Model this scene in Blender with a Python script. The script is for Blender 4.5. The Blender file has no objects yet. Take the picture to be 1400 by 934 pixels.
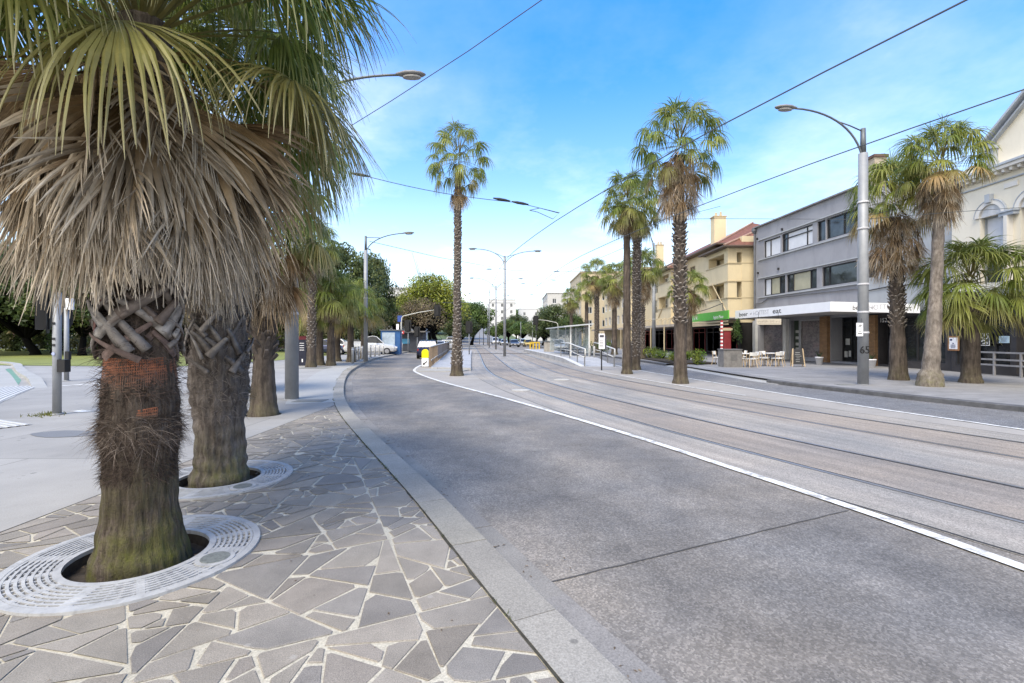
import bpy, math, random
from mathutils import Vector, Matrix, noise as mnoise
from math import sin, cos, tan, pi, radians as R, sqrt, atan2

random.seed(7)
SC = bpy.context.scene
COL = SC.collection
F, HZ, EYE = 660.0, 462.0, 1.6

def P(px, py, Y):
    return Vector(((px - 700) / F * Y, Y, EYE - (py - HZ) / F * Y))

def G(px, py, z=0.0):
    Y = (EYE - z) * F / (py - HZ)
    return Vector(((px - 700) / F * Y, Y, z))

# ------------------------------------------------------------------ objects
def tag(o, label=None, cat=None, group=None, kind=None):
    if label: o['label'] = label
    if cat: o['category'] = cat
    if group: o['group'] = group
    if kind: o['kind'] = kind
    return o

def thing(name, label, cat, loc=(0, 0, 0), rz=0.0, group=None):
    o = bpy.data.objects.new(name, None)
    COL.objects.link(o)
    o.location = loc
    o.rotation_euler = (0, 0, rz)
    o.empty_display_size = 0.2
    return tag(o, label, cat, group)

def mesh_obj(name, me, parent=None, loc=None):
    o = bpy.data.objects.new(name, me)
    COL.objects.link(o)
    if parent is not None: o.parent = parent
    if loc is not None: o.location = loc
    return o

def copy_tree(o, parent=None):
    c = o.copy()
    COL.objects.link(c)
    if parent is not None: c.parent = parent
    for ch in list(o.children): copy_tree(ch, c)
    return c

class MB:
    """collects shapes; build() links them as ONE mesh object"""
    def __init__(s): s.v, s.f, s.m, s.c, s.uv = [], [], [], [], None
    def add(s, vs, fs, m=0, col=(1, 1, 1)):
        b = len(s.v)
        s.v += [tuple(p) for p in vs]
        s.f += [tuple(b + i for i in q) for q in fs]
        s.m += [m] * len(fs)
        if col and isinstance(col, list): s.c += col
        else: s.c += [col] * len(vs)
        return s
    def box(s, c, d, rz=0.0, m=0, col=(1, 1, 1), M=None):
        x, y, z = d[0] / 2, d[1] / 2, d[2] / 2
        vs = [Vector((i * x, j * y, k * z)) for k in (-1, 1) for i, j in ((-1, -1), (1, -1), (1, 1), (-1, 1))]
        if M is None: M = Matrix.Rotation(rz, 3, 'Z')
        vs = [M @ p + Vector(c) for p in vs]
        return s.add(vs, [(3, 2, 1, 0), (4, 5, 6, 7), (0, 1, 5, 4), (1, 2, 6, 5), (2, 3, 7, 6), (3, 0, 4, 7)], m, col)
    def bar(s, a, b, w, h, m=0, col=(1, 1, 1)):
        a, b = Vector(a), Vector(b); d = b - a; L = d.length; d.normalize()
        up = Vector((0, 0, 1)) if abs(d.z) < .98 else Vector((0, 1, 0))
        sd = d.cross(up).normalized(); up = sd.cross(d)
        M = Matrix((sd, d, up)).transposed()
        return s.box((a + b) / 2, (w, L, h), M=M, m=m, col=col)
    def tube(s, pts, rad, n=8, m=0, col=(1, 1, 1), cap=True):
        pts = [Vector(p) for p in pts]
        if not isinstance(rad, (list, tuple)): rad = [rad] * len(pts)
        vs, fs, N = [], [], len(pts)
        ref = None
        for i, p in enumerate(pts):
            t = (pts[min(i + 1, N - 1)] - pts[max(i - 1, 0)])
            if t.length < 1e-9: t = Vector((0, 0, 1))
            t.normalize()
            if ref is None: ref = Vector((1, 0, 0)) if abs(t.x) < .8 else Vector((0, 1, 0))
            u = (ref - t * ref.dot(t)).normalized(); w = t.cross(u); ref = u
            for k in range(n):
                a = 2 * pi * k / n
                vs.append(p + (u * cos(a) + w * sin(a)) * rad[i])
        for i in range(N - 1):
            for k in range(n):
                fs.append((i * n + k, i * n + (k + 1) % n, (i + 1) * n + (k + 1) % n, (i + 1) * n + k))
        if cap:
            fs.append(tuple(reversed(range(n)))); fs.append(tuple((N - 1) * n + k for k in range(n)))
        return s.add(vs, fs, m, col)
    def lathe(s, prof, c=(0, 0, 0), n=16, m=0, col=(1, 1, 1)):
        vs, fs = [], []
        c = Vector(c)
        for r, z in prof:
            for k in range(n):
                a = 2 * pi * k / n
                vs.append(c + Vector((r * cos(a), r * sin(a), z)))
        for i in range(len(prof) - 1):
            for k in range(n):
                fs.append((i * n + k, i * n + (k + 1) % n, (i + 1) * n + (k + 1) % n, (i + 1) * n + k))
        fs.append(tuple(reversed(range(n)))); fs.append(tuple((len(prof) - 1) * n + k for k in range(n)))
        return s.add(vs, fs, m, col)
    def prism(s, poly, z0, z1, m=0, col=(1, 1, 1)):
        n = len(poly)
        vs = [Vector((p[0], p[1], z0)) for p in poly] + [Vector((p[0], p[1], z1)) for p in poly]
        fs = [tuple(reversed(range(n))), tuple(range(n, 2 * n))]
        fs += [(i, (i + 1) % n, n + (i + 1) % n, n + i) for i in range(n)]
        return s.add(vs, fs, m, col)
    def extrude(s, poly, d, m=0, col=(1, 1, 1)):
        """poly: 3D loop, d: vector"""
        n = len(poly); d = Vector(d)
        vs = [Vector(p) for p in poly] + [Vector(p) + d for p in poly]
        fs = [tuple(range(n)), tuple(reversed(range(n, 2 * n)))]
        fs += [((i + 1) % n, i, n + i, n + (i + 1) % n) for i in range(n)]
        return s.add(vs, fs, m, col)
    def sheet(s, a, b, m=0, col=(1, 1, 1), uvs=None):
        """ribbon between two equally long point rows"""
        n = len(a)
        s.add(list(a) + list(b), [(i, n + i, n + i + 1, i + 1) for i in range(n - 1)], m, col)
        return s
    def mesh(s, name, mats, smooth=False, off=None):
        me = bpy.data.meshes.new(name)
        v = s.v if off is None else [(p[0] - off[0], p[1] - off[1], p[2] - off[2]) for p in s.v]
        me.from_pydata(v, [], s.f)
        for q in (mats if isinstance(mats, (list, tuple)) else [mats]): me.materials.append(q)
        if any(s.m): me.polygons.foreach_set('material_index', s.m)
        if any(c != (1, 1, 1) for c in s.c):
            at = me.color_attributes.new('Col', 'FLOAT_COLOR', 'POINT')
            flat = []
            for c in s.c: flat += [c[0], c[1], c[2], 1.0]
            at.data.foreach_set('color', flat)
        if smooth: me.polygons.foreach_set('use_smooth', [True] * len(s.f))
        if s.uv is not None:
            ul = me.uv_layers.new(name='UVMap')
            flat = []
            for q in s.f:
                for i in q: flat += list(s.uv[i])
            ul.data.foreach_set('uv', flat)
        me.update()
        return me
    def build(s, name, mats, parent=None, smooth=False, world=True, loc=None):
        """world=True: vertices are in world space, shifted to the parent's place"""
        off = None
        if parent is not None and world:
            off = Vector(parent.location); pp = parent.parent
            while pp is not None: off += Vector(pp.location); pp = pp.parent
        return mesh_obj(name, s.mesh(name, mats, smooth, off), parent, loc)
    def solo(s, name, mats, label, cat, base, smooth=False, group=None, kind=None):
        o = mesh_obj(name, s.mesh(name, mats, smooth, base), None, base)
        return tag(o, label, cat, group, kind)

# ------------------------------------------------------------------ curves in plan
def spline(pts, step=1.0):
    pts = [Vector((p[0], p[1], 0)) for p in pts]
    out = []
    for i in range(len(pts) - 1):
        p0 = pts[i - 1] if i else pts[0] * 2 - pts[1]
        p1, p2 = pts[i], pts[i + 1]
        p3 = pts[i + 2] if i + 2 < len(pts) else pts[-1] * 2 - pts[-2]
        n = max(1, int((p2 - p1).length / step))
        for k in range(n):
            t = k / n
            out.append(.5 * ((2 * p1) + (p2 - p0) * t + (2 * p0 - 5 * p1 + 4 * p2 - p3) * t * t + (3 * p1 - p0 - 3 * p2 + p3) * t ** 3))
    out.append(pts[-1])
    return out

def offset(line, d, z=None):
    """to the right of travel (travel = +Y, right = +X)"""
    out = []
    for i, p in enumerate(line):
        t = line[min(i + 1, len(line) - 1)] - line[max(i - 1, 0)]
        t.normalize()
        q = Vector((p.x + t.y * d, p.y - t.x * d, p.z if z is None else z))
        out.append(q)
    return out

def at_y(line, y):
    for a, b in zip(line, line[1:]):
        if a.y <= y <= b.y:
            return a.x + (b.x - a.x) * (y - a.y) / max(1e-9, b.y - a.y)
    return line[-1].x if y > line[-1].y else line[0].x

def lift(line, z): return [Vector((p.x, p.y, z)) for p in line]
def cut_y(line, a, b): return [p for p in line if a <= p.y <= b]

# ------------------------------------------------------------------ materials
def nt(name):
    m = bpy.data.materials.new(name); m.use_nodes = True
    t = m.node_tree; t.nodes.clear()
    out = t.nodes.new('ShaderNodeOutputMaterial')
    b = t.nodes.new('ShaderNodeBsdfPrincipled')
    t.links.new(b.outputs[0], out.inputs[0])
    return m, t, b, out

def N(t, kind, **kw):
    n = t.nodes.new(kind)
    for k, v in kw.items():
        if k in n.inputs.keys() if hasattr(n.inputs, 'keys') else False: n.inputs[k].default_value = v
        else: setattr(n, k, v)
    return n

def coords(t, kind='Object', scale=None):
    tc = t.nodes.new('ShaderNodeTexCoord')
    if scale is None: return tc.outputs[kind]
    mp = t.nodes.new('ShaderNodeMapping'); mp.inputs['Scale'].default_value = scale
    t.links.new(tc.outputs[kind], mp.inputs[0])
    return mp.outputs[0]

def noise(t, vec, scale, detail=4, rough=.6):
    n = t.nodes.new('ShaderNodeTexNoise')
    n.inputs['Scale'].default_value = scale; n.inputs['Detail'].default_value = detail
    n.inputs['Roughness'].default_value = rough
    t.links.new(vec, n.inputs['Vector'])
    return n.outputs['Fac']

def ramp(t, fac, stops, interp='LINEAR'):
    r = t.nodes.new('ShaderNodeValToRGB'); r.color_ramp.interpolation = interp
    e = r.color_ramp.elements
    while len(e) < len(stops): e.new(.5)
    for k, (p, c) in enumerate(stops):
        e[k].position = p
        e[k].color = (c, c, c, 1) if isinstance(c, (int, float)) else (c[0], c[1], c[2], 1)
    t.links.new(fac, r.inputs[0])
    return r.outputs[0]

def mix(t, a, b, fac, mode='MIX'):
    m = t.nodes.new('ShaderNodeMix'); m.data_type = 'RGBA'; m.blend_type = mode
    for s, x in ((6, a), (7, b), (0, fac)):
        if isinstance(x, (int, float)): m.inputs[s].default_value = x if s == 0 else (x, x, x, 1)
        elif isinstance(x, (tuple, list)): m.inputs[s].default_value = (x[0], x[1], x[2], 1)
        else: t.links.new(x, m.inputs[s])
    return m.outputs[2]

def math_(t, op, a, b=0.0):
    m = t.nodes.new('ShaderNodeMath'); m.operation = op
    for i, x in enumerate((a, b)):
        if isinstance(x, (int, float)): m.inputs[i].default_value = x
        else: t.links.new(x, m.inputs[i])
    return m.outputs[0]

def bump(t, b, h, strength=.3, dist=.01):
    n = t.nodes.new('ShaderNodeBump'); n.inputs['Strength'].default_value = strength
    n.inputs['Distance'].default_value = dist
    t.links.new(h, n.inputs['Height']); t.links.new(n.outputs[0], b.inputs['Normal'])

def attr(t, name='Col'):
    a = t.nodes.new('ShaderNodeAttribute'); a.attribute_name = name
    return a.outputs['Color']

_M = {}
def mat(name, col, rough=.7, var=.18, scale=2.5, bmp=0.0, bscale=60, metal=0.0, spec=.3, dirt=0.0):
    if name in _M: return _M[name]
    m, t, b, out = nt(name)
    v = coords(t)
    n1 = noise(t, v, scale, 5)
    c = ramp(t, n1, [(.3, tuple(x * (1 - var) for x in col)), (.7, tuple(min(1, x * (1 + var)) for x in col))])
    if dirt:
        n2 = noise(t, coords(t, 'Object', (1, 1, .25)), scale * 2.2, 6, .7)
        c = mix(t, c, tuple(x * .45 for x in col), ramp(t, n2, [(.52, 0), (.75, dirt)]))
    t.links.new(c, b.inputs['Base Color'])
    b.inputs['Roughness'].default_value = rough; b.inputs['Metallic'].default_value = metal
    b.inputs['Specular IOR Level'].default_value = spec
    if bmp: bump(t, b, noise(t, v, bscale, 4), bmp, .01)
    _M[name] = m
    return m

def leaf_mat(name, var=.25, transl=.3, rough=.55, scale=6.0, rand=0.0):
    if name in _M: return _M[name]
    m, t, b, out = nt(name)
    c = attr(t)
    n1 = noise(t, coords(t), scale, 4)
    c = mix(t, c, ramp(t, n1, [(.3, 1 - var), (.7, 1 + var)]), 1.0, 'MULTIPLY')
    if rand:
        oi = t.nodes.new('ShaderNodeObjectInfo')
        c = mix(t, c, ramp(t, oi.outputs['Random'], [(0, (1 - rand, 1 - rand * .7, 1 - rand)), (1, (1 + rand, 1 + rand * .7, 1))]), 1.0, 'MULTIPLY')
    t.links.new(c, b.inputs['Base Color'])
    b.inputs['Roughness'].default_value = rough; b.inputs['Specular IOR Level'].default_value = .3
    if transl:
        tr = t.nodes.new('ShaderNodeBsdfTranslucent'); t.links.new(c, tr.inputs[0])
        ms = t.nodes.new('ShaderNodeMixShader'); ms.inputs[0].default_value = transl
        t.links.new(b.outputs[0], ms.inputs[1]); t.links.new(tr.outputs[0], ms.inputs[2])
        t.links.new(ms.outputs[0], out.inputs[0])
    _M[name] = m
    return m

def glass_mat(name, col=(.03, .035, .04), rough=.06, spec=.6):
    if name in _M: return _M[name]
    m, t, b, out = nt(name)
    v = coords(t)
    c = ramp(t, noise(t, v, 1.3, 3), [(.35, tuple(x * .6 for x in col)), (.65, tuple(x * 1.5 for x in col))])
    t.links.new(c, b.inputs['Base Color'])
    b.inputs['Roughness'].default_value = rough; b.inputs['Specular IOR Level'].default_value = spec
    _M[name] = m
    return m

def emit_mat(name, col, s=1.0):
    if name in _M: return _M[name]
    m, t, b, out = nt(name)
    b.inputs['Base Color'].default_value = (*col, 1)
    b.inputs['Emission Color'].default_value = (*col, 1); b.inputs['Emission Strength'].default_value = s
    _M[name] = m
    return m

SUN_E = 2.0
SUN_ANG = 26
SKY_S = .15
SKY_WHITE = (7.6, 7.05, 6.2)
SKY_DEEP = (.19, .90, 1.42)
EXPOSURE = 1.1

# ------------------------------------------------------------------ camera, sky, sun
cam = bpy.data.cameras.new('camera'); camo = bpy.data.objects.new('camera', cam); COL.objects.link(camo)
camo.location = (0, 0, EYE); camo.rotation_euler = (R(90), 0, 0)
cam.sensor_width = 36; cam.lens = 36 * F / 1400; cam.shift_y = -5 / 1400
cam.clip_start = .05; cam.clip_end = 4000
SC.camera = camo

SUN_EL, SUN_AZ = 58, 205      # degrees; azimuth clockwise from +Y: the sun stands behind the camera, to its left
sd = Vector((sin(R(SUN_AZ)) * cos(R(SUN_EL)), cos(R(SUN_AZ)) * cos(R(SUN_EL)), sin(R(SUN_EL))))
sl = bpy.data.lights.new('sun', 'SUN'); sl.energy = SUN_E; sl.angle = R(SUN_ANG); sl.color = (1, .92, .80)
so = bpy.data.objects.new('sun', sl); COL.objects.link(so)
so.rotation_euler = sd.to_track_quat('Z', 'Y').to_euler(); so.location = (0, 0, 60)

w = bpy.data.worlds.new('World'); SC.world = w; w.use_nodes = True
t = w.node_tree; t.nodes.clear()
wo = t.nodes.new('ShaderNodeOutputWorld'); bg = t.nodes.new('ShaderNodeBackground')
sky = t.nodes.new('ShaderNodeTexSky'); sky.sky_type = 'NISHITA'; sky.sun_disc = False
sky.sun_elevation = R(SUN_EL); sky.sun_rotation = R(SUN_AZ); sky.air_density = 1.0; sky.dust_density = .6; sky.ozone_density = 2.0
hs = t.nodes.new('ShaderNodeHueSaturation'); hs.inputs['Saturation'].default_value = 1.12; hs.inputs['Value'].default_value = 1.0
t.links.new(sky.outputs[0], hs.inputs['Color'])
tc = t.nodes.new('ShaderNodeTexCoord')
sep = t.nodes.new('ShaderNodeSeparateXYZ'); t.links.new(tc.outputs['Generated'], sep.inputs[0])
zz = math_(t, 'MAXIMUM', sep.outputs['Z'], .02)
# project directions on a cloud layer so that clouds flatten to the horizon
cv = t.nodes.new('ShaderNodeCombineXYZ')
zc = math_(t, 'ADD', zz, .18)
t.links.new(math_(t, 'DIVIDE', sep.outputs['X'], zc), cv.inputs[0]); t.links.new(math_(t, 'DIVIDE', sep.outputs['Y'], zc), cv.inputs[1])
cv.inputs[2].default_value = 3.1
n1 = noise(t, cv.outputs[0], .75, 7, .62)
n2 = noise(t, cv.outputs[0], .33, 3, .5)
cl = math_(t, 'ADD', math_(t, 'MULTIPLY', n1, .62), math_(t, 'MULTIPLY', n2, .45))
mask = ramp(t, cl, [(.46, 0.0), (.57, .28), (.68, .9)])
haze = ramp(t, zz, [(.0, .34), (.12, .17), (.3, .05), (.5, .0)])
tot = math_(t, 'MAXIMUM', haze, math_(t, 'MULTIPLY', mask, ramp(t, zz, [(.0, 1.0), (.25, .85), (.5, .22)])))
deep = mix(t, (1, 1, 1), SKY_DEEP, ramp(t, zz, [(.16, 0.0), (.58, 1.0)]))
blue = mix(t, hs.outputs[0], deep, 1.0, 'MULTIPLY')
# unseen bright cloud cover, added behind and left of camera for soft fill
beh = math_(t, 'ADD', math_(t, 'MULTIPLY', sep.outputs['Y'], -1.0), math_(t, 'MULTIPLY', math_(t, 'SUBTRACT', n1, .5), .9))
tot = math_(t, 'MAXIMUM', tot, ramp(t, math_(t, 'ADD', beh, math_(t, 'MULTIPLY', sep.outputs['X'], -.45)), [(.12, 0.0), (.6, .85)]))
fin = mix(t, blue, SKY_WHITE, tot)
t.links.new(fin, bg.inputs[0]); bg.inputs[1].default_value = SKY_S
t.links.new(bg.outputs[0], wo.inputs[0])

SC.view_settings.view_transform = 'Standard'; SC.view_settings.look = 'None'
SC.view_settings.gamma = 1; SC.view_settings.use_curve_mapping = False
SC.view_settings.exposure = EXPOSURE
SC.render.engine = 'CYCLES'
SC.cycles.use_denoising = True
SC.cycles.max_bounces = 6; SC.cycles.diffuse_bounces = 3; SC.cycles.glossy_bounces = 3; SC.cycles.transmission_bounces = 4
SC.cycles.transparent_max_bounces = 8
SC.cycles.caustics_reflective = False; SC.cycles.caustics_refractive = False
SC.cycles.sample_clamp_indirect = 4

# ------------------------------------------------------------------ plan lines
ZR = -.13
K = spline([(3.6, -4.5), (2.2, -1.75), (1.27, .1), (.225, 2.247), (-.278, 3.28), (-.966, 4.76), (-3.92, 10.8), (-5.85, 15.9), (-7.9, 22.5),
            (-9.5, 29.5), (-11.2, 38.8), (-12.6, 57.7), (-15.6, 90), (-23, 175)], .6)
WL = spline([(5.7, -4), (4.95, -.5), (4.35, 1.8), (3.83, 3.61), (3.53, 4.66), (2.9, 6.4), (2.0, 8.78), (0, 13.3), (-2.88, 19.2), (-4.85, 24.3), (-5.45, 27.3), (-5.75, 30.5)], .4)
A = spline([(8.3, -3), (6.95, 0), (5.85, 2.2), (4.77, 4.5), (2.79, 9.2), (.9, 15), (-.35, 20), (-1.05, 23.8), (-1.8, 30.9), (-3.5, 52), (-4.5, 63.4), (-14.2, 175)], .6)
RL = spline([(12.2, 0), (10.7, 5), (9.6, 9.06), (8.6, 13.1), (7.54, 20.2), (6.75, 25.4), (6.5, 31), (5.9, 40), (4.6, 55), (3.4, 68)], .6)
RK = spline([(16.6, -3), (14.8, 4), (12.9, 9), (11.9, 11.2), (11.2, 13), (10.7, 14.7), (9.75, 18.5), (9.55, 23), (9.5, 28.5), (9.2, 35), (8.3, 48), (7.0, 62), (-1.8, 175)], .6)

# ------------------------------------------------------------------ ground materials
def asphalt(name, base, warm, big=.35, speck=.24, bands=False):
    m, t, b, out = nt(name)
    v = coords(t)
    n_big = noise(t, v, big, 4, .6)
    c = ramp(t, n_big, [(.36, base), (.52, tuple((x + y) / 2 for x, y in zip(base, warm))), (.66, warm)])
    n_mid = noise(t, v, 2.4, 5, .7)
    c = mix(t, c, ramp(t, n_mid, [(.3, .80), (.7, 1.2)]), 1.0, 'MULTIPLY')
    if bands:
        tcu = t.nodes.new('ShaderNodeTexCoord'); sx = t.nodes.new('ShaderNodeSeparateXYZ'); t.links.new(tcu.outputs['UV'], sx.inputs[0])
        u = math_(t, 'ADD', sx.outputs[0], math_(t, 'MULTIPLY', math_(t, 'SUBTRACT', noise(t, v, .5, 3), .5), 1.1))
        tr_ = ramp(t, math_(t, 'DIVIDE', u, 6.0), [(.0, 1.12), (.06, 1.08), (.17, .86), (.25, .88), (.36, 1.07), (.47, .87), (.56, .90), (.68, 1.08)])
        c = mix(t, c, tr_, 1.0, 'MULTIPLY')
        # oil drips and old stains
        c = mix(t, c, (.06, .056, .055), ramp(t, noise(t, v, 1.1, 6, .8), [(.56, 0), (.70, .4)]))
        c = mix(t, c, (.34, .32, .29), ramp(t, noise(t, coords(t, 'Object', (1, .4, 1)), 1.9, 6, .8), [(.57, 0), (.72, .3)]))
    vo = t.nodes.new('ShaderNodeTexVoronoi'); vo.inputs['Scale'].default_value = 75; t.links.new(v, vo.inputs['Vector'])
    bwv = t.nodes.new('ShaderNodeRGBToBW'); t.links.new(vo.outputs['Color'], bwv.inputs[0])
    sp = ramp(t, bwv.outputs[0], [(.2, 1 - speck), (.55, 1.0), (.85, 1 + speck * 1.7)])
    c = mix(t, c, sp, 1.0, 'MULTIPLY')
    n_f = noise(t, v, 260, 2, .6)
    c = mix(t, c, ramp(t, n_f, [(.3, .84), (.7, 1.18)]), 1.0, 'MULTIPLY')
    t.links.new(c, b.inputs['Base Color'])
    b.inputs['Roughness'].default_value = .78; b.inputs['Specular IOR Level'].default_value = .35
    bump(t, b, math_(t, 'ADD', vo.outputs['Distance'], n_f), .45, .006)
    return m

def gum(t, c, v, scale=2.6, col=(.09, .085, .08), amt=.55):
    vo = t.nodes.new('ShaderNodeTexVoronoi'); vo.inputs['Scale'].default_value = scale; vo.inputs['Randomness'].default_value = 1
    mp = t.nodes.new('ShaderNodeMapping'); t.links.new(v, mp.inputs[0]); t.links.new(mp.outputs[0], vo.inputs['Vector'])
    return mix(t, c, col, ramp(t, vo.outputs['Distance'], [(.045, amt), (.065, 0)]))

def concrete(name, col, var=.12, speck=.18, bmp=.15, stain=.25, brick=None, joint=.6, spots=0.0):
    m, t, b, out = nt(name)
    v = coords(t)
    c = ramp(t, noise(t, v, .6, 5, .65), [(.3, tuple(x * (1 - var) for x in col)), (.7, tuple(x * (1 + var) for x in col))])
    c = mix(t, c, ramp(t, noise(t, v, 90, 3, .7), [(.3, 1 - speck), (.7, 1 + speck)]), 1.0, 'MULTIPLY')
    c = mix(t, c, tuple(x * .55 for x in col), ramp(t, noise(t, v, 1.7, 6, .75), [(.55, 0), (.8, stain)]))
    if brick:
        bk = t.nodes.new('ShaderNodeTexBrick'); t.links.new(v, bk.inputs['Vector'])
        bk.inputs['Scale'].default_value = 1; bk.inputs['Brick Width'].default_value = brick[0]; bk.inputs['Row Height'].default_value = brick[1]
        bk.inputs['Mortar Size'].default_value = .008; bk.inputs['Color1'].default_value = (.88, .88, .88, 1)
        bk.inputs['Color2'].default_value = (1.08, 1.08, 1.08, 1); bk.inputs['Mortar'].default_value = (joint, joint, joint, 1)
        c = mix(t, c, bk.outputs[0], 1.0, 'MULTIPLY')
    if spots: c = gum(t, c, v, spots); c = gum(t, c, v, spots * 1.37, tuple(x * .7 for x in col), .5)
    t.links.new(c, b.inputs['Base Color'])
    b.inputs['Roughness'].default_value = .8; b.inputs['Specular IOR Level'].default_value = .3
    bump(t, b, noise(t, v, 120, 3), bmp, .004)
    return m

M_ASPH = asphalt('asphalt_lane', (.160, .150, .140), (.235, .205, .170), .42, .24, True)
M_ASPH_R = asphalt('asphalt_right_lane', (.145, .145, .15), (.19, .178, .165), .25, .35)
M_EARTH = concrete('far_ground', (.17, .165, .15), .2)
M_PLAZA = concrete('plaza_concrete', (.295, .283, .266), .13, .16, .15, .5, (3.2, 3.2), .55, 1.9)
M_KERB = concrete('kerb_stone', (.285, .265, .232), .18, .3, .35, .6, None, .6, 2.3)
M_GUT = concrete('gutter_stone', (.228, .212, .194), .2, .3, .3, .7)
M_APRON = concrete('ramp_concrete', (.33, .325, .31), .08, .15, .2, .3)
M_MEDIAN = concrete('median_concrete', (.31, .285, .255), .12, .25, .25, .45)
M_FOOT_R = concrete('right_paving', (.245, .238, .235), .14, .16, .2, .6, (.6, .3), .68, 1.5)
M_PLAT = concrete('platform_paving', (.37, .37, .375), .08, .15, .15, .3, (.6, .6), .7)
M_BIKE = concrete('bike_lane_green', (.13, .24, .185), .1)
M_LINE = concrete('line_paint', (.68, .67, .64), .08, .2, .2, .75)
def worn():
    t = M_LINE.node_tree; bs = [n for n in t.nodes if n.type == 'BSDF_PRINCIPLED'][0]; src = bs.inputs['Base Color'].links[0].from_socket
    v = coords(t); c = mix(t, src, (.24, .225, .21), ramp(t, noise(t, v, 5, 6, .8), [(.50, 0), (.60, .75)])); c = mix(t, c, (.3, .28, .26), ramp(t, noise(t, v, 60, 3, .7), [(.56, 0), (.7, .6)]))
    t.links.new(c, bs.inputs['Base Color'])
worn()
M_SEAM = mat('seam_tar', (.045, .043, .042), .8)
M_GRASS = concrete('lawn_green', (.185, .20, .055), .25, .4, .5, .2)

# ------------------------------------------------------------------ convex polygon tools (paving)
def clip(poly, px, py, nx, ny):
    """keep the side where (p - (px,py)).n <= 0"""
    out = []
    for i, a in enumerate(poly):
        b = poly[(i + 1) % len(poly)]
        da = (a[0] - px) * nx + (a[1] - py) * ny; db = (b[0] - px) * nx + (b[1] - py) * ny
        if da <= 0: out.append(a)
        if (da < 0 < db) or (db < 0 < da):
            k = da / (da - db); out.append((a[0] + (b[0] - a[0]) * k, a[1] + (b[1] - a[1]) * k))
    return out
def area(poly):
    return abs(sum(a[0] * b[1] - b[0] * a[1] for a, b in zip(poly, poly[1:] + poly[:1]))) / 2
def minus_disc(polys, cx, cy, r, n=28):
    out = []
    for poly in polys:
        mx = sum(p[0] for p in poly) / len(poly); my = sum(p[1] for p in poly) / len(poly)
        if min(math.hypot(p[0] - cx, p[1] - cy) for p in poly) > r + 3 and math.hypot(mx - cx, my - cy) > r + 3: out.append(poly); continue
        rest = poly
        for i in range(n):
            a = 2 * pi * i / n; nx, ny = cos(a), sin(a); ex, ey = cx + r * nx, cy + r * ny
            piece = clip(rest, ex, ey, -nx, -ny)
            if len(piece) > 2 and area(piece) > 1e-5: out.append(piece)
            rest = clip(rest, ex, ey, nx, ny)
            if len(rest) < 3: break
    return out

PALM1 = G(181, 787); PALM2 = G(297, 668)
PALM1 = Vector((-2.73, 3.55, 0)); PALM2 = Vector((-3.33, 5.5, 0)); PALM3 = Vector((-5.18, 10.06, 0))
PITS = [(PALM1.x, PALM1.y, .43), (PALM2.x, PALM2.y, .42), (PALM3.x, PALM3.y, .34)]
GRATES = [(PALM1.x, PALM1.y, .74), (PALM2.x, PALM2.y, .72), (PALM3.x, PALM3.y, .3)]

# ------------------------------------------------------------------ ground sheets
def structure(o): o['kind'] = 'structure'; return o

mb = MB(); mb.add([(-1500, -200, -.2), (1500, -200, -.2), (1500, 3000, -.2), (-1500, 3000, -.2)], [(0, 1, 2, 3)])
structure(mb.build('ground', M_EARTH))

# carriageway: from the left gutter to the right kerb, then uphill in the far distance
far_l = [(-23, 175), (-31, 260), (-44, 400)]
mb = MB()
ys = [y for y in range(-3, 176, 2)]
lft = [Vector((at_y(K, y) + .3, y, ZR)) for y in ys]; rgt = [Vector((at_y(RK, y) + .02, y, ZR)) for y in ys]
mb.sheet(lft, rgt)
mb.uv = []
for i, y in enumerate(ys): mb.uv.append((0.0, y))
for i, y in enumerate(ys): mb.uv.append(((rgt[i] - lft[i]).x * .9, y))
structure(mb.build('road', M_ASPH))
mb = MB()
hill = [(-24, -1.5, 175, ZR - .02), (-27, -6.0, 215, 1.6), (-31, -11, 260, 5.0), (-39, -22, 340, 12.5), (-47, -32, 420, 18)]
mb.sheet([Vector((a, y, z)) for a, b_, y, z in hill], [Vector((b_, y, z)) for a, b_, y, z in hill])
structure(mb.build('hill_road', mat('hill_asphalt', (.20, .20, .205), .8)))
mb = MB()
pts = [(-150, 172, -.15), (-24, 172, -.15), (-1.5, 172, -.15), (110, 172, -.15)]
mb.sheet([Vector((-200, y, z - .1)) for a, b_, y, z in hill], [Vector((b_ + 8, y, z - .1)) for a, b_, y, z in hill]); mb.sheet([Vector((b_ + 8, y, z - .1)) for a, b_, y, z in hill], [Vector((b_ + 9 + z * 1.5, y, -.25)) for a, b_, y, z in hill])
structure(mb.build('hillside', mat('hill_scrub', (.10, .13, .06), .9, .4, .1)))
# right lane asphalt patch
mb = MB()
ys = [y * .8 for y in range(1, 110)]
mb.sheet([Vector((at_y(RL, y), y, ZR + .004)) for y in ys], [Vector((at_y(RK, y) - .02, y, ZR + .004)) for y in ys])
structure(mb.build('right_lane', M_ASPH_R))

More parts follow.
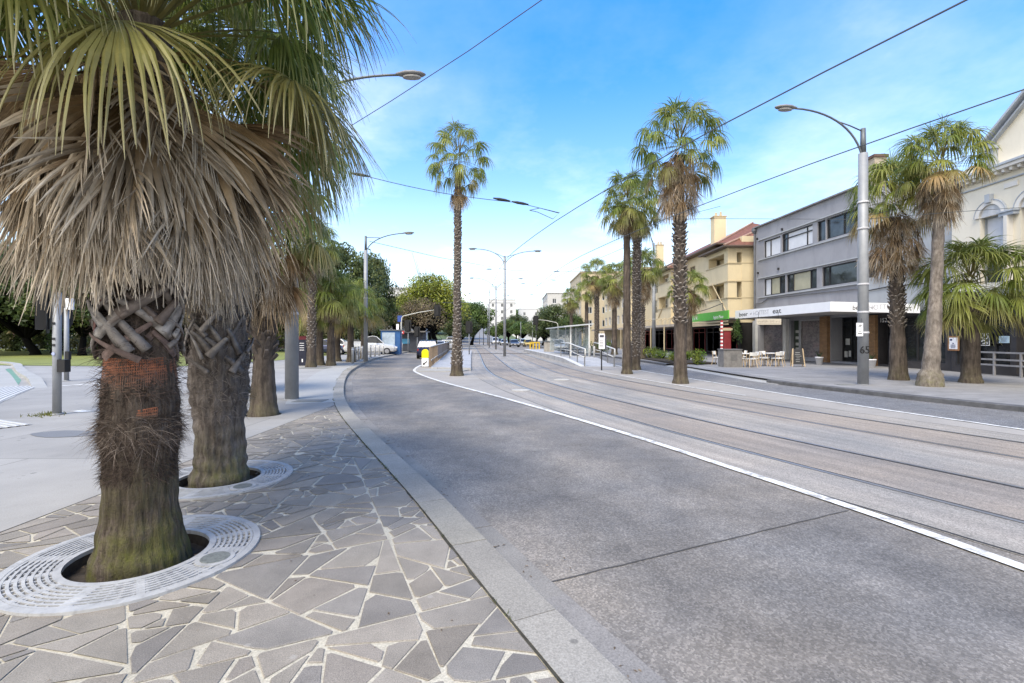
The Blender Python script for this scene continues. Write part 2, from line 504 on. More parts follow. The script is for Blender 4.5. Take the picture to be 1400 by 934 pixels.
# tram track bed, coloured by the distance from the first rail
def track_bed_mat():
    m, t, b, out = nt('track_bed')
    tc = t.nodes.new('ShaderNodeTexCoord')
    sp = t.nodes.new('ShaderNodeSeparateXYZ'); t.links.new(tc.outputs['UV'], sp.inputs[0])
    v = coords(t)
    u = math_(t, 'ADD', sp.outputs[0], math_(t, 'MULTIPLY', math_(t, 'SUBTRACT', noise(t, v, 1.2, 4), .5), .16))
    u = math_(t, 'DIVIDE', u, 7.0)
    brown, grey, pale = (.252, .216, .180), (.258, .238, .210), (.30, .27, .235)
    c = ramp(t, u, [(.0, grey), (.06, pale), (.135, grey), (.15, brown), (.345, brown), (.365, pale), (.45, grey), (.55, pale), (.60, brown), (.80, brown), (.82, grey), (.95, pale)])
    st = noise(t, coords(t, 'UV', (2.2, .14, 1)), 2.0, 6, .7)
    c = mix(t, c, ramp(t, st, [(.3, .76), (.7, 1.22)]), 1.0, 'MULTIPLY')
    c = mix(t, c, ramp(t, noise(t, v, .45, 4), [(.35, (.85, .87, .9)), (.65, (1.12, 1.08, 1.03))]), 1.0, 'MULTIPLY')
    vo = t.nodes.new('ShaderNodeTexVoronoi'); vo.inputs['Scale'].default_value = 95; t.links.new(v, vo.inputs['Vector'])
    bwv = t.nodes.new('ShaderNodeRGBToBW'); t.links.new(vo.outputs['Color'], bwv.inputs[0])
    c = mix(t, c, ramp(t, bwv.outputs[0], [(.2, .72), (.8, 1.3)]), 1.0, 'MULTIPLY')
    t.links.new(c, b.inputs['Base Color']); b.inputs['Roughness'].default_value = .8
    bump(t, b, bwv.outputs[0], .25, .004)
    return m
offs = [-.95, -.4, 0, .72, 1.435, 2.3, 3.3, 4.0, 4.735, 5.35, 5.75]
mb = MB(); mb.uv = []
lines = [offset(A, o, ZR + .005) for o in offs]
run = [0.0]
for a, b_ in zip(A, A[1:]): run.append(run[-1] + (b_ - a).length)
for o, l in zip(offs, lines):
    for p, s in zip(l, run): mb.uv.append((o + .95, s))
vs = [p for l in lines for p in l]; n = len(A)
mb.add(vs, [(j * n + i, (j + 1) * n + i, (j + 1) * n + i + 1, j * n + i + 1) for j in range(len(offs) - 1) for i in range(n - 1)])
structure(mb.build('tram_track_bed', track_bed_mat()))
# sandy concrete median with the palms, between the tracks and the right lane
mb = MB()
D2 = offset(A, 5.5)
ys = [y * .8 for y in range(2, 84)]
mb.sheet([Vector((at_y(D2, y), y, ZR + .009)) for y in ys], [Vector((max(at_y(RL, y) - .1, at_y(D2, y) + .02), y, ZR + .009)) for y in ys])
structure(mb.build('median_strip', M_MEDIAN))
# left island apron between the lane line and the tracks
mb = MB()
A_out = offset(A, -.93)
ys = [8.8 + y * .5 for y in range(0, 180)]
li = lambda y: at_y(WL, y) + .06 if y < 30 else at_y(WL, 30) + .06 - (y - 30) * .115
mb.sheet([Vector((li(y), y, ZR + .010)) for y in ys if li(y) < at_y(A_out, y)], [Vector((at_y(A_out, y), y, ZR + .010)) for y in ys if li(y) < at_y(A_out, y)])
structure(mb.build('left_island', M_MEDIAN))

# rails: a steel head beside a dark flangeway groove
steel = mat('rail_steel', (.42, .40, .38), .38, .15, 3, metal=.7)
for gi, o in enumerate((0, 1.435, 3.3, 4.735)):
    mb = MB()
    w0, w1 = (-.03, .03)
    mb.sheet(offset(A, o + w0, ZR + .011), offset(A, o + w1, ZR + .011), 0)
    s_ = 1 if gi % 2 == 0 else -1
    a0, a1 = sorted((s_ * .033, s_ * .075))
    mb.sheet(offset(A, o + a0, ZR + .008), offset(A, o + a1, ZR + .008), 1)
    structure(mb.build('tram_rail', [steel, M_SEAM]))
# seams and joints
def seam(name, line, w=.012, z=ZR + .012, m=M_SEAM, wob=.012):
    rr = random.Random(hash(name) % 999 if False else len(name))
    L = [Vector((p.x + rr.uniform(-wob, wob), p.y + rr.uniform(-wob, wob), z)) for p in line]
    mb = MB(); mb.sheet(offset(L, -w), offset(L, w))
    return structure(mb.build(name, m))
seam('track_edge_seam', offset(cut_y(A, -1, 21), -.93), .010)
seam('lane_joint', [Vector((x, y, 0)) for x, y in [(lambda k: (-.02 + k * 3.38, 3.28 + .0 + k * 1.55))(k / 24) for k in range(25)]], .0065, ZR + .006, mat('joint_grey', (.085, .08, .075), .9), .005)
# lane lines
mb = MB(); mb.sheet(offset(WL, -.065, ZR + .014), offset(WL, .065, ZR + .014))
structure(mb.build('left_lane_line', M_LINE))
mb = MB(); l = cut_y(RL, 0, 60); mb.sheet(offset(l, -.06, ZR + .014), offset(l, .06, ZR + .014))
structure(mb.build('right_lane_line', M_LINE))
mb = MB(); l = [Vector((x, y, 0)) for x, y in ((5.2, 20.2), (5.0, 24), (4.9, 27))]
q = offset(A, 5.62); q = cut_y(q, 14, 26); mb.sheet(offset(q, -.04, ZR + .016), offset(q, .04, ZR + .016))
structure(mb.build('median_edge_line', M_LINE))

# ------------------------------------------------------------------ left footpath: plaza, crazy paving, kerb
PX0, PY1 = -4.22, 14.2
quads = []
mbp = MB()
# plaza (everything left of the crazy paving, and beyond it)
def kx(y): return at_y(K, y)
pl = []
ys = [-4.4] + [y for y in range(-4, 60, 2)]
for a, b_ in zip(ys, ys[1:]):
    for x0, x1 in ((-16, PX0), (-90, -16)): pl.append([(x0, a), (x1, a), (x1, b_), (x0, b_)])
    if b_ > PY1:
        a2 = max(a, PY1); pl.append([(PX0, a2), (kx(a2), a2), (kx(b_), b_), (PX0, b_)] if kx(b_) > PX0 + .05 else [(PX0, a2), (kx(a2), a2), (PX0, b_)])
pl2 = []
for q in pl:
    # trim on the kerb line
    y = sum(p[1] for p in q) / len(q)
    t_ = (kx(y + .5) - kx(y - .5)); nrm = Vector((1, -t_)).normalized()
    q = clip(q, kx(y), y, nrm.x, nrm.y)
    if len(q) > 2 and area(q) > 1e-4: pl2.append(q)
# no paving on the cross road at the left: x < -17 and y < 33
road_cut = []
for q in pl2:
    road_cut.append(q)
road_cut = minus_disc(road_cut, PITS[2][0], PITS[2][1], PITS[2][2], 20)
for q in road_cut: mbp.add([(x, y, 0) for x, y in q], [tuple(range(len(q)))])
structure(mbp.build('left_plaza', M_PLAZA))
# bed of grout under the crazy paving
bed = []
ys = [-4.4 + .6 * k for k in range(0, 32)]
for a, b_ in zip(ys, ys[1:]):
    if a >= PY1: break
    b2 = min(b_, PY1)
    if kx(b2) < PX0 + .03: continue
    bed.append([(PX0, a), (kx(a) + .02, a), (kx(b2) + .02, b2), (PX0, b2)])
for p in PITS[:2]: bed = minus_disc(bed, *p)
mb = MB()
for q in bed: mb.add([(x, y, -.006) for x, y in q], [tuple(range(len(q)))])
structure(mb.build('paving_grout', concrete('grout', (.47, .43, .345), .2, .3, .4, .75)))

rs = random.Random(21)
stones = []
def split(poly, lim):
    a = area(poly)
    if a < lim or len(poly) < 3: stones.append(poly); return
    c = (sum(p[0] for p in poly) / len(poly), sum(p[1] for p in poly) / len(poly))
    # longest direction
    best = max(((p, q) for p in poly for q in poly), key=lambda e: (e[0][0] - e[1][0]) ** 2 + (e[0][1] - e[1][1]) ** 2)
    ang = atan2(best[1][1] - best[0][1], best[1][0] - best[0][0]) + rs.gauss(0, .42)
    s = sqrt(a) * .22
    ox, oy = c[0] + rs.uniform(-s, s), c[1] + rs.uniform(-s, s)
    nx, ny = cos(ang), sin(ang)
    p1 = clip(poly, ox, oy, nx, ny); p2 = clip(poly, ox, oy, -nx, -ny)
    for q in (p1, p2):
        if len(q) > 2 and area(q) > .003: split(q, rs.choice([.015, .03, .05, .07, .10, .14, .19]))
split([(PX0 + .01, -2.0), (4.5, -2.0), (4.5, PY1), (PX0 + .01, PY1)], .3)
stone_cols = [(.250, .236, .210), (.268, .252, .226), (.232, .22, .20), (.222, .215, .204), (.256, .238, .215), (.285, .267, .238), (.24, .222, .195), (.208, .20, .19)]
mb = MB()
for s in stones:
    cx = sum(p[0] for p in s) / len(s); cy = sum(p[1] for p in s) / len(s)
    if cx > kx(cy) + .6: continue
    q = s
    n = len(s)
    # orientation
    sg = 1 if sum(a[0] * b[1] - b[0] * a[1] for a, b in zip(s, s[1:] + s[:1])) > 0 else -1
    for i in range(n):
        a, b_ = s[i], s[(i + 1) % n]
        dx, dy = b_[0] - a[0], b_[1] - a[1]; L = math.hypot(dx, dy)
        if L < 1e-6: continue
        nx, ny = dy / L * sg, -dx / L * sg
        g = rs.uniform(.003, .012)
        ta = rs.gauss(0, .018)
        mx, my = (a[0] + b_[0]) / 2 - nx * g, (a[1] + b_[1]) / 2 - ny * g
        ca, sa = cos(ta), sin(ta)
        q = clip(q, mx, my, nx * ca - ny * sa, nx * sa + ny * ca)
        if len(q) < 3: break
    if len(q) < 3 or area(q) < .002: continue
    # knock off corners
    for i in range(len(q)):
        if rs.random() < .75:
            p = q[i % len(q)]; d = Vector((p[0] - cx, p[1] - cy))
            if d.length < .08: continue
            d.normalize(); g = rs.uniform(.004, .026)
            q2 = clip(q, p[0] - d.x * g, p[1] - d.y * g, d.x, d.y)
            if len(q2) > 2: q = q2
    t_ = kx(cy + .3) - kx(cy - .3); nrm = Vector((.6, -t_)).normalized()
    q = clip(q, kx(cy) - .006 * rs.uniform(.0, 2.0), cy, nrm.x, nrm.y)
    q = clip(q, 0, PY1 - .01, 0, 1)
    if len(q) < 3 or area(q) < .0015: continue
    sub = [q]
    for gx, gy, gr in GRATES[:2]: sub = minus_disc(sub, gx, gy, gr)
    col = rs.choice(stone_cols); k = rs.uniform(.86, 1.12); col = (col[0] * k * .92, col[1] * k * .87, col[2] * k * .82)
    z = rs.uniform(-.0012, .0012)
    for q in sub:
        nq = len(q)
        ccx = sum(p[0] for p in q) / nq; ccy = sum(p[1] for p in q) / nq
        # small pillow edge
        e = .006
        inner = []
        for p in q:
            d = Vector((ccx - p[0], ccy - p[1])); L = d.length
            d = d / L * min(e, L * .3) if L > 0 else d
            inner.append((p[0] + d.x, p[1] + d.y, z))
        if len(sub) > 1: mb.add([(p[0], p[1], z) for p in q], [tuple(range(nq))], 0, col); continue
        vs = [(p[0], p[1], z - .004) for p in q] + inner
        fs = [tuple(range(nq, 2 * nq))] + [(i, (i + 1) % nq, nq + (i + 1) % nq, nq + i) for i in range(nq)]
        mb.add(vs, fs, 0, col)
m, t, b, out = nt('bluestone')
c = attr(t); v = coords(t)
c = mix(t, c, ramp(t, noise(t, v, 3.0, 5, .7), [(.3, .82), (.7, 1.18)]), 1.0, 'MULTIPLY')
c = mix(t, c, ramp(t, noise(t, v, 170, 3, .7), [(.32, .62), (.5, 1.0), (.7, 1.4)]), 1.0, 'MULTIPLY')
c = mix(t, c, (.10, .09, .08), ramp(t, noise(t, v, .9, 6, .75), [(.56, 0), (.78, .45)]))
c = gum(t, c, v, 2.1); c = gum(t, c, v, 3.1, (.38, .36, .33), .35)
t.links.new(c, b.inputs['Base Color']); b.inputs['Roughness'].default_value = .72; b.inputs['Specular IOR Level'].default_value = .4
bump(t, b, noise(t, v, 140, 4, .7), .4, .004)
structure(mb.build('crazy_paving', m))

# kerb stones with joints, and the gutter stones below
def kerb(name, line, d0, d1, ztop, zbot, m, L=1.2, gap=.008, seed=1):
    rr = random.Random(seed)
    mb = MB(); acc = 0; start = 0
    i = 0
    pts = line
    fine = []
    for a, b_ in zip(pts, pts[1:]):
        nn = max(1, int((b_ - a).length / .1))
        for k in range(nn): fine.append(a.lerp(b_, k / nn))
    tan_ = []
    seg = []
    dist = 0
    for a, b_ in zip(fine, fine[1:]):
        seg.append(a); dist += (b_ - a).length
        if dist >= L:
            if len(seg) > 2:
                ss = [seg[0]] + seg[4:-3:4] + [b_.copy()]
                t0 = (seg[-1] - seg[0]).normalized()
                k = rr.uniform(.88, 1.1); col = (k, k, k * rr.uniform(.97, 1.01)); dz = rr.uniform(-.004, .003)
                ss[-1] = ss[-1] - t0 * gap
                l, r_ = offset(ss, d0), offset(ss, d1)
                nn = len(ss); e = .012
                vs = [Vector((p.x, p.y, zbot)) for p in l] + [Vector((p.x, p.y, ztop + dz)) for p in l] + [Vector((p.x, p.y, ztop + dz)) for p in offset(ss, d1 - e)] + [Vector((p.x, p.y, ztop + dz - e)) for p in r_] + [Vector((p.x, p.y, zbot)) for p in r_]
                fs = [(j * nn + q, (j + 1) * nn + q, (j + 1) * nn + q + 1, j * nn + q + 1) for j in range(4) for q in range(nn - 1)]
                fs += [(0, nn, 2 * nn, 3 * nn, 4 * nn), tuple(reversed([nn - 1, 2 * nn - 1, 3 * nn - 1, 4 * nn - 1, 5 * nn - 1]))]
                mb.add(vs, fs, 0, col)
            seg = [b_]; dist = 0
    return structure(mb.build(name, m))
def tinted(base, name):
    m = base.copy(); m.name = name; t = m.node_tree
    b = [n for n in t.nodes if n.type == 'BSDF_PRINCIPLED'][0]
    src = b.inputs['Base Color'].links[0].from_socket
    t.links.new(mix(t, src, attr(t), 1.0, 'MULTIPLY'), b.inputs['Base Color'])
    return m
kerb('left_kerb', cut_y(K, -4, 120), .010, .30, .004, -.16, tinted(M_KERB, 'kerb_stone_blocks'), 1.0, .007, 3)
kerb('left_gutter', cut_y(K, -4, 120), .305, .57, ZR + .012, -.18, tinted(M_GUT, 'gutter_blocks'), 1.25, .005, 4)
# weeds and dark grit in the joint behind the kerb
mb = MB(); l = cut_y(K, 0, 30)
rr = random.Random(5)
l2 = [Vector((p.x, p.y, 0)) for p in l]
fine = []
for a, b_ in zip(l2, l2[1:]):
    for k in range(6): fine.append(a.lerp(b_, k / 6))
wd = [rr.uniform(.003, .008) * (2.2 if mnoise.noise(p * 1.7) > .15 else 1) for p in fine]
mb.sheet([o for o in [offset(fine, 0)[i] + Vector((-wd[i], 0, .0025)) for i in range(len(fine))]], [offset(fine, .012)[i] + Vector((.0, 0, .0025)) for i in range(len(fine))])
structure(mb.build('kerb_joint', mat('joint_grit', (.05, .047, .035), .95, .5, 9)))
mb = MB()
for k in range(420):
    p = rr.choice(fine[8:])
    if mnoise.noise(p * .9) < .02: continue
    for q in range(rr.randint(2, 5)):
        a = rr.uniform(0, 2 * pi); L = rr.uniform(.01, .035); b0 = p + Vector((rr.uniform(-.015, .015), rr.uniform(-.03, .03), .002))
        tip = b0 + Vector((cos(a) * L * .7, sin(a) * L * .7, L * .8)); sdv = Vector((-sin(a), cos(a), 0)) * .004
        g = rr.uniform(.7, 1.2)
        mb.add([b0 - sdv, b0 + sdv, tip], [(0, 1, 2)], 0, (.09 * g, .11 * g, .03 * g))
o = mb.build('joint_weeds', leaf_mat('weeds')); o['kind'] = 'stuff'
# pale concrete crossing ramp beside the bend of the kerb
mb = MB()
l = cut_y(K, 11.5, 30)
mb.sheet(offset(l, -.0, .005), offset(l, -1.2, .005)) if False else mb.sheet([p for p in offset(l, -1.1, .004)], [p for p in offset(l, .02, .004)])
structure(mb.build('crossing_ramp', M_APRON))

# ------------------------------------------------------------------ cross road on the left: bike lane, kerb, tactile paving
mb = MB()
gl = [(-19.8, 16.2), (-18.9, 14.6), (-17.6, 13.4), (-17.0, 12.0)]
bike = [(-60, 28.2), (-34, 28.5), (-28.9, 27.0), (-25.5, 24.6), (-21.9, 21.3), (-18.5, 18.2), (-15.9, 15.5), (-13.8, 13.4), (-12.6, 11.7), (-60, 11.7)]
mb.add([(x, y, .004) for x, y in bike], [tuple(range(len(bike)))])
structure(mb.build('bike_lane', M_BIKE))
mb = MB(); mb.add([(-17.6, 15.2, .012), (-16.35, 14.85, .012), (-16.1, 14.45, .012), (-17.5, 14.7, .012)], [(0, 1, 2, 3)])
structure(mb.build('bike_lane_mark', M_LINE))
mb = MB()
kc = spline([(-44, 32), (-34, 30.6), (-29.5, 28.3), (-25.4, 24.6), (-21.5, 21), (-18.3, 18.2), (-15.2, 15.3)], .6)
mb2 = offset(kc, -.45)
kcb = MB()
nn = len(kc)
o0, o1 = offset(kc, .0), offset(kc, -.35)
hz_ = [.12 * min(1, (nn - 1 - i) / 5) + .001 for i in range(nn)]
vs = lift(o0, .0) + [Vector((p.x, p.y, h)) for p, h in zip(o0, hz_)] + [Vector((p.x, p.y, h)) for p, h in zip(o1, hz_)] + lift(o1, .0)
kcb.add(vs, [(j * nn + i, (j + 1) * nn + i, (j + 1) * nn + i + 1, j * nn + i + 1) for j in range(3) for i in range(nn - 1)])
structure(kcb.build('bike_lane_kerb', M_APRON))
mb = MB()
o2 = spline([(-44, 31), (-29.6, 27.6), (-25.8, 24.1), (-22, 20.7), (-18.6, 17.6), (-15.7, 14.9), (-13.7, 12.8), (-12.6, 11.2), (-11.6, 9.9), (-10.3, 7.5)], .6)
mb.sheet(offset(o2, -.35, .007), offset(o2, 1.35, .007))
structure(mb.build('ramp_strip', M_APRON))
mb = MB()
tl = spline([(-15.9, 16.0), (-14.6, 14.2), (-13.1, 12.2), (-11.7, 10.6), (-10.3, 9.4), (-8.9, 8.7)], .3)
M_TAC = concrete('tactile_stone', (.30, .30, .30), .08); M_TACR = concrete('tactile_ridge', (.50, .50, .49), .06)
mb.sheet(offset(tl, -.2, .009), offset(tl, 1.15, .009), 0)
for k in range(11):
    c0 = -.15 + k * .118
    q0, q1 = offset(tl, c0), offset(tl, c0 + .055)
    nn = len(q0)
    vs = lift(q0, .008) + lift(q0, .018) + lift(q1, .018) + lift(q1, .008)
    mb.add(vs, [(j * nn + i, (j + 1) * nn + i, (j + 1) * nn + i + 1, j * nn + i + 1) for j in range(3) for i in range(nn - 1)], 1)
structure(mb.build('tactile_paving', [M_TAC, M_TACR]))
mb = MB()
a, b_ = G(78, 528), G(250, 519)
mb.sheet([a + Vector((0, -.15, .008)), b_ + Vector((0, -.2, .008))], [a + Vector((0, .15, .008)), b_ + Vector((0, .3, .008))])
structure(mb.build('crossing_line', M_LINE))
mb = MB()
d = [G(95, 563), G(112, 561), G(128, 562.6), G(112, 564.3)]
mb.add([p + Vector((0, 0, .009)) for p in d], [(0, 1, 2, 3)])
structure(mb.build('pavement_mark', M_LINE))
# round asphalt repair in the plaza and lawn of the park
mb = MB()
c = G(105, 593); mb.add([(c.x + .75 * cos(2 * pi * k / 20) , c.y + .28 * sin(2 * pi * k / 20) * (1 + .2 * sin(k)), .006) for k in range(20)], [tuple(range(20))])
structure(mb.build('plaza_patch', concrete('patch_tar', (.16, .165, .175), .12)))
mb = MB()
lawn = [(-150, 31.0), (-60, 32.2), (-32, 28.2), (-19, 26.6), (-17.5, 28.5), (-16.5, 34), (-16.8, 70), (-150, 70)]
mb.add([(x, y, .02) for x, y in lawn], [tuple(range(len(lawn)))])
structure(mb.build('lawn', M_GRASS))

# ------------------------------------------------------------------ right footpath
mb = MB()
ys = [y * .9 for y in range(-4, 130)]
mb.sheet([Vector((at_y(RK, y) + .28, y, 0)) for y in ys], [Vector((60, y, 0)) for y in ys])
structure(mb.build('right_footpath', M_FOOT_R))
kr = cut_y(RK, -2, 120)
def kerb_r(kr):
    mb = MB(); nn = len(kr)
    o0, o1, o2, o3 = offset(kr, 0), offset(kr, .015), offset(kr, .30), offset(kr, .30)
    vs = lift(o0, -.18) + lift(o0, -.015) + lift(o1, .002) + lift(o2, .002)
    mb.add(vs, [(j * nn + i, (j + 1) * nn + i, (j + 1) * nn + i + 1, j * nn + i + 1) for j in range(3) for i in range(nn - 1)])
    return structure(mb.build('right_kerb', mat('bluestone_kerb', (.10, .10, .105), .75, .3, 4, .3)))
kerb_r(cut_y(RK, -2, 18.7)); kerb_r(cut_y(RK, 29.5, 120))
mb = MB(); l = cut_y(RK, 17.5, 30); mb.sheet(offset(l, -.1, ZR + .008), offset(l, 1.1, .006))
structure(mb.build('right_crossing_ramp', M_APRON))

mb = MB(); rr = random.Random(91); gl_ = [p for p in offset(cut_y(K, 1.2, 26), .34)]
for k in range(420):
    p = rr.choice(gl_) + Vector((abs(rr.gauss(0, .10)) if rr.random() < .85 else rr.uniform(0, .9), rr.uniform(-.3, .3), 0)); z = ZR + .016
    a = rr.uniform(0, 2 * pi); L = rr.uniform(.006, .022) if rr.random() < .9 else rr.uniform(.03, .05); dd = Vector((cos(a), sin(a), 0)) * L; s = Vector((-sin(a), cos(a), 0)) * L * rr.uniform(.2, .45); g = rr.uniform(.5, 1.3)
    q = Vector((p.x, p.y, z)); mb.add([q - dd, q + s + Vector((0, 0, .003)), q + dd, q - s + Vector((0, 0, .004))], [(0, 1, 2, 3)], 0, (.17 * g, .125 * g, .08 * g))
for k in range(150):
    q = Vector((rr.uniform(-4, .2), rr.uniform(1.8, 10), .003)); 
    if q.x > kx(q.y): continue
    a = rr.uniform(0, 2 * pi); L = rr.uniform(.004, .014); dd = Vector((cos(a), sin(a), 0)) * L; s = Vector((-sin(a), cos(a), 0)) * L * rr.uniform(.2, .5); g = rr.uniform(.5, 1.4)
    mb.add([q - dd, q + s + Vector((0, 0, .003)), q + dd, q - s + Vector((0, 0, .004))], [(0, 1, 2, 3)], 0, (.17 * g, .125 * g, .08 * g))
o = mb.build('gutter_litter', leaf_mat('litter_leaf', .3, 0, .9)); o['kind'] = 'stuff'

# ------------------------------------------------------------------ palms
M_FROND = leaf_mat('palm_frond', .22, .44, .45, 5.0, .12)
M_DEAD = leaf_mat('dead_frond', .30, .12, .8, 7.0, .08)
GREENS = [(.165, .22, .045), (.215, .27, .055), (.125, .175, .04), (.27, .30, .07)]
STRAW, TAN, BROWN, ASH = (.54, .47, .26), (.40, .275, .14), (.17, .105, .055), (.56, .49, .41)
def lerp3(a, b, k): k = max(0, min(1, k)); return (a[0] + (b[0] - a[0]) * k, a[1] + (b[1] - a[1]) * k, a[2] + (b[2] - a[2]) * k)

def fan(mb, o, d, n, rad, nseg, spread, fused, droop, rng, colf, rows, three=True, width=1.0, bend0=.25, twist=.5):
    s = d.cross(n).normalized(); n = s.cross(d).normalized()
    half = spread / nseg
    DOWN = Vector((0, 0, -1))
    for i in range(nseg):
        ph = (-1 + 2 * (i + .5) / nseg) * spread
        cp, sp = cos(ph), sin(ph)
        dr = d * cp + s * sp
        sd = s * cp - d * sp
        L = rad * (.72 + .28 * cos(ph * .55)) * rng.uniform(.86, 1.06)
        p = o.copy(); cur = dr.copy(); pt = 0
        g = droop * rng.uniform(.6, 1.5)
        tw = rng.gauss(0, twist); tw2 = rng.gauss(0, twist)
        vs, cs = [], []
        for k, tt in enumerate(rows):
            dt = tt - pt
            if tt <= fused + 1e-6: cur = (cur + DOWN * (g * bend0 * dt)).normalized()
            else: cur = (cur + DOWN * (g * dt) + sd * tw * dt * .5 + n * (tw2 * dt * .8 * (tt - fused))).normalized()
            p = p + cur * (L * dt); pt = tt
            wf = tt * L * tan(half) * 1.04
            if tt > fused:
                k2 = (tt - fused) / (1 - fused)
                wf = fused * L * tan(half) * 1.04 * width * (1 - k2) ** .75 + .0012
                if k2 > .99: wf = .0015
            c = colf(tt, i)
            if three:
                nn = cur.cross(sd)
                if nn.dot(n) < 0: nn = -nn
                vs += [p - sd * wf, p + nn * (wf * .55), p + sd * wf]
                cs += [c, (c[0] * 1.06, c[1] * 1.06, c[2] * 1.06), c]
            else:
                vs += [p - sd * wf, p + sd * wf]; cs += [c, c]
        q = 3 if three else 2
        fs = []
        for k in range(len(rows) - 1):
            for j in range(q - 1):
                fs.append((k * q + j, k * q + j + 1, (k + 1) * q + j + 1, (k + 1) * q + j))
        mb.add(vs, fs, 0, cs)

def petiole(mb, a, d, up, L, rng, w0=.022, w1=.010, col=(.16, .17, .05), sag=.35, n=5, col2=None):
    """arched stalk; returns end point and direction"""
    p = a.copy(); cur = d.copy()
    vs, cs = [], []
    sd = d.cross(Vector((0, 0, 1)))
    if sd.length < .05: sd = Vector((1, 0, 0))
    sd.normalize()
    for k in range(n + 1):
        t_ = k / n; w = w0 + (w1 - w0) * t_
        nn = sd.cross(cur).normalized()
        vs += [p - sd * w, p - nn * w * .6, p + sd * w, p + nn * w * .3]
        c = lerp3(col, col2 or col, t_); cs += [c] * 4
        if k < n:
            cur = (cur + Vector((0, 0, -1)) * sag / n).normalized()
            p = p + cur * (L / n)
    fs = []
    for k in range(n):
        for j in range(4): fs.append((k * 4 + j, k * 4 + (j + 1) % 4, (k + 1) * 4 + (j + 1) % 4, (k + 1) * 4 + j))
    mb.add(vs, fs, 0, cs)
    return p, cur

def crown_mesh(seed, n=34, pet=.95, rad=.9, nseg=40, rows=(.06, .3, .52, .68, .84, 1.0), three=True, lo=-38, hi=82, old=.3, height=.45, droop=1.9, straw_tips=.6):
    rng = random.Random(seed); mb = MB()
    for i in range(n):
        u = (i + .5) / n                      # 0 young/top .. 1 old/low
        az = i * 2.39996 + rng.uniform(-.35, .35)
        el = R(hi + (lo - hi) * u ** 1.05 + rng.uniform(-9, 9))
        d = Vector((cos(az) * cos(el), sin(az) * cos(el), sin(el)))
        base = Vector((cos(az) * .08, sin(az) * .08, height * (.5 - u) + rng.uniform(-.05, .05)))
        L = pet * rng.uniform(.8, 1.15) * (.7 + .35 * min(1, u * 2.2))
        green = rng.choice(GREENS); dead = max(0, (u - (1 - old)) / max(.01, old)) * rng.uniform(.2, 1.1)
        yel = rng.uniform(0, .5) + dead * .8
        leafc = lerp3(lerp3(green, (.20, .21, .045), yel * .6), TAN, dead * .9)
        tipc = lerp3(lerp3(leafc, STRAW, straw_tips * rng.uniform(.5, 1.2)), ASH, dead * .5)
        k1 = rng.uniform(.85, 1.15)
        pc = lerp3((.19, .20, .06), BROWN, dead)
        e, dd = petiole(mb, base, d, None, L, rng, .021, .009, lerp3(pc, TAN, .4), .28 + .25 * u, 5, pc)
        up = Vector((0, 0, 1))
        nrm = up - dd * up.dot(dd)
        if nrm.length < .15: nrm = Vector((cos(az + pi), sin(az + pi), .3))
        nrm.normalize()
        nrm = (nrm + Vector((rng.uniform(-.3, .3), rng.uniform(-.3, .3), 0))).normalized()
        nrm = (nrm - dd * nrm.dot(dd)).normalized()
        r_ = rad * rng.uniform(.85, 1.12) * (.75 + .25 * min(1, u * 3))
        def colf(tt, i_, leafc=leafc, tipc=tipc, k1=k1):
            v_ = (.9 + .2 * ((i_ * 7919) % 11) / 11) * k1
            c = lerp3(leafc, tipc, max(0, (tt - .62) / .38) ** 1.3)
            c = lerp3((.20, .20, .07), c, min(1, tt * 3.2))
            return (c[0] * v_, c[1] * v_, c[2] * v_)
        fan(mb, e, dd, nrm, r_, nseg, R(rng.uniform(105, 140)), .45, droop * rng.uniform(.6, 1.35), rng, colf, rows, three, .64, .42)
    return mb.mesh('fronds', M_FROND)

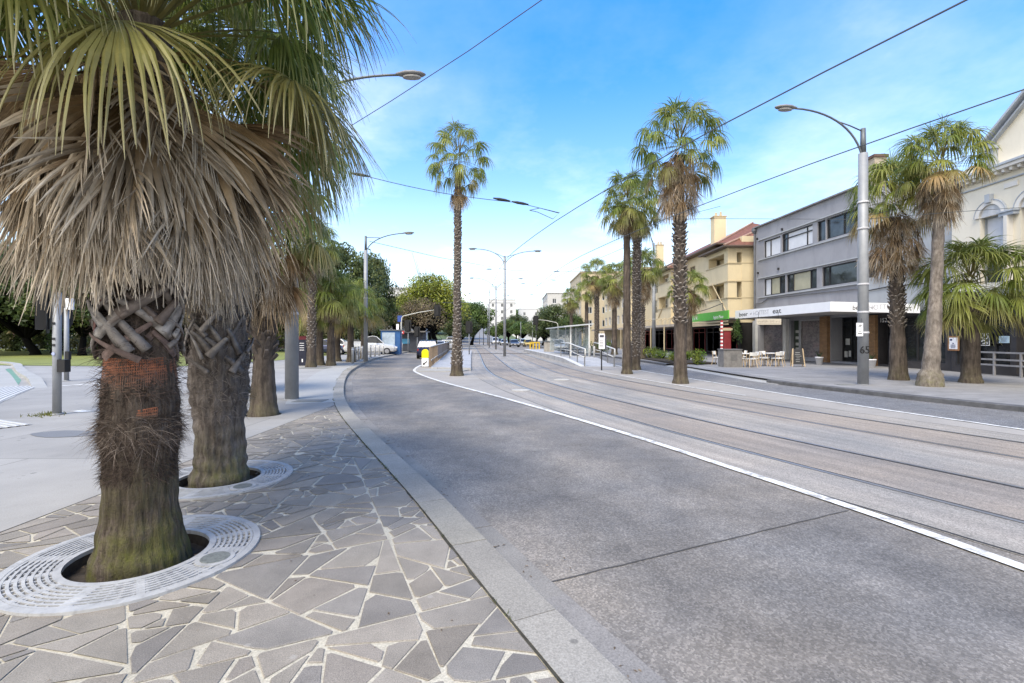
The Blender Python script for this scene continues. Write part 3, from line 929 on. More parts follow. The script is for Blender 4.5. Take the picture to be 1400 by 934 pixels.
def skirt_mesh(seed, n=90, L=1.6, r=.75, nseg=26, rows=(.08, .35, .55, .75, 1.0), rad=.85, fans=8, brown=.5, three=False, r_top=.22, taper=.45, topfans=0):
    """dead fronds hanging from z = 0 down to about z = -L, packed round the trunk"""
    rng = random.Random(seed); mb = MB()
    for i in range(n + topfans):
        u = (i + .5) / n
        tf = i >= n
        if tf: u = .02 + .22 * (i - n) / topfans
        az = i * 2.39996 + rng.uniform(-.4, .4)
        z = -max(0.0, (L - rad * 1.05)) * u ** .9 + rng.uniform(-.06, .06)
        # bulge: widest in the middle third
        rr = r * (taper + (1 - taper) * sin(pi * min(1, .18 + u * .72))) * rng.uniform(.66, 1.10) * (1.05 if tf else 1)
        out = Vector((cos(az), sin(az), 0))
        base = out * r_top * .55 + Vector((0, 0, z + .12))
        tgt = out * (rr * .72) + Vector((0, 0, z - .12))
        d = (tgt - base); PL = d.length; d.normalize()
        d = (d + Vector((0, 0, .55))).normalized()
        k1 = rng.uniform(.7, 1.2); br = rng.random()
        core = lerp3(BROWN, TAN, rng.uniform(.0, .75) * (1 - brown * .4)); tip = lerp3(ASH, TAN, rng.uniform(.0, .9) * brown); tk = rng.uniform(.72, 1.25); tip = tuple(x * tk for x in tip)
        e, dd = petiole(mb, base, d, None, PL, rng, .020, .010, lerp3(TAN, BROWN, rng.random()), 1.3, 5)
        hang = (Vector((0, 0, -1)) + out * rng.uniform(.06, .38) + Vector((rng.gauss(0, .12), rng.gauss(0, .12), 0))).normalized()
        nrm = (out - hang * out.dot(hang)).normalized()
        ang = rng.gauss(0, .5); nrm = (Matrix.Rotation(ang, 3, hang) @ nrm)
        def colf(tt, i_, core=core, tip=tip, k1=k1, tf=tf):
            v_ = (.55 + .85 * ((i_ * 7919 + 3) % 13) / 13) * k1
            c = lerp3(core, tip, max(0, (tt - (.5 if tf else .35)) / .5))
            return (c[0] * v_, c[1] * v_, c[2] * v_)
        big = tf or i % max(1, int(n / max(1, fans))) == 0
        fan(mb, e, hang, nrm, rad * rng.uniform(.7, 1.18) * (1.15 if tf else 1), nseg, R((82 if tf else 62) if big else rng.uniform(22, 60)), (.58 if tf else .45) if big else .22, rng.uniform(.8, 2.2), rng, colf, rows, three, 1.0, .1, .35 if tf else .65)
    return mb.mesh('dead_skirt', M_DEAD)

def trunk_mat(name, c1, c2, moss=0.0, fiss=14.0, stretch=.12, bmp=.6, moss_h=.9):
    if name in _M: return _M[name]
    m, t, b, out = nt(name)
    v = coords(t)
    vs = coords(t, 'Object', (1, 1, stretch))
    n1 = noise(t, vs, fiss, 6, .7)
    c = ramp(t, n1, [(.34, c2), (.5, tuple((x + y) / 2 for x, y in zip(c1, c2))), (.66, c1)])
    c = mix(t, c, ramp(t, noise(t, v, 3.2, 5, .65), [(.3, .68), (.7, 1.28)]), 1.0, 'MULTIPLY')
    if moss:
        sp = t.nodes.new('ShaderNodeSeparateXYZ'); t.links.new(v, sp.inputs[0])
        hm = ramp(t, math_(t, 'DIVIDE', sp.outputs['Z'], moss_h), [(.05, 1.0), (.85, 0.0)])
        nm = ramp(t, noise(t, v, 4.0, 5, .7), [(.38, 0), (.62, moss)])
        nf = ramp(t, n1, [(.3, .4), (.6, 1)])
        c = mix(t, c, (.10, .105, .022), math_(t, 'MULTIPLY', math_(t, 'MULTIPLY', hm, nm), nf))
    at = attr(t)
    c = mix(t, c, at, 1.0, 'MULTIPLY')
    t.links.new(c, b.inputs['Base Color']); b.inputs['Roughness'].default_value = .88; b.inputs['Specular IOR Level'].default_value = .2
    bump(t, b, math_(t, 'ADD', n1, math_(t, 'MULTIPLY', noise(t, v, 60, 3), .35)), bmp, .03)
    _M[name] = m
    return m

def trunk_mesh(prof, lean=(0, 0), n=28, seed=0, rough=.012, m=None, rings=.05, vert=.010, bend=0.0):
    """prof: list of (z, radius)"""
    rng = random.Random(seed); mb = MB()
    H = prof[-1][0]
    zs = []
    z = prof[0][0]
    while z < H: zs.append(z); z += rings
    zs.append(H)
    def rad(z):
        for a, b_ in zip(prof, prof[1:]):
            if a[0] <= z <= b_[0]:
                k = (z - a[0]) / max(1e-6, b_[0] - a[0]); k = k * k * (3 - 2 * k); return a[1] + (b_[1] - a[1]) * k
        return prof[-1][1]
    vs, cs = [], []
    ox = rng.uniform(0, 50)
    fis = [rng.uniform(-1, 1) for _ in range(n)]
    for z in zs:
        r = rad(z); k = max(0, z / H)
        cx = lean[0] * k + bend * sin(pi * k); cy = lean[1] * k
        for i in range(n):
            a = 2 * pi * i / n
            p = Vector((cos(a) * r * 6, sin(a) * r * 6, z * 2.6 + ox))
            d = mnoise.noise(p) * rough * 1.6 + mnoise.noise(p * 3.1) * rough + fis[i] * vert * min(1, (H - z) / H + .2)
            ring = sin(z * 36 + mnoise.noise(Vector((a, z, ox))) * 3) * rough * .3
            rr = r + d + ring
            vs.append((cx + cos(a) * rr, cy + sin(a) * rr, z))
            g = 1 + mnoise.noise(p * .8) * .3
            cs.append((g, g * .985, g * .97))
    fs = []
    for j in range(len(zs) - 1):
        for i in range(n):
            fs.append((j * n + i, j * n + (i + 1) % n, (j + 1) * n + (i + 1) % n, (j + 1) * n + i))
    fs.append(tuple((len(zs) - 1) * n + i for i in range(n)))
    mb.add(vs, fs, 0, cs)
    return mb.mesh('trunk', m, True)

def boots_mesh(z0, z1, rad, lean, H, seed=0, per=8, dz=.15, size=.10, out=.07, m=None, bend=0.0, c=((.38, .35, .315), (.25, .22, .195)), up=.12):
    """stubs of cut leaf stalks in spirals"""
    rng = random.Random(seed); mb = MB()
    z = z0; row = 0
    while z < z1:
        k = z / H; cx = lean[0] * k + bend * sin(pi * k); cy = lean[1] * k
        r = rad(z) if callable(rad) else rad
        for i in range(per):
            if rng.random() < .06: continue
            a = 2 * pi * (i + .5 * (row % 2)) / per + rng.uniform(-.1, .1)
            o = Vector((cos(a), sin(a), 0)); s = Vector((-sin(a), cos(a), 0)); w = size * rng.uniform(.75, 1.2)
            b0 = Vector((cx, cy, z + rng.uniform(-.03, .03))) + o * (r - .02)
            tl = out * rng.uniform(.6, 1.35); tz = up * rng.uniform(.5, 1.4)
            tip = b0 + o * tl + Vector((0, 0, tz)) + s * rng.uniform(-.03, .03)
            th = Vector((0, 0, -.035)) + o * .012
            ca = lerp3(c[0], c[1], rng.random()); cb = lerp3(ca, (.07, .055, .045), .8)
            vs = [b0 - s * w * .75, b0 + s * w * .75, tip + s * w * .38, tip - s * w * .38]
            vs += [q + th for q in vs]
            mb.add(vs, [(0, 1, 2, 3), (7, 6, 5, 4), (0, 3, 7, 4), (1, 5, 6, 2), (3, 2, 6, 7)], 0, [cb, cb, ca, ca, cb, cb, cb, cb])
        z += dz; row += 1
    return mb.mesh('leaf_bases', m)

M_BOOT = leaf_mat('leaf_base_wood', .35, 0, .9, 14.0)
M_TRK1 = trunk_mat('trunk_mossy', (.15, .122, .098), (.034, .026, .02), 1.0, 34, .09, 1.0, .95)
M_TRK2 = trunk_mat('trunk_grey_brown', (.20, .175, .155), (.065, .052, .045), .8, 26, .14, 1.0, .8)
M_TRK3 = trunk_mat('trunk_brown', (.135, .110, .09), (.045, .036, .03), .35, 15, .14, .8, .9)
M_TRK4 = trunk_mat('trunk_pale_grey', (.27, .24, .21), (.12, .10, .085), .75, 14, .35, .8, .8)

PALM_GROUPS = 'fan palms along the street'
def palm(label, loc, prof, lean=(0, 0), m=M_TRK3, crown=None, skirt=None, boots=None, crz=0.0, cs=1.0, skz=0.0, sks=(1, 1), seed=0, bend=0.0, name='palm_tree', n=20, rings=.08, rough=.012, rise=.15):
    o = thing(name, label, 'palm tree', loc, 0, PALM_GROUPS)
    H = prof[-1][0]
    mesh_obj('trunk', trunk_mesh(prof, lean, n, seed, rough, m, rings, .008, bend), o)
    if boots is not None: mesh_obj('leaf_bases', boots, o)
    if skirt is not None:
        s = mesh_obj('dead_skirt', skirt, o, (lean[0] * (H + skz) / H, lean[1] * (H + skz) / H, H + skz)); s.rotation_euler.z = crz * 1.7; s.scale = (sks[0], sks[0], sks[1])
    c = mesh_obj('fronds', crown, o, (lean[0], lean[1], H + rise)); c.rotation_euler.z = crz; c.scale = (cs, cs, cs)
    return o

# --- the two big palms in the foreground
HI_ROWS = (.05, .25, .45, .58, .70, .82, .92, 1.0)
crown_a = crown_mesh(11, 60, 1.0, .98, 62, HI_ROWS, True, -3, 82, .26, .45, 3.0, 1.0)
crown_b = crown_mesh(12, 48, 1.0, 1.0, 60, HI_ROWS, True, -14, 80, .25, .5, 2.8, .6)
skirt_a = skirt_mesh(13, 200, 1.62, .80, 34, (.06, .28, .45, .6, .75, .88, 1.0), .86, 40, .40, True, .3, .72, 22)
skirt_b = skirt_mesh(14, 110, 1.9, .56, 30, (.06, .28, .45, .6, .75, .88, 1.0), .85, 14, .75, True, .3, .6)

P1prof = [(-.1, .305), (.0, .290), (.12, .262), (.4, .222), (.75, .212), (.86, .235), (1.1, .222), (1.4, .20), (1.9, .195), (2.4, .19), (3.9, .17)]
p1 = thing('palm_tree', 'nearest thick palm with an orange net wrapped round its shaggy trunk', 'palm tree', PALM1, 0, PALM_GROUPS)
mesh_obj('trunk', trunk_mesh(P1prof, (.03, 0), 96, 3, .011, M_TRK1, .025, .007), p1)
s = mesh_obj('dead_skirt', skirt_a, p1, (0, 0, 3.46)); s.rotation_euler.z = 1.1
c = mesh_obj('fronds', crown_a, p1, (0, 0, 3.86)); c.rotation_euler.z = .6
def r_at(prof, z):
    for a, b_ in zip(prof, prof[1:]):
        if a[0] <= z <= b_[0]: return a[1] + (b_[1] - a[1]) * (z - a[0]) / (b_[0] - a[0])
    return prof[-1][1]
def straps(z0, z1, n, prof, seed, w=.05, turn=.8, rise=.34, loose=.03, cols=None):
    """woven leaf bases: flat straps crossing round the trunk"""
    rng = random.Random(seed); mb = MB()
    cols = cols or [(.27, .245, .225), (.20, .175, .155), (.16, .125, .105), (.30, .28, .26)]
    for i in range(n):
        a0 = rng.uniform(0, 2 * pi); zz0 = rng.uniform(z0, z1 - .1); sg = 1 if i % 2 else -1
        tu = turn * rng.uniform(.6, 1.3); rs_ = rise * rng.uniform(.6, 1.3); ww = w * rng.uniform(.6, 1.35)
        lift_ = .012 + .022 * (i % 3) + loose * rng.random()
        c0 = rng.choice(cols); c1 = rng.choice(cols); m_ = 14
        vs, cs = [], []
        for k in range(m_ + 1):
            t_ = k / m_; a = a0 + sg * tu * t_; z = zz0 + rs_ * t_
            r = r_at(prof, min(z, prof[-1][0])) + lift_ + .05 * t_ * t_ * rng.uniform(.8, 1.2) * (1.4 if i % 4 == 0 else .3)
            tx = Vector((-sin(a) * sg * tu * r, cos(a) * sg * tu * r, rs_)).normalized()
            nrm = Vector((cos(a), sin(a), 0)); sd = tx.cross(nrm).normalized()
            wk = ww * (1.0 - .6 * t_)
            p = Vector((cos(a) * r, sin(a) * r, z))
            vs += [p - sd * wk, p + nrm * wk * .30, p + sd * wk, p - nrm * .02]
            c = lerp3(c0, c1, t_); g = rng.uniform(.85, 1.15); cs += [(c[0] * g * .8, c[1] * g * .8, c[2] * g * .8), (c[0] * g, c[1] * g, c[2] * g), (c[0] * g * .85, c[1] * g * .85, c[2] * g * .85), (.05, .04, .035)]
        fs = []
        for k in range(m_):
            for j in range(4): fs.append((k * 4 + j, k * 4 + (j + 1) % 4, (k + 1) * 4 + (j + 1) % 4, (k + 1) * 4 + j))
        fs += [(3, 2, 1, 0), (m_ * 4, m_ * 4 + 1, m_ * 4 + 2, m_ * 4 + 3)]
        mb.add(vs, fs, 0, cs)
    return mb
RED = [(.17, .085, .075), (.14, .10, .085), (.20, .14, .12)]
sb = straps(1.42, 2.1, 70, P1prof, 5, .042, 1.5, .36, .03, [(.30, .275, .25), (.22, .195, .175), (.17, .135, .115), (.34, .315, .29)])
mesh_obj('leaf_bases', sb.mesh('leaf_bases', M_BOOT, True), p1)
sb = straps(1.44, 1.72, 7, P1prof, 8, .034, 1.0, .26, .03, RED)
mesh_obj('red_leaf_bases', sb.mesh('red_leaf_bases', M_BOOT), p1)
def fibres(z0, z1, n, prof, seed, L=(.05, .14), down=.5, cols=((.075, .055, .045), (.16, .125, .10)), w=.0028, band=None):
    rng = random.Random(seed); mb = MB()
    for i in range(n):
        a = rng.uniform(0, 2 * pi); z = rng.uniform(z0, z1) if band is None else rng.choice(band) + rng.gauss(0, .05)
        r = r_at(prof, z) - .005
        o = Vector((cos(a), sin(a), 0)); s = Vector((-sin(a), cos(a), 0))
        p = o * r + Vector((0, 0, z)); cur = (o * rng.uniform(.25, .9) + s * rng.uniform(-1.1, 1.1) + Vector((0, 0, rng.uniform(-.7, .9)))).normalized()
        LL = rng.uniform(*L); c = lerp3(cols[0], cols[1], rng.random() ** 2)
        vs = []
        sd = cur.cross(o); sd = sd.normalized() if sd.length > .1 else s
        for k in range(4):
            ww = w * (1 - k / 3.4); vs += [p - sd * ww, p + sd * ww]
            cur = (cur + Vector((0, 0, -down * .5)) - o * .12).normalized(); p = p + cur * LL / 3
            rho = math.hypot(p.x, p.y); rm = r_at(prof, max(0, p.z)) + .004
            if rho < rm: p.x *= rm / rho; p.y *= rm / rho
        mb.add(vs, [(k * 2, k * 2 + 1, k * 2 + 3, k * 2 + 2) for k in range(3)], 0, c)
    return mb
fb = fibres(.58, 1.24, 8500, P1prof, 9, (.03, .10), .45, ((.04, .028, .022), (.12, .088, .068)), .0022)
fb2 = fibres(.84, 1.02, 900, P1prof, 19, (.08, .22), .6, ((.09, .065, .05), (.30, .25, .21)), .0022); 
fb.add(fb2.v, fb2.f, 0, fb2.c)
fb2 = fibres(1.22, 2.0, 2600, P1prof, 29, (.06, .2), .4, ((.06, .045, .038), (.15, .11, .09)))
fb.add(fb2.v, fb2.f, 0, fb2.c)
mesh_obj('trunk_fibre', fb.mesh('trunk_fibre', M_BOOT), p1)
# orange net sleeve, torn at the lower edge
def net(z0, z1, prof, nx, nz, a0, a1, lift_, seed, tear=.35):
    rng = random.Random(seed); mb = MB()
    def pt(a, z):
        r = r_at(prof, z) + lift_ + .006 * mnoise.noise(Vector((a * 3, z * 9, 1)))
        return Vector((cos(a) * r, sin(a) * r, z))
    for i in range(nx + 1):
        a = a0 + (a1 - a0) * i / nx; zl = z0 + (z1 - z0) * tear * (.5 + .5 * mnoise.noise(Vector((a * 2.2, seed, 0)))) * rng.uniform(.6, 1.2)
        pts = [pt(a + .01 * sin(z * 30 + i), z) for z in [zl + (z1 - zl) * k / 7 for k in range(8)]]
        w = .0035
        s = Vector((-sin(a), cos(a), 0)) * w
        vs = []
        for p in pts: vs += [p - s, p + s]
        c = lerp3((.33, .12, .06), (.21, .085, .05), rng.random()); dk = (.13, .085, .06)
        cs = []
        for p in pts: q = lerp3(dk, c, (p.z - z0) / (z1 - z0) * 1.5 - .35 + rng.uniform(-.15, .15)); cs += [q, q]
        mb.add(vs, [(k * 2, k * 2 + 1, k * 2 + 3, k * 2 + 2) for k in range(7)], 0, cs)
    for j in range(nz + 1):
        z = z0 + (z1 - z0) * j / nz; vs = []; m_ = 48; fs = []
        hgt = .0035
        for k in range(m_ + 1):
            a = a0 + (a1 - a0) * k / m_; p = pt(a, z + .006 * sin(a * 5 + j)) * 1.0
            p = p + Vector((cos(a), sin(a), 0)) * .002
            vs += [p - Vector((0, 0, hgt)), p + Vector((0, 0, hgt))]
        low = z0 + (z1 - z0) * tear
        for k in range(m_):
            if z < low and rng.random() < .55: continue
            fs.append((k * 2, k * 2 + 2, k * 2 + 3, k * 2 + 1))
        mb.add(vs, fs, 0, lerp3((.13, .085, .06), lerp3((.35, .125, .06), (.23, .09, .05), rng.random()), (z - z0) / (z1 - z0) * 1.6 - .3))
    return mb
nb = net(1.19, 1.45, P1prof, 110, 16, 0, 2 * pi, .014, 3, .55)
nb2 = net(1.03, 1.10, P1prof, 12, 4, R(-58), R(-30), .018, 6, .3); nb.add(nb2.v, nb2.f, 0, nb2.c)
mesh_obj('net_wrap', nb.mesh('net_wrap', leaf_mat('orange_net', .35, 0, .7, 12)), p1)

P2prof = [(-.1, .30), (0, .285), (.15, .26), (.45, .235), (.7, .245), (.95, .285), (1.3, .285), (1.7, .27), (2.2, .24), (4.0, .17)]
p2 = thing('palm_tree', 'second thick palm with a rough grey flaking trunk in the farther grate', 'palm tree', PALM2, 0, PALM_GROUPS)
mesh_obj('trunk', trunk_mesh(P2prof, (-.02, 0), 84, 5, .022, M_TRK2, .03, .007), p2)
s = mesh_obj('dead_skirt', skirt_b, p2, (-.05, 0, 3.6)); s.rotation_euler.z = 2.0; s.scale = (.74, .74, 1)
c = mesh_obj('fronds', crown_b, p2, (0, 0, 4.3)); c.scale = (.9, .9, .9); c.rotation_euler.z = 2.1
sb = straps(1.2, 2.3, 60, P2prof, 15, .035, .6, .26, .01, [(.20, .178, .16), (.16, .14, .125), (.13, .11, .095), (.25, .225, .205)])
mesh_obj('leaf_bases', sb.mesh('leaf_bases', M_BOOT, True), p2)
fb = fibres(.7, 2.1, 2600, P2prof, 39, (.05, .15), .3, ((.11, .09, .075), (.28, .24, .21)), .003)
mesh_obj('trunk_fibre', fb.mesh('trunk_fibre', M_BOOT), p2)

# --- shared crowns for the middle distance and beyond
MID = (.06, .3, .5, .66, .82, 1.0)
crown_c = crown_mesh(21, 44, .92, .95, 34, MID, True, -16, 82, .3, .5, 3.0, .6)
crown_d = crown_mesh(22, 36, .95, .95, 26, MID, False, -36, 80, .18, .5, 2.8, .5)
crown_e = crown_mesh(23, 46, 1.0, .82, 30, MID, False, -34, 80, .15, .8, 3.2, .5)
crown_f = crown_mesh(24, 46, 1.08, .92, 30, MID, False, -28, 82, .2, .8, 3.2, .5)
crown_g = crown_mesh(25, 48, .88, .85, 26, MID, False, -40, 82, .3, .9, 2.8, .6)
crown_i = crown_mesh(27, 54, 1.0, .88, 30, MID, False, -8, 84, .22, .7, 3.0, .45)
crown_h = crown_mesh(26, 56, .98, .95, 34, MID, True, -35, 84, .2, .7, 2.4, .45)
skirt_c = skirt_mesh(31, 80, 1.75, .95, 22, (.08, .35, .6, .8, 1.0), .85, 4, .9, False, .25, .55)
skirt_d = skirt_mesh(32, 80, 2.6, .72, 18, (.08, .4, .7, 1.0), .8, 4, .6, False, .22, .6)
skirt_e = skirt_mesh(33, 20, .95, .36, 18, (.08, .4, .7, 1.0), .75, 3, .9, False, .2, .6)
skirt_f = skirt_mesh(34, 60, 2.2, .62, 18, (.08, .4, .7, 1.0), .8, 4, .85, False, .2, .6)

palm('squat palm with a bushy brown skirt beside the thick grey pole', PALM3, [(-.1, .34), (0, .31), (.25, .25), (1.0, .2), (1.7, .22), (3.4, .2)], (.02, 0), M_TRK3, crown_c, skirt_c, None, .4, 1.0, .2, (1.05, 1.05), 41, 0, n=32, rings=.05, rise=.75)
b_ = boots_mesh(1.2, 2.0, .22, (0, 0), 3.4, 4, 8, .12, .09, .10, M_BOOT, 0, ((.20, .17, .15), (.12, .095, .08)))
mesh_obj('leaf_bases', b_, [o for o in bpy.data.objects if o.get('label', '').startswith('squat palm with a bushy')][0])
palm('dark palm trunk hidden behind the second thick palm, at the plaza edge', (-7.95, 13.9, 0), [(0, .40), (.4, .33), (1.3, .30), (3.6, .25)], (0, 0), M_TRK3, crown_d, skirt_c, boots_mesh(1.1, 2.3, .30, (0, 0), 3.6, 5, 8, .13, .12, .10, M_BOOT, 0, ((.16, .14, .12), (.10, .08, .07))), 1.4, 1.0, 0, (1, 1), 42)
rad_ = lambda z: .20
palm('taller palm with a criss-cross pale stubbly trunk behind the grey pole', (-10.95, 26.3, 0), [(0, .30), (.5, .24), (1.6, .21), (6.6, .19)], (.1, 0), M_TRK3, crown_c, skirt_c, boots_mesh(1.0, 5.4, rad_, (.1, 0), 6.6, 6, 7, .16, .09, .07, M_BOOT), 2.2, 1.0, 0, (1, 1), 43)
for i, (px, py, h, cr, sc, lab) in enumerate([
        (437, 499.5, 3.3, crown_d, 1.0, 'short green palm just right of the criss-cross stubbly palm, left side of the road'),
        (452.5, 500, 3.7, crown_c, 1.05, 'short bushy palm with a dark slim trunk, middle of the left roadside clump'),
        (461, 494, 3.2, crown_d, 1.0, 'short palm half hidden behind the dark slim trunk in the left roadside clump'),
        (479.5, 495, 3.8, crown_d, 1.1, 'short bright palm just left of the second lamp post'),
        (497, 490.5, 3.6, crown_c, 1.1, 'short palm behind the second lamp post beside the bollards')]):
    g = G(px, py)
    palm(lab, g, [(0, .31), (.35, .24), (1.4, .20), (h, .18)], (0, 0), M_TRK3, cr, None if i in (0, 3) else skirt_c, None, i * 1.3, sc * 1.1, -.1, (.8, .7), 50 + i, rise=.35)

# --- palms on the islands
g = G(624.5, 514, ZR)
H = 9.2
palm('tall slender palm with a small brown skirt on the left island', g, [(0, .33), (.25, .26), (1.6, .18), (3, .145), (H, .135)], (.06, 0), M_TRK3, crown_e, skirt_e, boots_mesh(.5, H - 1.0, lambda z: r_at([(0, .28), (1.6, .175), (3, .14), (H, .13)], z), (.06, 0), H, 61, 8, .14, .10, .06, M_BOOT), .5, 1.0, -.75, (1, 1), 61, rise=.75)
g = G(930.5, 524.5, ZR); H = 8.6
palm('tallest palm with a long grey skirt on the right median', g, [(0, .32), (.3, .25), (1.5, .215), (4, .20), (H, .18)], (-.05, 0), M_TRK3, crown_f, skirt_d, boots_mesh(2.3, H - 1.8, .20, (-.05, 0), H, 62, 8, .16, .10, .10, M_BOOT), 1.5, 1.05, .15, (1.3, 1.08), 62, rise=.55)
g = G(857, 511.5, ZR); H = 7.8
palm('palm with a dark smooth trunk, nearer of the pair on the right median', g, [(0, .28), (.3, .215), (2, .175), (H, .15)], (.0, 0), M_TRK3, crown_g, skirt_f, None, .3, 1.0, .05, (.7, .6), 63, rise=.5)
g = G(869, 506, ZR); H = 8.5
palm('palm with a stubbly patterned trunk, farther of the pair on the right median', g, [(0, .31), (.3, .24), (2, .205), (H, .18)], (.1, 0), M_TRK3, crown_g, skirt_f, boots_mesh(.7, H - 1.2, .20, (.1, 0), H, 64, 9, .15, .095, .07, M_BOOT), 2.0, 1.05, .1, (1, .8), 64, rise=.45)

# --- palms on the right footpath
g = G(1228, 519.5); H = 6.2
palm('palm with a pale stubbly upper trunk, brown skirt, right of the lamp post', g, [(0, .34), (.3, .29), (2.2, .22), (3.6, .21), (H, .19)], (-.12, 0), M_TRK3, crown_i, skirt_d, boots_mesh(2.0, 4.2, .205, (-.1, 0), H, 65, 8, .13, .09, .09, M_BOOT, 0, ((.40, .36, .31), (.24, .2, .17))), .9, 1.12, .25, (1.45, 1.12), 65, rise=.75)
g = G(1271, 528); H = 6.9
palm('tall leaning palm with a slim greyish trunk and swollen base', g, [(0, .38), (.4, .34), (.55, .245), (1.5, .215), (3.4, .17), (H, .14)], (.34, 0), M_TRK4, crown_i, skirt_f, None, 2.4, .9, .3, (1.1, .95), 66, rise=.6, bend=.05)
g = G(1327, 523.5); H = 3.2
palm('short wide palm with bright green fronds in front of the poster shopfront', g, [(0, .35), (.3, .27), (1.6, .245), (H, .22)], (0, 0), M_TRK3, crown_h, None, None, .2, 1.15, 0, (1, 1), 67, rise=.4, n=28)
for i, (px, Y, cy, cr, sk, bo, lab) in enumerate([
        (942, 38.5, 398, crown_d, skirt_f, 0, 'small palm half hidden behind the tallest palm, before the cream balconies'),
        (877, 36.5, 372, crown_c, skirt_d, 1, 'bushy palm with a long brown skirt at the garden bed'),
        (840, 46, 385, crown_g, skirt_d, 0, 'palm with a hanging brown skirt just left of the dark smooth trunk'),
        (816, 52, 378, crown_f, skirt_f, 1, 'palm with a stubbly trunk behind the tram shelter'),
        (802, 62, 400, crown_d, None, 0, 'palm just left of the stubbly trunk behind the tram shelter'),
        (781, 70, 410, crown_g, skirt_f, 0, 'farthest palm with an orange brown skirt behind the tram shelter')]):
    X = (px - 700) / F * Y; h = EYE + (HZ - cy) / F * Y
    palm(lab, (X, Y, 0), [(0, .36), (.4, .29), (2, .24), (h, .21)], (0, 0), M_TRK3, cr, sk, boots_mesh(.8, h - 1.5, .24, (0, 0), h, 70 + i, 8, .17, .10, .07, M_BOOT) if bo else None, i * .9, 1.15, 0, (1.2, 1.05), 70 + i, rise=.35)

# ------------------------------------------------------------------ tree grates
M_GRATE = mat('cast_grate_paint', (.38, .38, .38), .6, .16, 6, .2, 60, dirt=.75)
M_SOIL = mat('pit_soil', (.045, .036, .028), .95, .5, 12, .6, 30)
def ring(mb, r0, r1, z0, z1, n=72, m=0):
    vs, fs = [], []
    for k in range(n):
        a = 2 * pi * k / n
        for r, z in ((r0, z0), (r0, z1), (r1, z1), (r1, z0)): vs.append((r * cos(a), r * sin(a), z))
    for k in range(n):
        k2 = (k + 1) % n
        for j in range(4): fs.append((k * 4 + j, k * 4 + (j + 1) % 4, k2 * 4 + (j + 1) % 4, k2 * 4 + j))
    mb.add(vs, fs, m)
def grate(label, loc, ri, ro, drain_az, lid=True):
    o = thing('tree_grate', label, 'tree grate', (loc[0], loc[1], 0), 0, 'round cast tree grates')
    mb = MB(); z0, z1 = -.012, .016
    ring(mb, ri, ri + .045, z0, z1 + .001); ring(mb, ro - .05, ro, z0 - .02, z1 + .001)
    nr = 7; g = (ro - .05 - ri - .045)
    for k in range(nr):
        a = ri + .045 + g * (k + .42) / nr; ring(mb, a, a + g / nr * .50, z0, z1)
    for k in range(12):
        a = 2 * pi * k / 12 + .13
        mb.bar((cos(a) * (ri + .02), sin(a) * (ri + .02), 0), (cos(a) * (ro - .02), sin(a) * (ro - .02), 0), .045 if k % 3 else .075, .0285)
    for k in range(60):
        a = 2 * pi * (k + .5) / 60 + .13
        mb.bar((cos(a) * (ri + .02), sin(a) * (ri + .02), -.002), (cos(a) * (ro - .02), sin(a) * (ro - .02), -.002), .016, .026)
    mb.build('slotted_ring', M_GRATE, o, world=False)
    mb = MB(); c = Vector((cos(drain_az) * (ri + ro) / 2, sin(drain_az) * (ri + ro) / 2, 0)); q = (ro - ri) * .36
    mb.lathe([(q, .005), (q, .022), (q - .03, .024)], c, 28, 0); mb.lathe([(q - .03, .0235), (q - .032, .0265), (.01, .0265)], c, 28, 1)
    mb.build('drain_lid', [M_GRATE, mat('lid_mesh', (.16, .17, .16), .6, .3, 50)], o, world=False)
    return o
grate('near round pale tree grate encircling the nearest palm', PALM1, .43, .78, R(-8))
grate('farther round pale tree grate encircling the second palm', PALM2, .42, .76, R(-38))
for i, (x, y, r) in enumerate(PITS):
    mb = MB(); rr = random.Random(i); rings_ = 6
    vs = [(x, y, -.10)]; fs = []
    for j in range(1, rings_ + 1):
        for k in range(24):
            a = 2 * pi * k / 24; q = (r if i == 2 else .78) * j / rings_; vs.append((x + q * cos(a), y + q * sin(a), -.085 + rr.uniform(-.02, .02)))
    for k in range(24): fs.append((0, 1 + k, 1 + (k + 1) % 24))
    for j in range(rings_ - 1):
        for k in range(24): fs.append((1 + j * 24 + k, 1 + (j + 1) * 24 + k, 1 + (j + 1) * 24 + (k + 1) % 24, 1 + j * 24 + (k + 1) % 24))
    if i < 2:
        # shaft lining
        for k in range(24):
            a, b2 = 2 * pi * k / 24, 2 * pi * (k + 1) / 24
            mb.add([(x + r * cos(a), y + r * sin(a), -.13), (x + r * cos(b2), y + r * sin(b2), -.13), (x + r * cos(b2), y + r * sin(b2), -.0125), (x + r * cos(a), y + r * sin(a), -.0125)], [(0, 1, 2, 3)])
    mb.add(vs, fs)
    o = structure(mb.build('pit_soil', M_SOIL))
# dry leaf litter in the pits
mb = MB(); rr = random.Random(77)
for k in range(16):
    i = rr.randrange(2); x, y, r = PITS[i]; a = rr.uniform(-.9, .9) if rr.random() < .6 else rr.uniform(0, 2 * pi); q = rr.uniform(.37, r - .01)
    c = Vector((x + q * cos(a), y + q * sin(a), -.05 + rr.uniform(0, .03))); b2 = rr.uniform(0, pi); L = rr.uniform(.02, .06)
    d = Vector((cos(b2), sin(b2), rr.uniform(-.2, .5))) * L; s = Vector((-sin(b2), cos(b2), .2)) * L * .35
    g = rr.uniform(.6, 1.2); mb.add([c - d, c + s, c + d, c - s], [(0, 1, 2, 3)], 0, (.26 * g, .19 * g, .14 * g))
o = mb.build('leaf_litter', M_DEAD); o['kind'] = 'stuff'

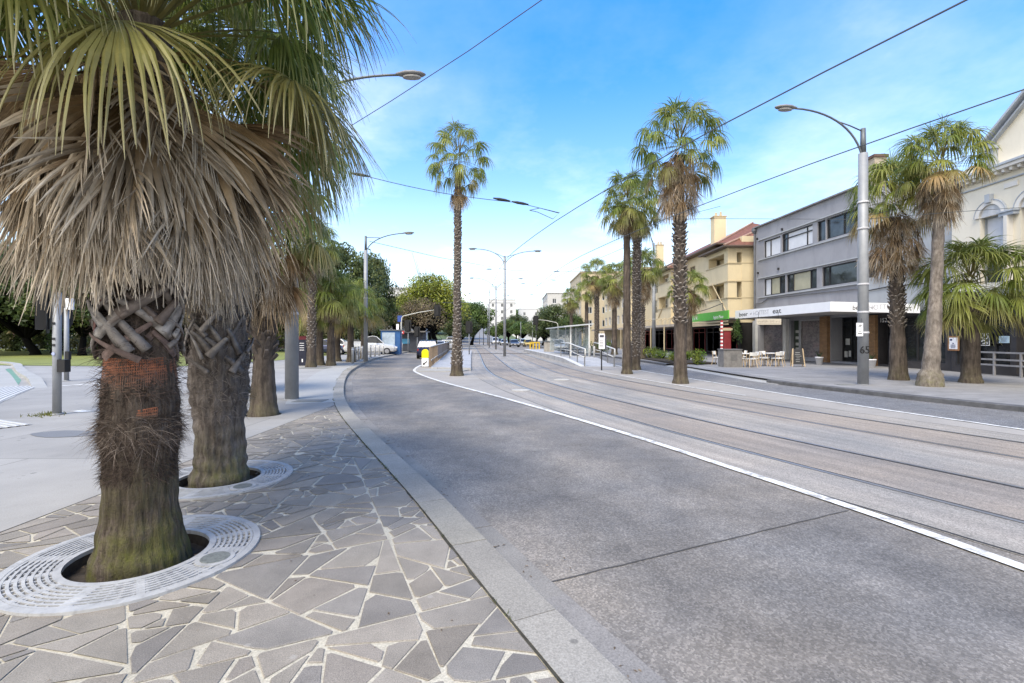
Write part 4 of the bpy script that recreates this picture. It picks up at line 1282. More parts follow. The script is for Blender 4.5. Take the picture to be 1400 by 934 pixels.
# ------------------------------------------------------------------ buildings
def facade(mb, A_, B_, z0, z1, nrm, holes, depth=.16, m=0, mr=None):
    """wall from A to B (plan points) with openings (u0,u1,z0,z1) in metres along A->B; adds reveals"""
    A_, B_ = Vector((A_[0], A_[1], 0)), Vector((B_[0], B_[1], 0)); L = (B_ - A_).length; d = (B_ - A_) / L
    n = Vector((nrm[0], nrm[1], 0)).normalized()
    us = sorted({0, L, *[h[0] for h in holes], *[h[1] for h in holes]}); zs = sorted({z0, z1, *[h[2] for h in holes], *[h[3] for h in holes]})
    def pt(u, z, k=0): return A_ + d * u + Vector((0, 0, z)) - n * k
    for u0, u1 in zip(us, us[1:]):
        for a, b_ in zip(zs, zs[1:]):
            cu, cz = (u0 + u1) / 2, (a + b_) / 2
            if any(h[0] < cu < h[1] and h[2] < cz < h[3] for h in holes): continue
            mb.add([pt(u0, a), pt(u1, a), pt(u1, b_), pt(u0, b_)], [(0, 1, 2, 3)], m)
    for h in holes:
        u0, u1, a, b_ = h[:4]; dd = h[4] if len(h) > 4 else depth
        c = [(u0, a), (u1, a), (u1, b_), (u0, b_)]
        for i in range(4):
            p, q = c[i], c[(i + 1) % 4]
            mb.add([pt(*p), pt(*q), pt(q[0], q[1], dd), pt(p[0], p[1], dd)], [(0, 1, 2, 3)], m if mr is None else mr)
    return pt

def window(parent, pt, n, u0, u1, z0, z1, mframe, mglass, depth=.14, bars=(), hbars=(), fw=.05, label=None, glass2=None, sill=None, name='window'):
    """frame (the part) + pane (its sub-part) set into an opening"""
    n = Vector((n[0], n[1], 0)).normalized()
    mb = MB()
    k = depth - .05
    def B(a, b_): mb.bar(a, b_, fw, .06)
    e = fw / 2
    B(pt(u0, z0 + e, k), pt(u1, z0 + e, k)); B(pt(u0, z1 - e, k), pt(u1, z1 - e, k))
    B(pt(u0 + e, z0 + fw, k), pt(u0 + e, z1 - fw, k)); B(pt(u1 - e, z0 + fw, k), pt(u1 - e, z1 - fw, k))
    for b_ in bars: B(pt(u0 + (u1 - u0) * b_, z0 + fw, k + .003), pt(u0 + (u1 - u0) * b_, z1 - fw, k + .003))
    for b_ in hbars: B(pt(u0 + fw, z0 + (z1 - z0) * b_, k + .005), pt(u1 - fw, z0 + (z1 - z0) * b_, k + .005))
    w = mb.build(name, mframe, parent)
    g = MB()
    edges = [0] + list(bars) + [1]
    for i, (a, b_) in enumerate(zip(edges, edges[1:])):
        ua, ub = u0 + (u1 - u0) * a, u0 + (u1 - u0) * b_
        g.add([pt(ua, z0, depth - .01), pt(ub, z0, depth - .01), pt(ub, z1, depth - .01), pt(ua, z1, depth - .01)], [(0, 1, 2, 3)], (glass2 or {}).get(i, 0))
    mats = [mglass] if not glass2 else [mglass, M_BLIND, M_CREAMBLIND]
    go = mesh_obj('pane', g.mesh('pane', mats), w)
    off = Vector(parent.location); go.data.transform(Matrix.Translation(-off))
    if sill is not None:
        s = MB(); s.bar(pt(u0 - .08, z0 - .04, -.04), pt(u1 + .08, z0 - .04, -.04), .14, .07)
        so_ = s.build('sill', sill, parent)
    return w

GL = glass_mat('window_glass', (.035, .042, .05))
GL_D = glass_mat('shop_glass', (.018, .020, .022), .08)
M_BLIND = mat('white_blind', (.62, .63, .66), .6, .06, 2)
M_CREAMBLIND = mat('cream_blind', (.38, .36, .26), .6, .1, 2)
M_BLACKF = mat('dark_frame', (.03, .03, .033), .5)
M_WHITEF = mat('white_frame', (.66, .66, .66), .5, .05)
M_GREY = mat('grey_render', (.285, .285, .305), .8, .12, .5, .15, 60, dirt=.4)
M_PGREY = mat('pale_grey_render', (.36, .375, .39), .8, .08, .5, .1, 60, dirt=.2)
M_CREAM = mat('cream_render', (.62, .52, .34), .75, .08, .6, .1, 60, dirt=.18)
M_CREAM2 = mat('cream_render_trim', (.47, .39, .25), .75, .08, .8)
M_VICT = mat('victorian_cream', (.74, .68, .56), .75, .07, .7, .1, 50, dirt=.15)
M_VICTW = mat('victorian_offwhite', (.68, .65, .60), .7, .06, .8, dirt=.12)
M_VICTB = mat('victorian_blue_grey', (.38, .41, .45), .65, .1, 2)
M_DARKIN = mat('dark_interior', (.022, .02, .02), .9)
M_SOFFIT = mat('soffit_board', (.40, .38, .36), .7, .08, 1)
M_SIGNW = mat('sign_white', (.80, .80, .82), .45, .03, 2)
M_SIGNG = mat('sign_green', (.115, .42, .055), .45, .06, 2)
M_BRICK = None
def brick_mat(name, c1, c2, mortar, w=.23, h=.086, rot=None):
    m, t, b, out = nt(name)
    tc = t.nodes.new('ShaderNodeTexCoord'); sp = t.nodes.new('ShaderNodeSeparateXYZ'); t.links.new(tc.outputs['Object'], sp.inputs[0])
    cb = t.nodes.new('ShaderNodeCombineXYZ'); t.links.new(math_(t, 'ADD', sp.outputs[0], sp.outputs[1]), cb.inputs[0]); t.links.new(sp.outputs[2], cb.inputs[1])
    bk = t.nodes.new('ShaderNodeTexBrick'); t.links.new(cb.outputs[0], bk.inputs[0]); bk.inputs['Scale'].default_value = 1
    bk.inputs['Brick Width'].default_value = w; bk.inputs['Row Height'].default_value = h; bk.inputs['Mortar Size'].default_value = .007
    for k, c in (('Color1', c1), ('Color2', c2), ('Mortar', mortar)): bk.inputs[k].default_value = (*c, 1)
    c = mix(t, bk.outputs[0], ramp(t, noise(t, tc.outputs['Object'], 2.2, 5), [(.3, .8), (.7, 1.2)]), 1.0, 'MULTIPLY')
    t.links.new(c, b.inputs['Base Color']); b.inputs['Roughness'].default_value = .85
    return m
M_BRICK = brick_mat('tan_brick', (.23, .125, .055), (.29, .165, .075), (.12, .09, .07))
M_CHIM = brick_mat('chimney_brick', (.42, .36, .27), (.34, .28, .2), (.3, .27, .22))
def tile_mat():
    m, t, b, out = nt('terracotta_tile')
    v = coords(t); tc = v
    wv = t.nodes.new('ShaderNodeTexWave'); wv.wave_type = 'BANDS'; wv.bands_direction = 'Z'; wv.inputs['Scale'].default_value = 2.6; wv.inputs['Distortion'].default_value = .4
    t.links.new(v, wv.inputs['Vector'])
    c = ramp(t, noise(t, v, 5, 5, .7), [(.3, (.105, .042, .030)), (.55, (.185, .075, .048)), (.75, (.25, .115, .075))])
    c = mix(t, c, ramp(t, wv.outputs['Fac'], [(.0, .62), (.35, 1.05)]), 1.0, 'MULTIPLY')
    t.links.new(c, b.inputs['Base Color']); b.inputs['Roughness'].default_value = .8
    bump(t, b, wv.outputs['Fac'], .5, .04)
    return m
M_TILE = tile_mat()
M_GUTTER = mat('gutter_brown', (.10, .075, .06), .6)
M_PIPE = mat('downpipe_grey', (.13, .135, .15), .5)

def fx(Y): return 22.5 - .06 * Y            # street line of the right-hand facades
def fY(px): return 14850 / (px - 660.4)
def shutter_mat():
    m, t, b, out = nt('roller_shutter')
    v = coords(t); wv = t.nodes.new('ShaderNodeTexWave'); wv.bands_direction = 'Z'; wv.inputs['Scale'].default_value = 3.2; t.links.new(v, wv.inputs['Vector'])
    c = ramp(t, noise(t, v, 1.4, 5, .7), [(.3, (.12, .10, .095)), (.5, (.22, .195, .19)), (.7, (.27, .20, .195))])
    g = ramp(t, noise(t, coords(t, 'Object', (1, 1, 1.4)), 2.4, 3, .5), [(.46, 0), (.485, .6), (.515, .6), (.54, 0)])
    c = mix(t, c, (.06, .055, .065), g)
    c = mix(t, c, ramp(t, wv.outputs['Fac'], [(.0, .55), (.3, 1.0)]), 1.0, 'MULTIPLY')
    t.links.new(c, b.inputs['Base Color']); b.inputs['Roughness'].default_value = .5
    bump(t, b, wv.outputs['Fac'], .6, .02)
    return m
M_SHUT = shutter_mat()

def text(body, loc, rot, size, m, parent=None, name='lettering', align='CENTER', ext=.004, xs=1.0):
    cu = bpy.data.curves.new(name, 'FONT'); cu.body = body; cu.size = size; cu.align_x = align; cu.align_y = 'CENTER'; cu.extrude = ext
    cu.materials.append(m)
    tmp = bpy.data.objects.new('tmp', cu); COL.objects.link(tmp)
    me = bpy.data.meshes.new_from_object(tmp.evaluated_get(bpy.context.evaluated_depsgraph_get())); me.name = name
    bpy.data.objects.remove(tmp); bpy.data.curves.remove(cu)
    o = bpy.data.objects.new(name, me); COL.objects.link(o)
    o.rotation_euler = rot; o.scale = (xs, 1, 1)
    if parent is not None:
        o.parent = parent; loc = Vector(loc) - Vector(parent.location)
    o.location = loc
    return o
def facing(nx, ny): return (R(90), 0, atan2(ny, nx) + pi / 2)   # lettering read from the side the normal points to

# ---- grey corner building
YA, YB = 28.75, 40.0
gb = thing('grey_building', 'grey rendered three storey corner building with strip windows and a white sign awning', 'building', (fx(34), 34, 0))
A_, B_ = (fx(YB), YB), (fx(YA), YA)
dG = Vector((B_[0] - A_[0], B_[1] - A_[1])); LG = dG.length; dG /= LG; nG = Vector((-1, -.06)).normalized()
def uG(px): return (YB - fY(px)) * LG / (YB - YA)
up = [(uG(1044.7), uG(1067), 7.98, 9.32), (uG(1069), uG(1111), 8.02, 9.38), (uG(1117.5), uG(1128.5), 8.05, 9.4), (uG(1129.5), uG(1172), 8.05, 9.4)]
lo = [(uG(1044.7), uG(1073.5), 4.95, 6.28), (uG(1075.5), uG(1116.6), 4.97, 6.28), (uG(1124), uG(1171.5), 5.0, 6.28)]
gr = [(uG(1037), uG(1071), .25, 2.85, .5), (uG(1081), uG(1092), .1, 2.85, .3), (uG(1093.5), uG(1123), .25, 2.85, .12), (uG(1136), uG(1175), .1, 2.9, .9)]
mb = MB()
ptG = facade(mb, A_, B_, 0, 10.62, nG, up + lo + gr, .18)
back = 13
Ab, Bb = Vector((*A_, 0)) + Vector((back, 0, 0)), Vector((*B_, 0)) + Vector((back, 0, 0))
a3, b3 = Vector((*A_, 0)), Vector((*B_, 0)); hz = Vector((0, 0, 10.62))
mb.add([a3, Ab, Ab + hz, a3 + hz], [(0, 1, 2, 3)]); mb.add([b3, Bb, Bb + hz, b3 + hz], [(3, 2, 1, 0)]); mb.add([Ab, Bb, Bb + hz, Ab + hz], [(3, 2, 1, 0)])
mb.build('wall', M_GREY, gb)
mb = MB(); hz2 = Vector((0, 0, 10.3)); mb.add([a3 + hz2, b3 + hz2, Bb + hz2, Ab + hz2], [(0, 1, 2, 3)])
mb.bar(ptG(-.02, 10.66, -.03), ptG(LG + .02, 10.66, -.03), .34, .09)
mb.build('roof', mat('roof_flat', (.2, .19, .2), .9), gb)
# maroon roof edge behind the parapet
mb = MB(); rr_ = [ptG(1.5, 10.62, 1.0), ptG(LG, 10.62, 1.0), ptG(LG - 1.5, 11.25, 3.2), ptG(4.5, 11.25, 3.2)]
mb.add(rr_, [(0, 1, 2, 3)]); mb.extrude(rr_, (0, 0, -.3)) if False else None
mb.add([ptG(LG, 10.62, 1.0), ptG(LG - 1.5, 11.25, 3.2), ptG(LG, 10.62, 8)], [(0, 1, 2)]); mb.add([ptG(1.5, 10.62, 1.0), ptG(4.5, 11.25, 3.2), ptG(1.5, 10.62, 8)], [(2, 1, 0)])
mb.add([ptG(LG - 1.5, 11.25, 3.2), ptG(4.5, 11.25, 3.2), ptG(1.5, 10.62, 8), ptG(LG, 10.62, 8)], [(0, 1, 2, 3)])
mb.build('hipped_roof', M_TILE, gb)
mb = MB()
for z in (9.52, 7.9, 6.42, 4.85): mb.bar(ptG(.6, z, -.05), ptG(LG - .0, z, -.05), .12, .07)
mb.build('string_course', M_PGREY, gb)
bars = {0: (.35,), 1: (.16, .80), 2: (), 3: (.55,)}
for i, h in enumerate(up): window(gb, ptG, nG, *h, M_BLACKF, GL, .16, bars[i], (.72,) if i in (1,) else (), .06, glass2={0: {0: 1, 1: 1}, 1: {0: 0, 1: 1, 2: 1}, 2: {0: 0}, 3: {0: 0, 1: 0}}[i])
for i, h in enumerate(lo): window(gb, ptG, nG, *h, M_BLACKF, GL, .16, ((.3, .72), (.2, .78), (.18,))[i], (), .06, glass2=({0: 1, 1: 2}, {1: 2}, {})[i])
mb = MB(); mb.tube([ptG(.14, 3.4, -.09), ptG(.14, 10.3, -.09)], .07, 10); mb.lathe([(.08, 0), (.2, .18), (.2, .38), (.1, .4)], ptG(.14, 10.2, -.12), 10)
mb.tube([ptG(.14, 4.4, -.09), ptG(1.2, 4.42, -.08), ptG(2.0, 4.72, -.08), ptG(5.5, 4.66, -.07), ptG(LG, 4.55, -.07)], .035, 6)
mb.build('downpipe', M_PIPE, gb)
for px, z in ((1036, 9.7), (1070, 9.75), (1037, 6.9), (1065, 6.85)): mb = MB(); mb.box(ptG(uG(px), z, -.05), (.12, .12, .16)); mb.build('wall_light', M_BLACKF, gb)
mb = MB(); mb.box(ptG(LG - .9, 11.3, 1.7), (.75, .8, 2.6)); 
o = mb.build('chimney', M_CHIM, gb)
m2 = MB(); m2.box(ptG(LG - .9, 12.68, 1.7), (.9, .95, .16)); m2.build('chimney_cap', mat('cap_brown', (.12, .075, .06), .8), o, world=True)
# ground floor: shutters, doors, pillars
mb = MB(); u0, u1 = gr[0][0], gr[0][1]
mb.add([ptG(u0, .25, .48), ptG(u1, .25, .48), ptG(u1, 2.85, .48), ptG(u0, 2.85, .48)], [(0, 1, 2, 3)])
mb.build('roller_shutter', M_SHUT, gb)
mb = MB(); u0, u1 = gr[2][0], gr[2][1]
mb.add([ptG(u0, .25, .11), ptG(u1, .25, .11), ptG(u1, 2.85, .11), ptG(u0, 2.85, .11)], [(0, 1, 2, 3)])
o = mb.build('roller_shutter', M_SHUT, gb)
mb = MB()
for u in (u0 + .04, u1 - .04): mb.bar(ptG(u, .25, .05), ptG(u, 2.85, .05), .08, .1)
mb.bar(ptG(u0, 2.82, .05), ptG(u1, 2.82, .05), .1, .08); mb.build('shutter_frame', mat('alu_frame', (.42, .42, .42), .4, metal=.5), o)
mb = MB(); u0, u1 = gr[1][0], gr[1][1]; mb.add([ptG(u0, .1, .28), ptG(u1, .1, .28), ptG(u1, 2.85, .28), ptG(u0, 2.85, .28)], [(0, 1, 2, 3)])
o = mb.build('door', mat('green_black_door', (.035, .05, .035), .5), gb)
mb = MB()
for z in (1.95, 1.5, 1.05, .7): mb.add([ptG(u0 + .15, z, .275), ptG(u1 - .15, z, .275), ptG(u1 - .15, z + .2, .275), ptG(u0 + .15, z + .2, .275)], [(0, 1, 2, 3)])
mb.build('notice', mat('notice_paper', (.42, .42, .40), .7), o)
u0, u1 = gr[3][0], gr[3][1]
window(gb, ptG, nG, u0, u1, .1, 2.9, M_BLACKF, GL_D, .86, (.32, .62), (), .07, name='shopfront_window')
for q0, q1, za, zc in ((.25, .62, 1.15, 1.55), (.15, .42, .35, .75), (.5, .78, .4, .78)):
    mb = MB(); mb.add([ptG(u0 + q0, za, .80), ptG(u0 + q1, za, .80), ptG(u0 + q1, zc, .80), ptG(u0 + q0, zc, .80)], [(0, 1, 2, 3)]); mb.build('window_notice', mat('notice_paper', (.42, .42, .40), .7), gb)
mb = MB()
for px in (1129.5,): mb.box(ptG(uG(px), 1.5, .05), (.5, .75, 3.0))
mb.build('brick_pillar', M_BRICK, gb)
for px in (1034, 1076): mb = MB(); mb.box(ptG(uG(px), 1.5, -.06), (.3, .42, 3.0)); mb.build('column', mat('column_white', (.55, .55, .54), .7, .1, 2, dirt=.4), gb)
# awning with the white sign fascia
c0, c1, c2 = Vector((17.15, 37.1, 0)), Vector((17.55, 26.6, 0)), Vector((20.75, 24.55, 0))
i0, i2 = Vector((fx(37.1) - .01, 37.1, 0)), Vector((fx(24.55) - .1, 24.55, 0))
mb = MB()
zb = [3.06, 3.06, 2.86]; zt = [3.68, 3.60, 3.32]
pl_ = [c0, c1, c2]
th = .06
n01 = Vector((-1, -.04, 0)).normalized(); n12 = Vector((-.54, -.84, 0)).normalized(); nm = (n01 + n12).normalized() * 1.05
inn = [c0 - n01 * th, c1 - nm * th, c2 - n12 * th]
vs = [Vector((p.x, p.y, z)) for p, z in zip(pl_, zb)] + [Vector((p.x, p.y, z)) for p, z in zip(pl_, zt)] + [Vector((p.x, p.y, z)) for p, z in zip(inn, zt)] + [Vector((p.x, p.y, z)) for p, z in zip(inn, zb)]
fs = [(j * 3 + i, j * 3 + i + 1, (j + 1) * 3 + i + 1, (j + 1) * 3 + i) for j in range(3) for i in range(2)] + [(9, 10, 1, 0), (10, 11, 2, 1)]
fs += [(0, 3, 6, 9), (2, 11, 8, 5)]
mb.add(vs, fs)
aw = mb.build('awning_fascia', M_SIGNW, gb)
mb = MB()
pol = [inn[0], inn[1], inn[2], i2, Vector((fx(YA) - .01, YA, 0)), i0]
def zs_(p): return 3.10 if p.y > 26 else 2.92
vs = [Vector((p.x, p.y, zs_(p))) for p in pol]; mb.add(vs, [(5, 4, 3, 2, 1, 0)])
vs = [Vector((p.x, p.y, zs_(p) + .40)) for p in pol]; mb.add(vs, [(0, 1, 2, 3, 4, 5)])
mb.build('awning_soffit', M_SOFFIT, gb)
M_LET = mat('lettering_grey', (.30, .30, .33), .5); M_LETK = mat('lettering_black', (.02, .02, .02), .5)
M_LETL = mat('lettering_pale_grey', (.50, .50, .53), .5)
def on_fascia(a, b_, k, z, body, size, m, n_, xs=1.0):
    p = a.lerp(b_, k); return text(body, Vector((p.x, p.y, z)) + n_ * .006, facing(n_.x, n_.y), size, m, gb, xs=xs)
on_fascia(c0, c1, .115, 3.34, 'beer', .42, M_LETK, n01, 1.6); on_fascia(c0, c1, .215, 3.34, 'of', .2, M_LET, n01, 1.3)
on_fascia(c0, c1, .34, 3.35, 'HOTTEST', .42, M_LETL, n01, 1.1); on_fascia(c0, c1, .52, 3.36, 'eat', .46, M_LETK, n01, 1.7)
on_fascia(c1, c2, .33, 3.22, 'beer', .36, M_LETK, n12, .8); on_fascia(c1, c2, .49, 3.22, 'of', .22, M_LET, n12); on_fascia(c1, c2, .60, 3.21, 'HOTTEST', .38, M_LETL, n12, .72); on_fascia(c1, c2, .86, 3.12, 'eat', .36, M_LETK, n12, .9)
# hanging light box sign under the awning
p = P(1050.5, 440, 29.5)
hs_ = thing('hanging_sign', 'cream box sign hanging under the white awning above the cafe tables', 'sign', (p.x, p.y, p.z))
mb = MB(); mb.box((0, 0, 0), (1.5, .14, .36)); mb.build('sign_box', mat('box_sign_cream', (.58, .52, .42), .5, .12, 3), hs_, world=False)
for x in (-.6, .6): mb = MB(); mb.tube([(x, 0, .18), (x, 0, .60)], .012, 6); mb.build('hanger', M_BLACKF, hs_, world=False)
mb = MB(); rr = random.Random(3)
for k in range(16): mb.box((-.66 + k * .085, -.073, .02 + rr.uniform(-.02, .02)), (rr.uniform(.02, .05), .004, rr.uniform(.06, .14)))
mb.box((0, -.073, -.1), (1.3, .004, .012))
mb.build('sign_marks', mat('sign_mark_brown', (.36, .31, .25), .6), hs_, world=False)

# ---- pale building behind the right footpath palms, with dark shop front
YC, YD = 23.15, 28.7
pb = thing('pale_grey_building', 'pale grey two storey building behind the stubbly palm, dark shop front below', 'building', (fx(26), 26, 0))
mb = MB(); A2, B2 = (fx(YD) + .02, YD), (fx(YC) + .02, YC)
L2 = (Vector(A2) - Vector(B2)).length
def uP(px): return (YD - fY(px)) * L2 / (YD - YC)
hp = [(uP(1186), uP(1196), 5.1, 6.3), (.05, uP(1186), .1, 2.75), (uP(1201), uP(1226), .1, 2.75, .6), (uP(1229), uP(1292), .35, 2.75, .3)]
ptP = facade(mb, A2, B2, 3.0, 8.6, nG, hp[:1], .18)
mbs = MB(); facade(mbs, A2, B2, 0, 3.0, nG, hp[1:], .18); mbs.build('shop_front_wall', mat('dark_shop_cladding', (.045, .042, .044), .55, .2, 2), pb)
a3, b3 = Vector((*A2, 0)), Vector((*B2, 0)); bk = Vector((12, 0, 0)); hz = Vector((0, 0, 8.6))
mb.add([b3, b3 + bk, b3 + bk + hz, b3 + hz], [(3, 2, 1, 0)]); mb.add([a3 + hz, b3 + hz, b3 + bk + hz, a3 + bk + hz], [(0, 1, 2, 3)]); mb.add([a3, a3 + bk, a3 + bk + hz, a3 + hz], [(0, 1, 2, 3)])
mb.build('wall', M_PGREY, pb)
window(pb, ptP, nG, *hp[0], M_BLACKF, GL, .16, (.5,), (), .06, glass2={0: 0, 1: 1})
for i in (1, 2, 3): window(pb, ptP, nG, *hp[i][:4], M_BLACKF, GL_D, hp[i][4] - .04 if len(hp[i]) > 4 else .16, ((.5,), (.5,), (.34, .67))[i - 1], (.8,) if i == 3 else (), .07, name='shopfront_window')
mb = MB(); mb.box(ptP(uP(1193.5), 1.45, .1), (.5, .65, 2.9)); mb.build('brick_pillar', M_BRICK, pb)
text('152.', ptP(uP(1207.5), 2.58, .02) , facing(nG.x, nG.y), .34, mat('number_white', (.75, .75, .75), .5), pb, 'street_number')
mb = MB()
for u in (.4, 2.2, 3.6): mb.tube([ptP(u, 4.35, -.05), ptP(u + 1.7, 4.45, -.05)], .03, 6)
mb.build('cable_run', M_BLACKF, pb)

# ---- Victorian building at the right edge
YE, YF = 9.5, 23.05
vb = thing('victorian_building', 'ornate cream and white two storey Victorian building with arched windows and a pediment', 'building', (21, 16, 0))
XV = 21.0
mb = MB(); LV = YF - YE
nV = Vector((-1, 0))
def uV(Y): return YF - Y
cents = [21.15 - 1.72 * k for k in range(-1, 7)]
cents = [c for c in cents if c < 22.2]
hv = []
for c in cents: hv.append((uV(c) - .5, uV(c) + .5, 4.0, 6.95, .3))
shop = [(uV(22.85), uV(22.15), .3, 2.75, .12), (uV(21.9), uV(20.35), .35, 2.8, .25), (uV(20.1), uV(17.4), .1, 2.8, .6), (uV(17.1), uV(13), .3, 2.8, .3)]
ptV = facade(mb, (XV, YF), (XV, YE), 3.4, 9.35, nV, hv, .3)
mbs = MB(); facade(mbs, (XV, YF), (XV, YE), 0, 3.4, nV, shop, .3); mbs.build('shop_front_wall', mat('dark_shop_cladding', (.045, .042, .044), .55, .2, 2), vb)
bk = Vector((12, 0, 0)); hz = Vector((0, 0, 9.35)); a3 = Vector((XV, YF, 0)); b3 = Vector((XV, YE, 0))
mb.add([a3, a3 + bk, a3 + bk + hz, a3 + hz], [(0, 1, 2, 3)]); mb.add([b3, b3 + bk, b3 + bk + hz, b3 + hz], [(3, 2, 1, 0)])
mb.add([a3 + hz * .97, b3 + hz * .97, b3 + bk + hz * .97, a3 + bk + hz * .97], [(0, 1, 2, 3)])
mb.build('wall', M_VICT, vb)
# arch heads: a wall plate with a round opening set 4 cm proud of the wall
def arch(mb, c, r0, r1, z, k0, k1, n=18, m=0):
    vs, fs = [], []
    for i in range(n + 1):
        a = pi * i / n
        for r in (r0, r1):
            for k in (k0, k1): vs.append(ptV(uV(c) + r * cos(a), z + r * sin(a), -k))
    for i in range(n):
        b0, b1 = i * 4, (i + 1) * 4
        fs += [(b0, b0 + 1, b1 + 1, b1), (b0 + 1, b0 + 3, b1 + 3, b1 + 1), (b0 + 3, b0 + 2, b1 + 2, b1 + 3)]
    fs += [(0, 2, 3, 1), (n * 4, n * 4 + 1, n * 4 + 3, n * 4 + 2)]
    mb.add(vs, fs, m)
for ci, c in enumerate(cents):
    mb = MB(); arch(mb, c, .50, .68, 6.95, .0, .09); mb.build('arch_moulding', M_VICTW, vb)
    mb = MB(); arch(mb, c, .685, .715, 6.95, .0, .11); mb.box(ptV(uV(c), 7.70, -.10), (.2, .22, .36)); mb.build('arch_trim', M_VICTB, vb)
    # pane and sash
    window(vb, ptV, nV, uV(c) - .5, uV(c) + .5, 4.0, 6.95, mat('sash_grey', (.30, .32, .33), .5), GL, .28, (), (.43,), .07, glass2={0: 0})
    mb = MB(); vs = [ptV(uV(c), 6.95, -.012)] + [ptV(uV(c) + .49 * cos(pi * k / 14), 6.95 + .49 * sin(pi * k / 14), -.012) for k in range(15)]
    mb.add(vs, [(0, k, k + 1) for k in range(1, 15)]); mb.build('arch_pane', mat('pale_blind_arch', (.55, .55, .55), .5), vb)
    mb = MB(); mb.add([ptV(uV(c) - .44, 5.5, .262), ptV(uV(c) + .44, 5.5, .262), ptV(uV(c) + .44, 6.95, .262), ptV(uV(c) - .44, 6.95, .262)], [(0, 1, 2, 3)]); mb.build('blind', M_BLIND, vb)
    # pilaster
    cp = c - .86
    mb = MB(); mb.bar(ptV(uV(cp), 3.9, -.07), ptV(uV(cp), 6.75, -.07), .42, .14); mb.bar(ptV(uV(cp), 4.1, -.15), ptV(uV(cp), 6.6, -.15), .22, .03); mb.build('pilaster', M_VICTW, vb)
    mb = MB(); mb.box(ptV(uV(cp), 6.82, -.11), (.30, .62, .14)); mb.box(ptV(uV(cp), 6.92, -.13), (.36, .70, .06)); mb.build('capital', M_VICTB, vb)
    mb = MB(); mb.box(ptV(uV(c - .86), 8.05, -.02), (.06, .55, .2)); mb.build('frieze_panel', M_VICTW, vb)
mb = MB(); mb.bar(ptV(0, 8.33, -.04), ptV(LV, 8.33, -.04), .09, .05); mb.bar(ptV(-.05, 8.92, -.42), ptV(LV, 8.92, -.42), .10, .09); mb.build('cornice_edge', M_VICTB, vb)
mb = MB(); mb.bar(ptV(-.05, 8.80, -.2), ptV(LV, 8.80, -.2), .42, .14); mb.bar(ptV(-.02, 8.98, -.15), ptV(LV, 8.98, -.15), .5, .05)
k = 0
while k < LV: mb.box(ptV(k + .15, 8.66, -.17), (.30, .12, .14)); k += .32
mb.build('cornice', M_VICTW, vb)
mb = MB(); mb.bar(ptV(0, 3.55, -.12), ptV(LV, 3.55, -.12), .3, .3); mb.build('shop_cornice', M_VICTB, vb)
# pediment
pc = 18.3
mb = MB(); pe = [ptV(uV(pc) - 2.6, 9.0, -.02), ptV(uV(pc) + 2.6, 9.0, -.02), ptV(uV(pc) + 2.6, 10.2, -.02), ptV(uV(pc), 12.3, -.02), ptV(uV(pc) - 2.6, 10.2, -.02)]
mb.extrude(pe, (.5, 0, 0)); mb.build('pediment', M_VICT, vb)
mb = MB()
for s in (-1, 1):
    mb.bar(ptV(uV(pc) + s * 3.0, 10.12, -.12), ptV(uV(pc), 12.52, -.12), .5, .1); mb.bar(ptV(uV(pc) + s * 2.85, 9.95, -.06), ptV(uV(pc), 12.3, -.06), .3, .08)
    mb.box(ptV(uV(pc) + s * 2.75, 9.85, -.1), (.5, .55, .14)); mb.box(ptV(uV(pc) + s * 2.75, 9.15, -.1), (.45, .55, .16))
    mb.box(ptV(uV(pc) + s * 2.72, 9.5, -.06), (.36, .38, .55))
mb.build('pediment_trim', M_VICTB, vb)
mb = MB(); vs = [ptV(uV(pc - .0) + .45 * cos(2 * pi * k / 24) , 10.1 + .75 * sin(2 * pi * k / 24), -.05) for k in range(24)]
mb.extrude(vs, (-.03, 0, 0)); mb.build('pediment_niche', M_VICTB, vb)
for i in (0, 1, 2, 3): window(vb, ptV, nV, *shop[i][:4], M_BLACKF, GL_D if i else mat('dark_board', (.03, .028, .028), .6), shop[i][4] - .03, ((), (.5,), (.5,), (.5,))[i], (.42,) if i == 1 else (), .07, name='shopfront_window')
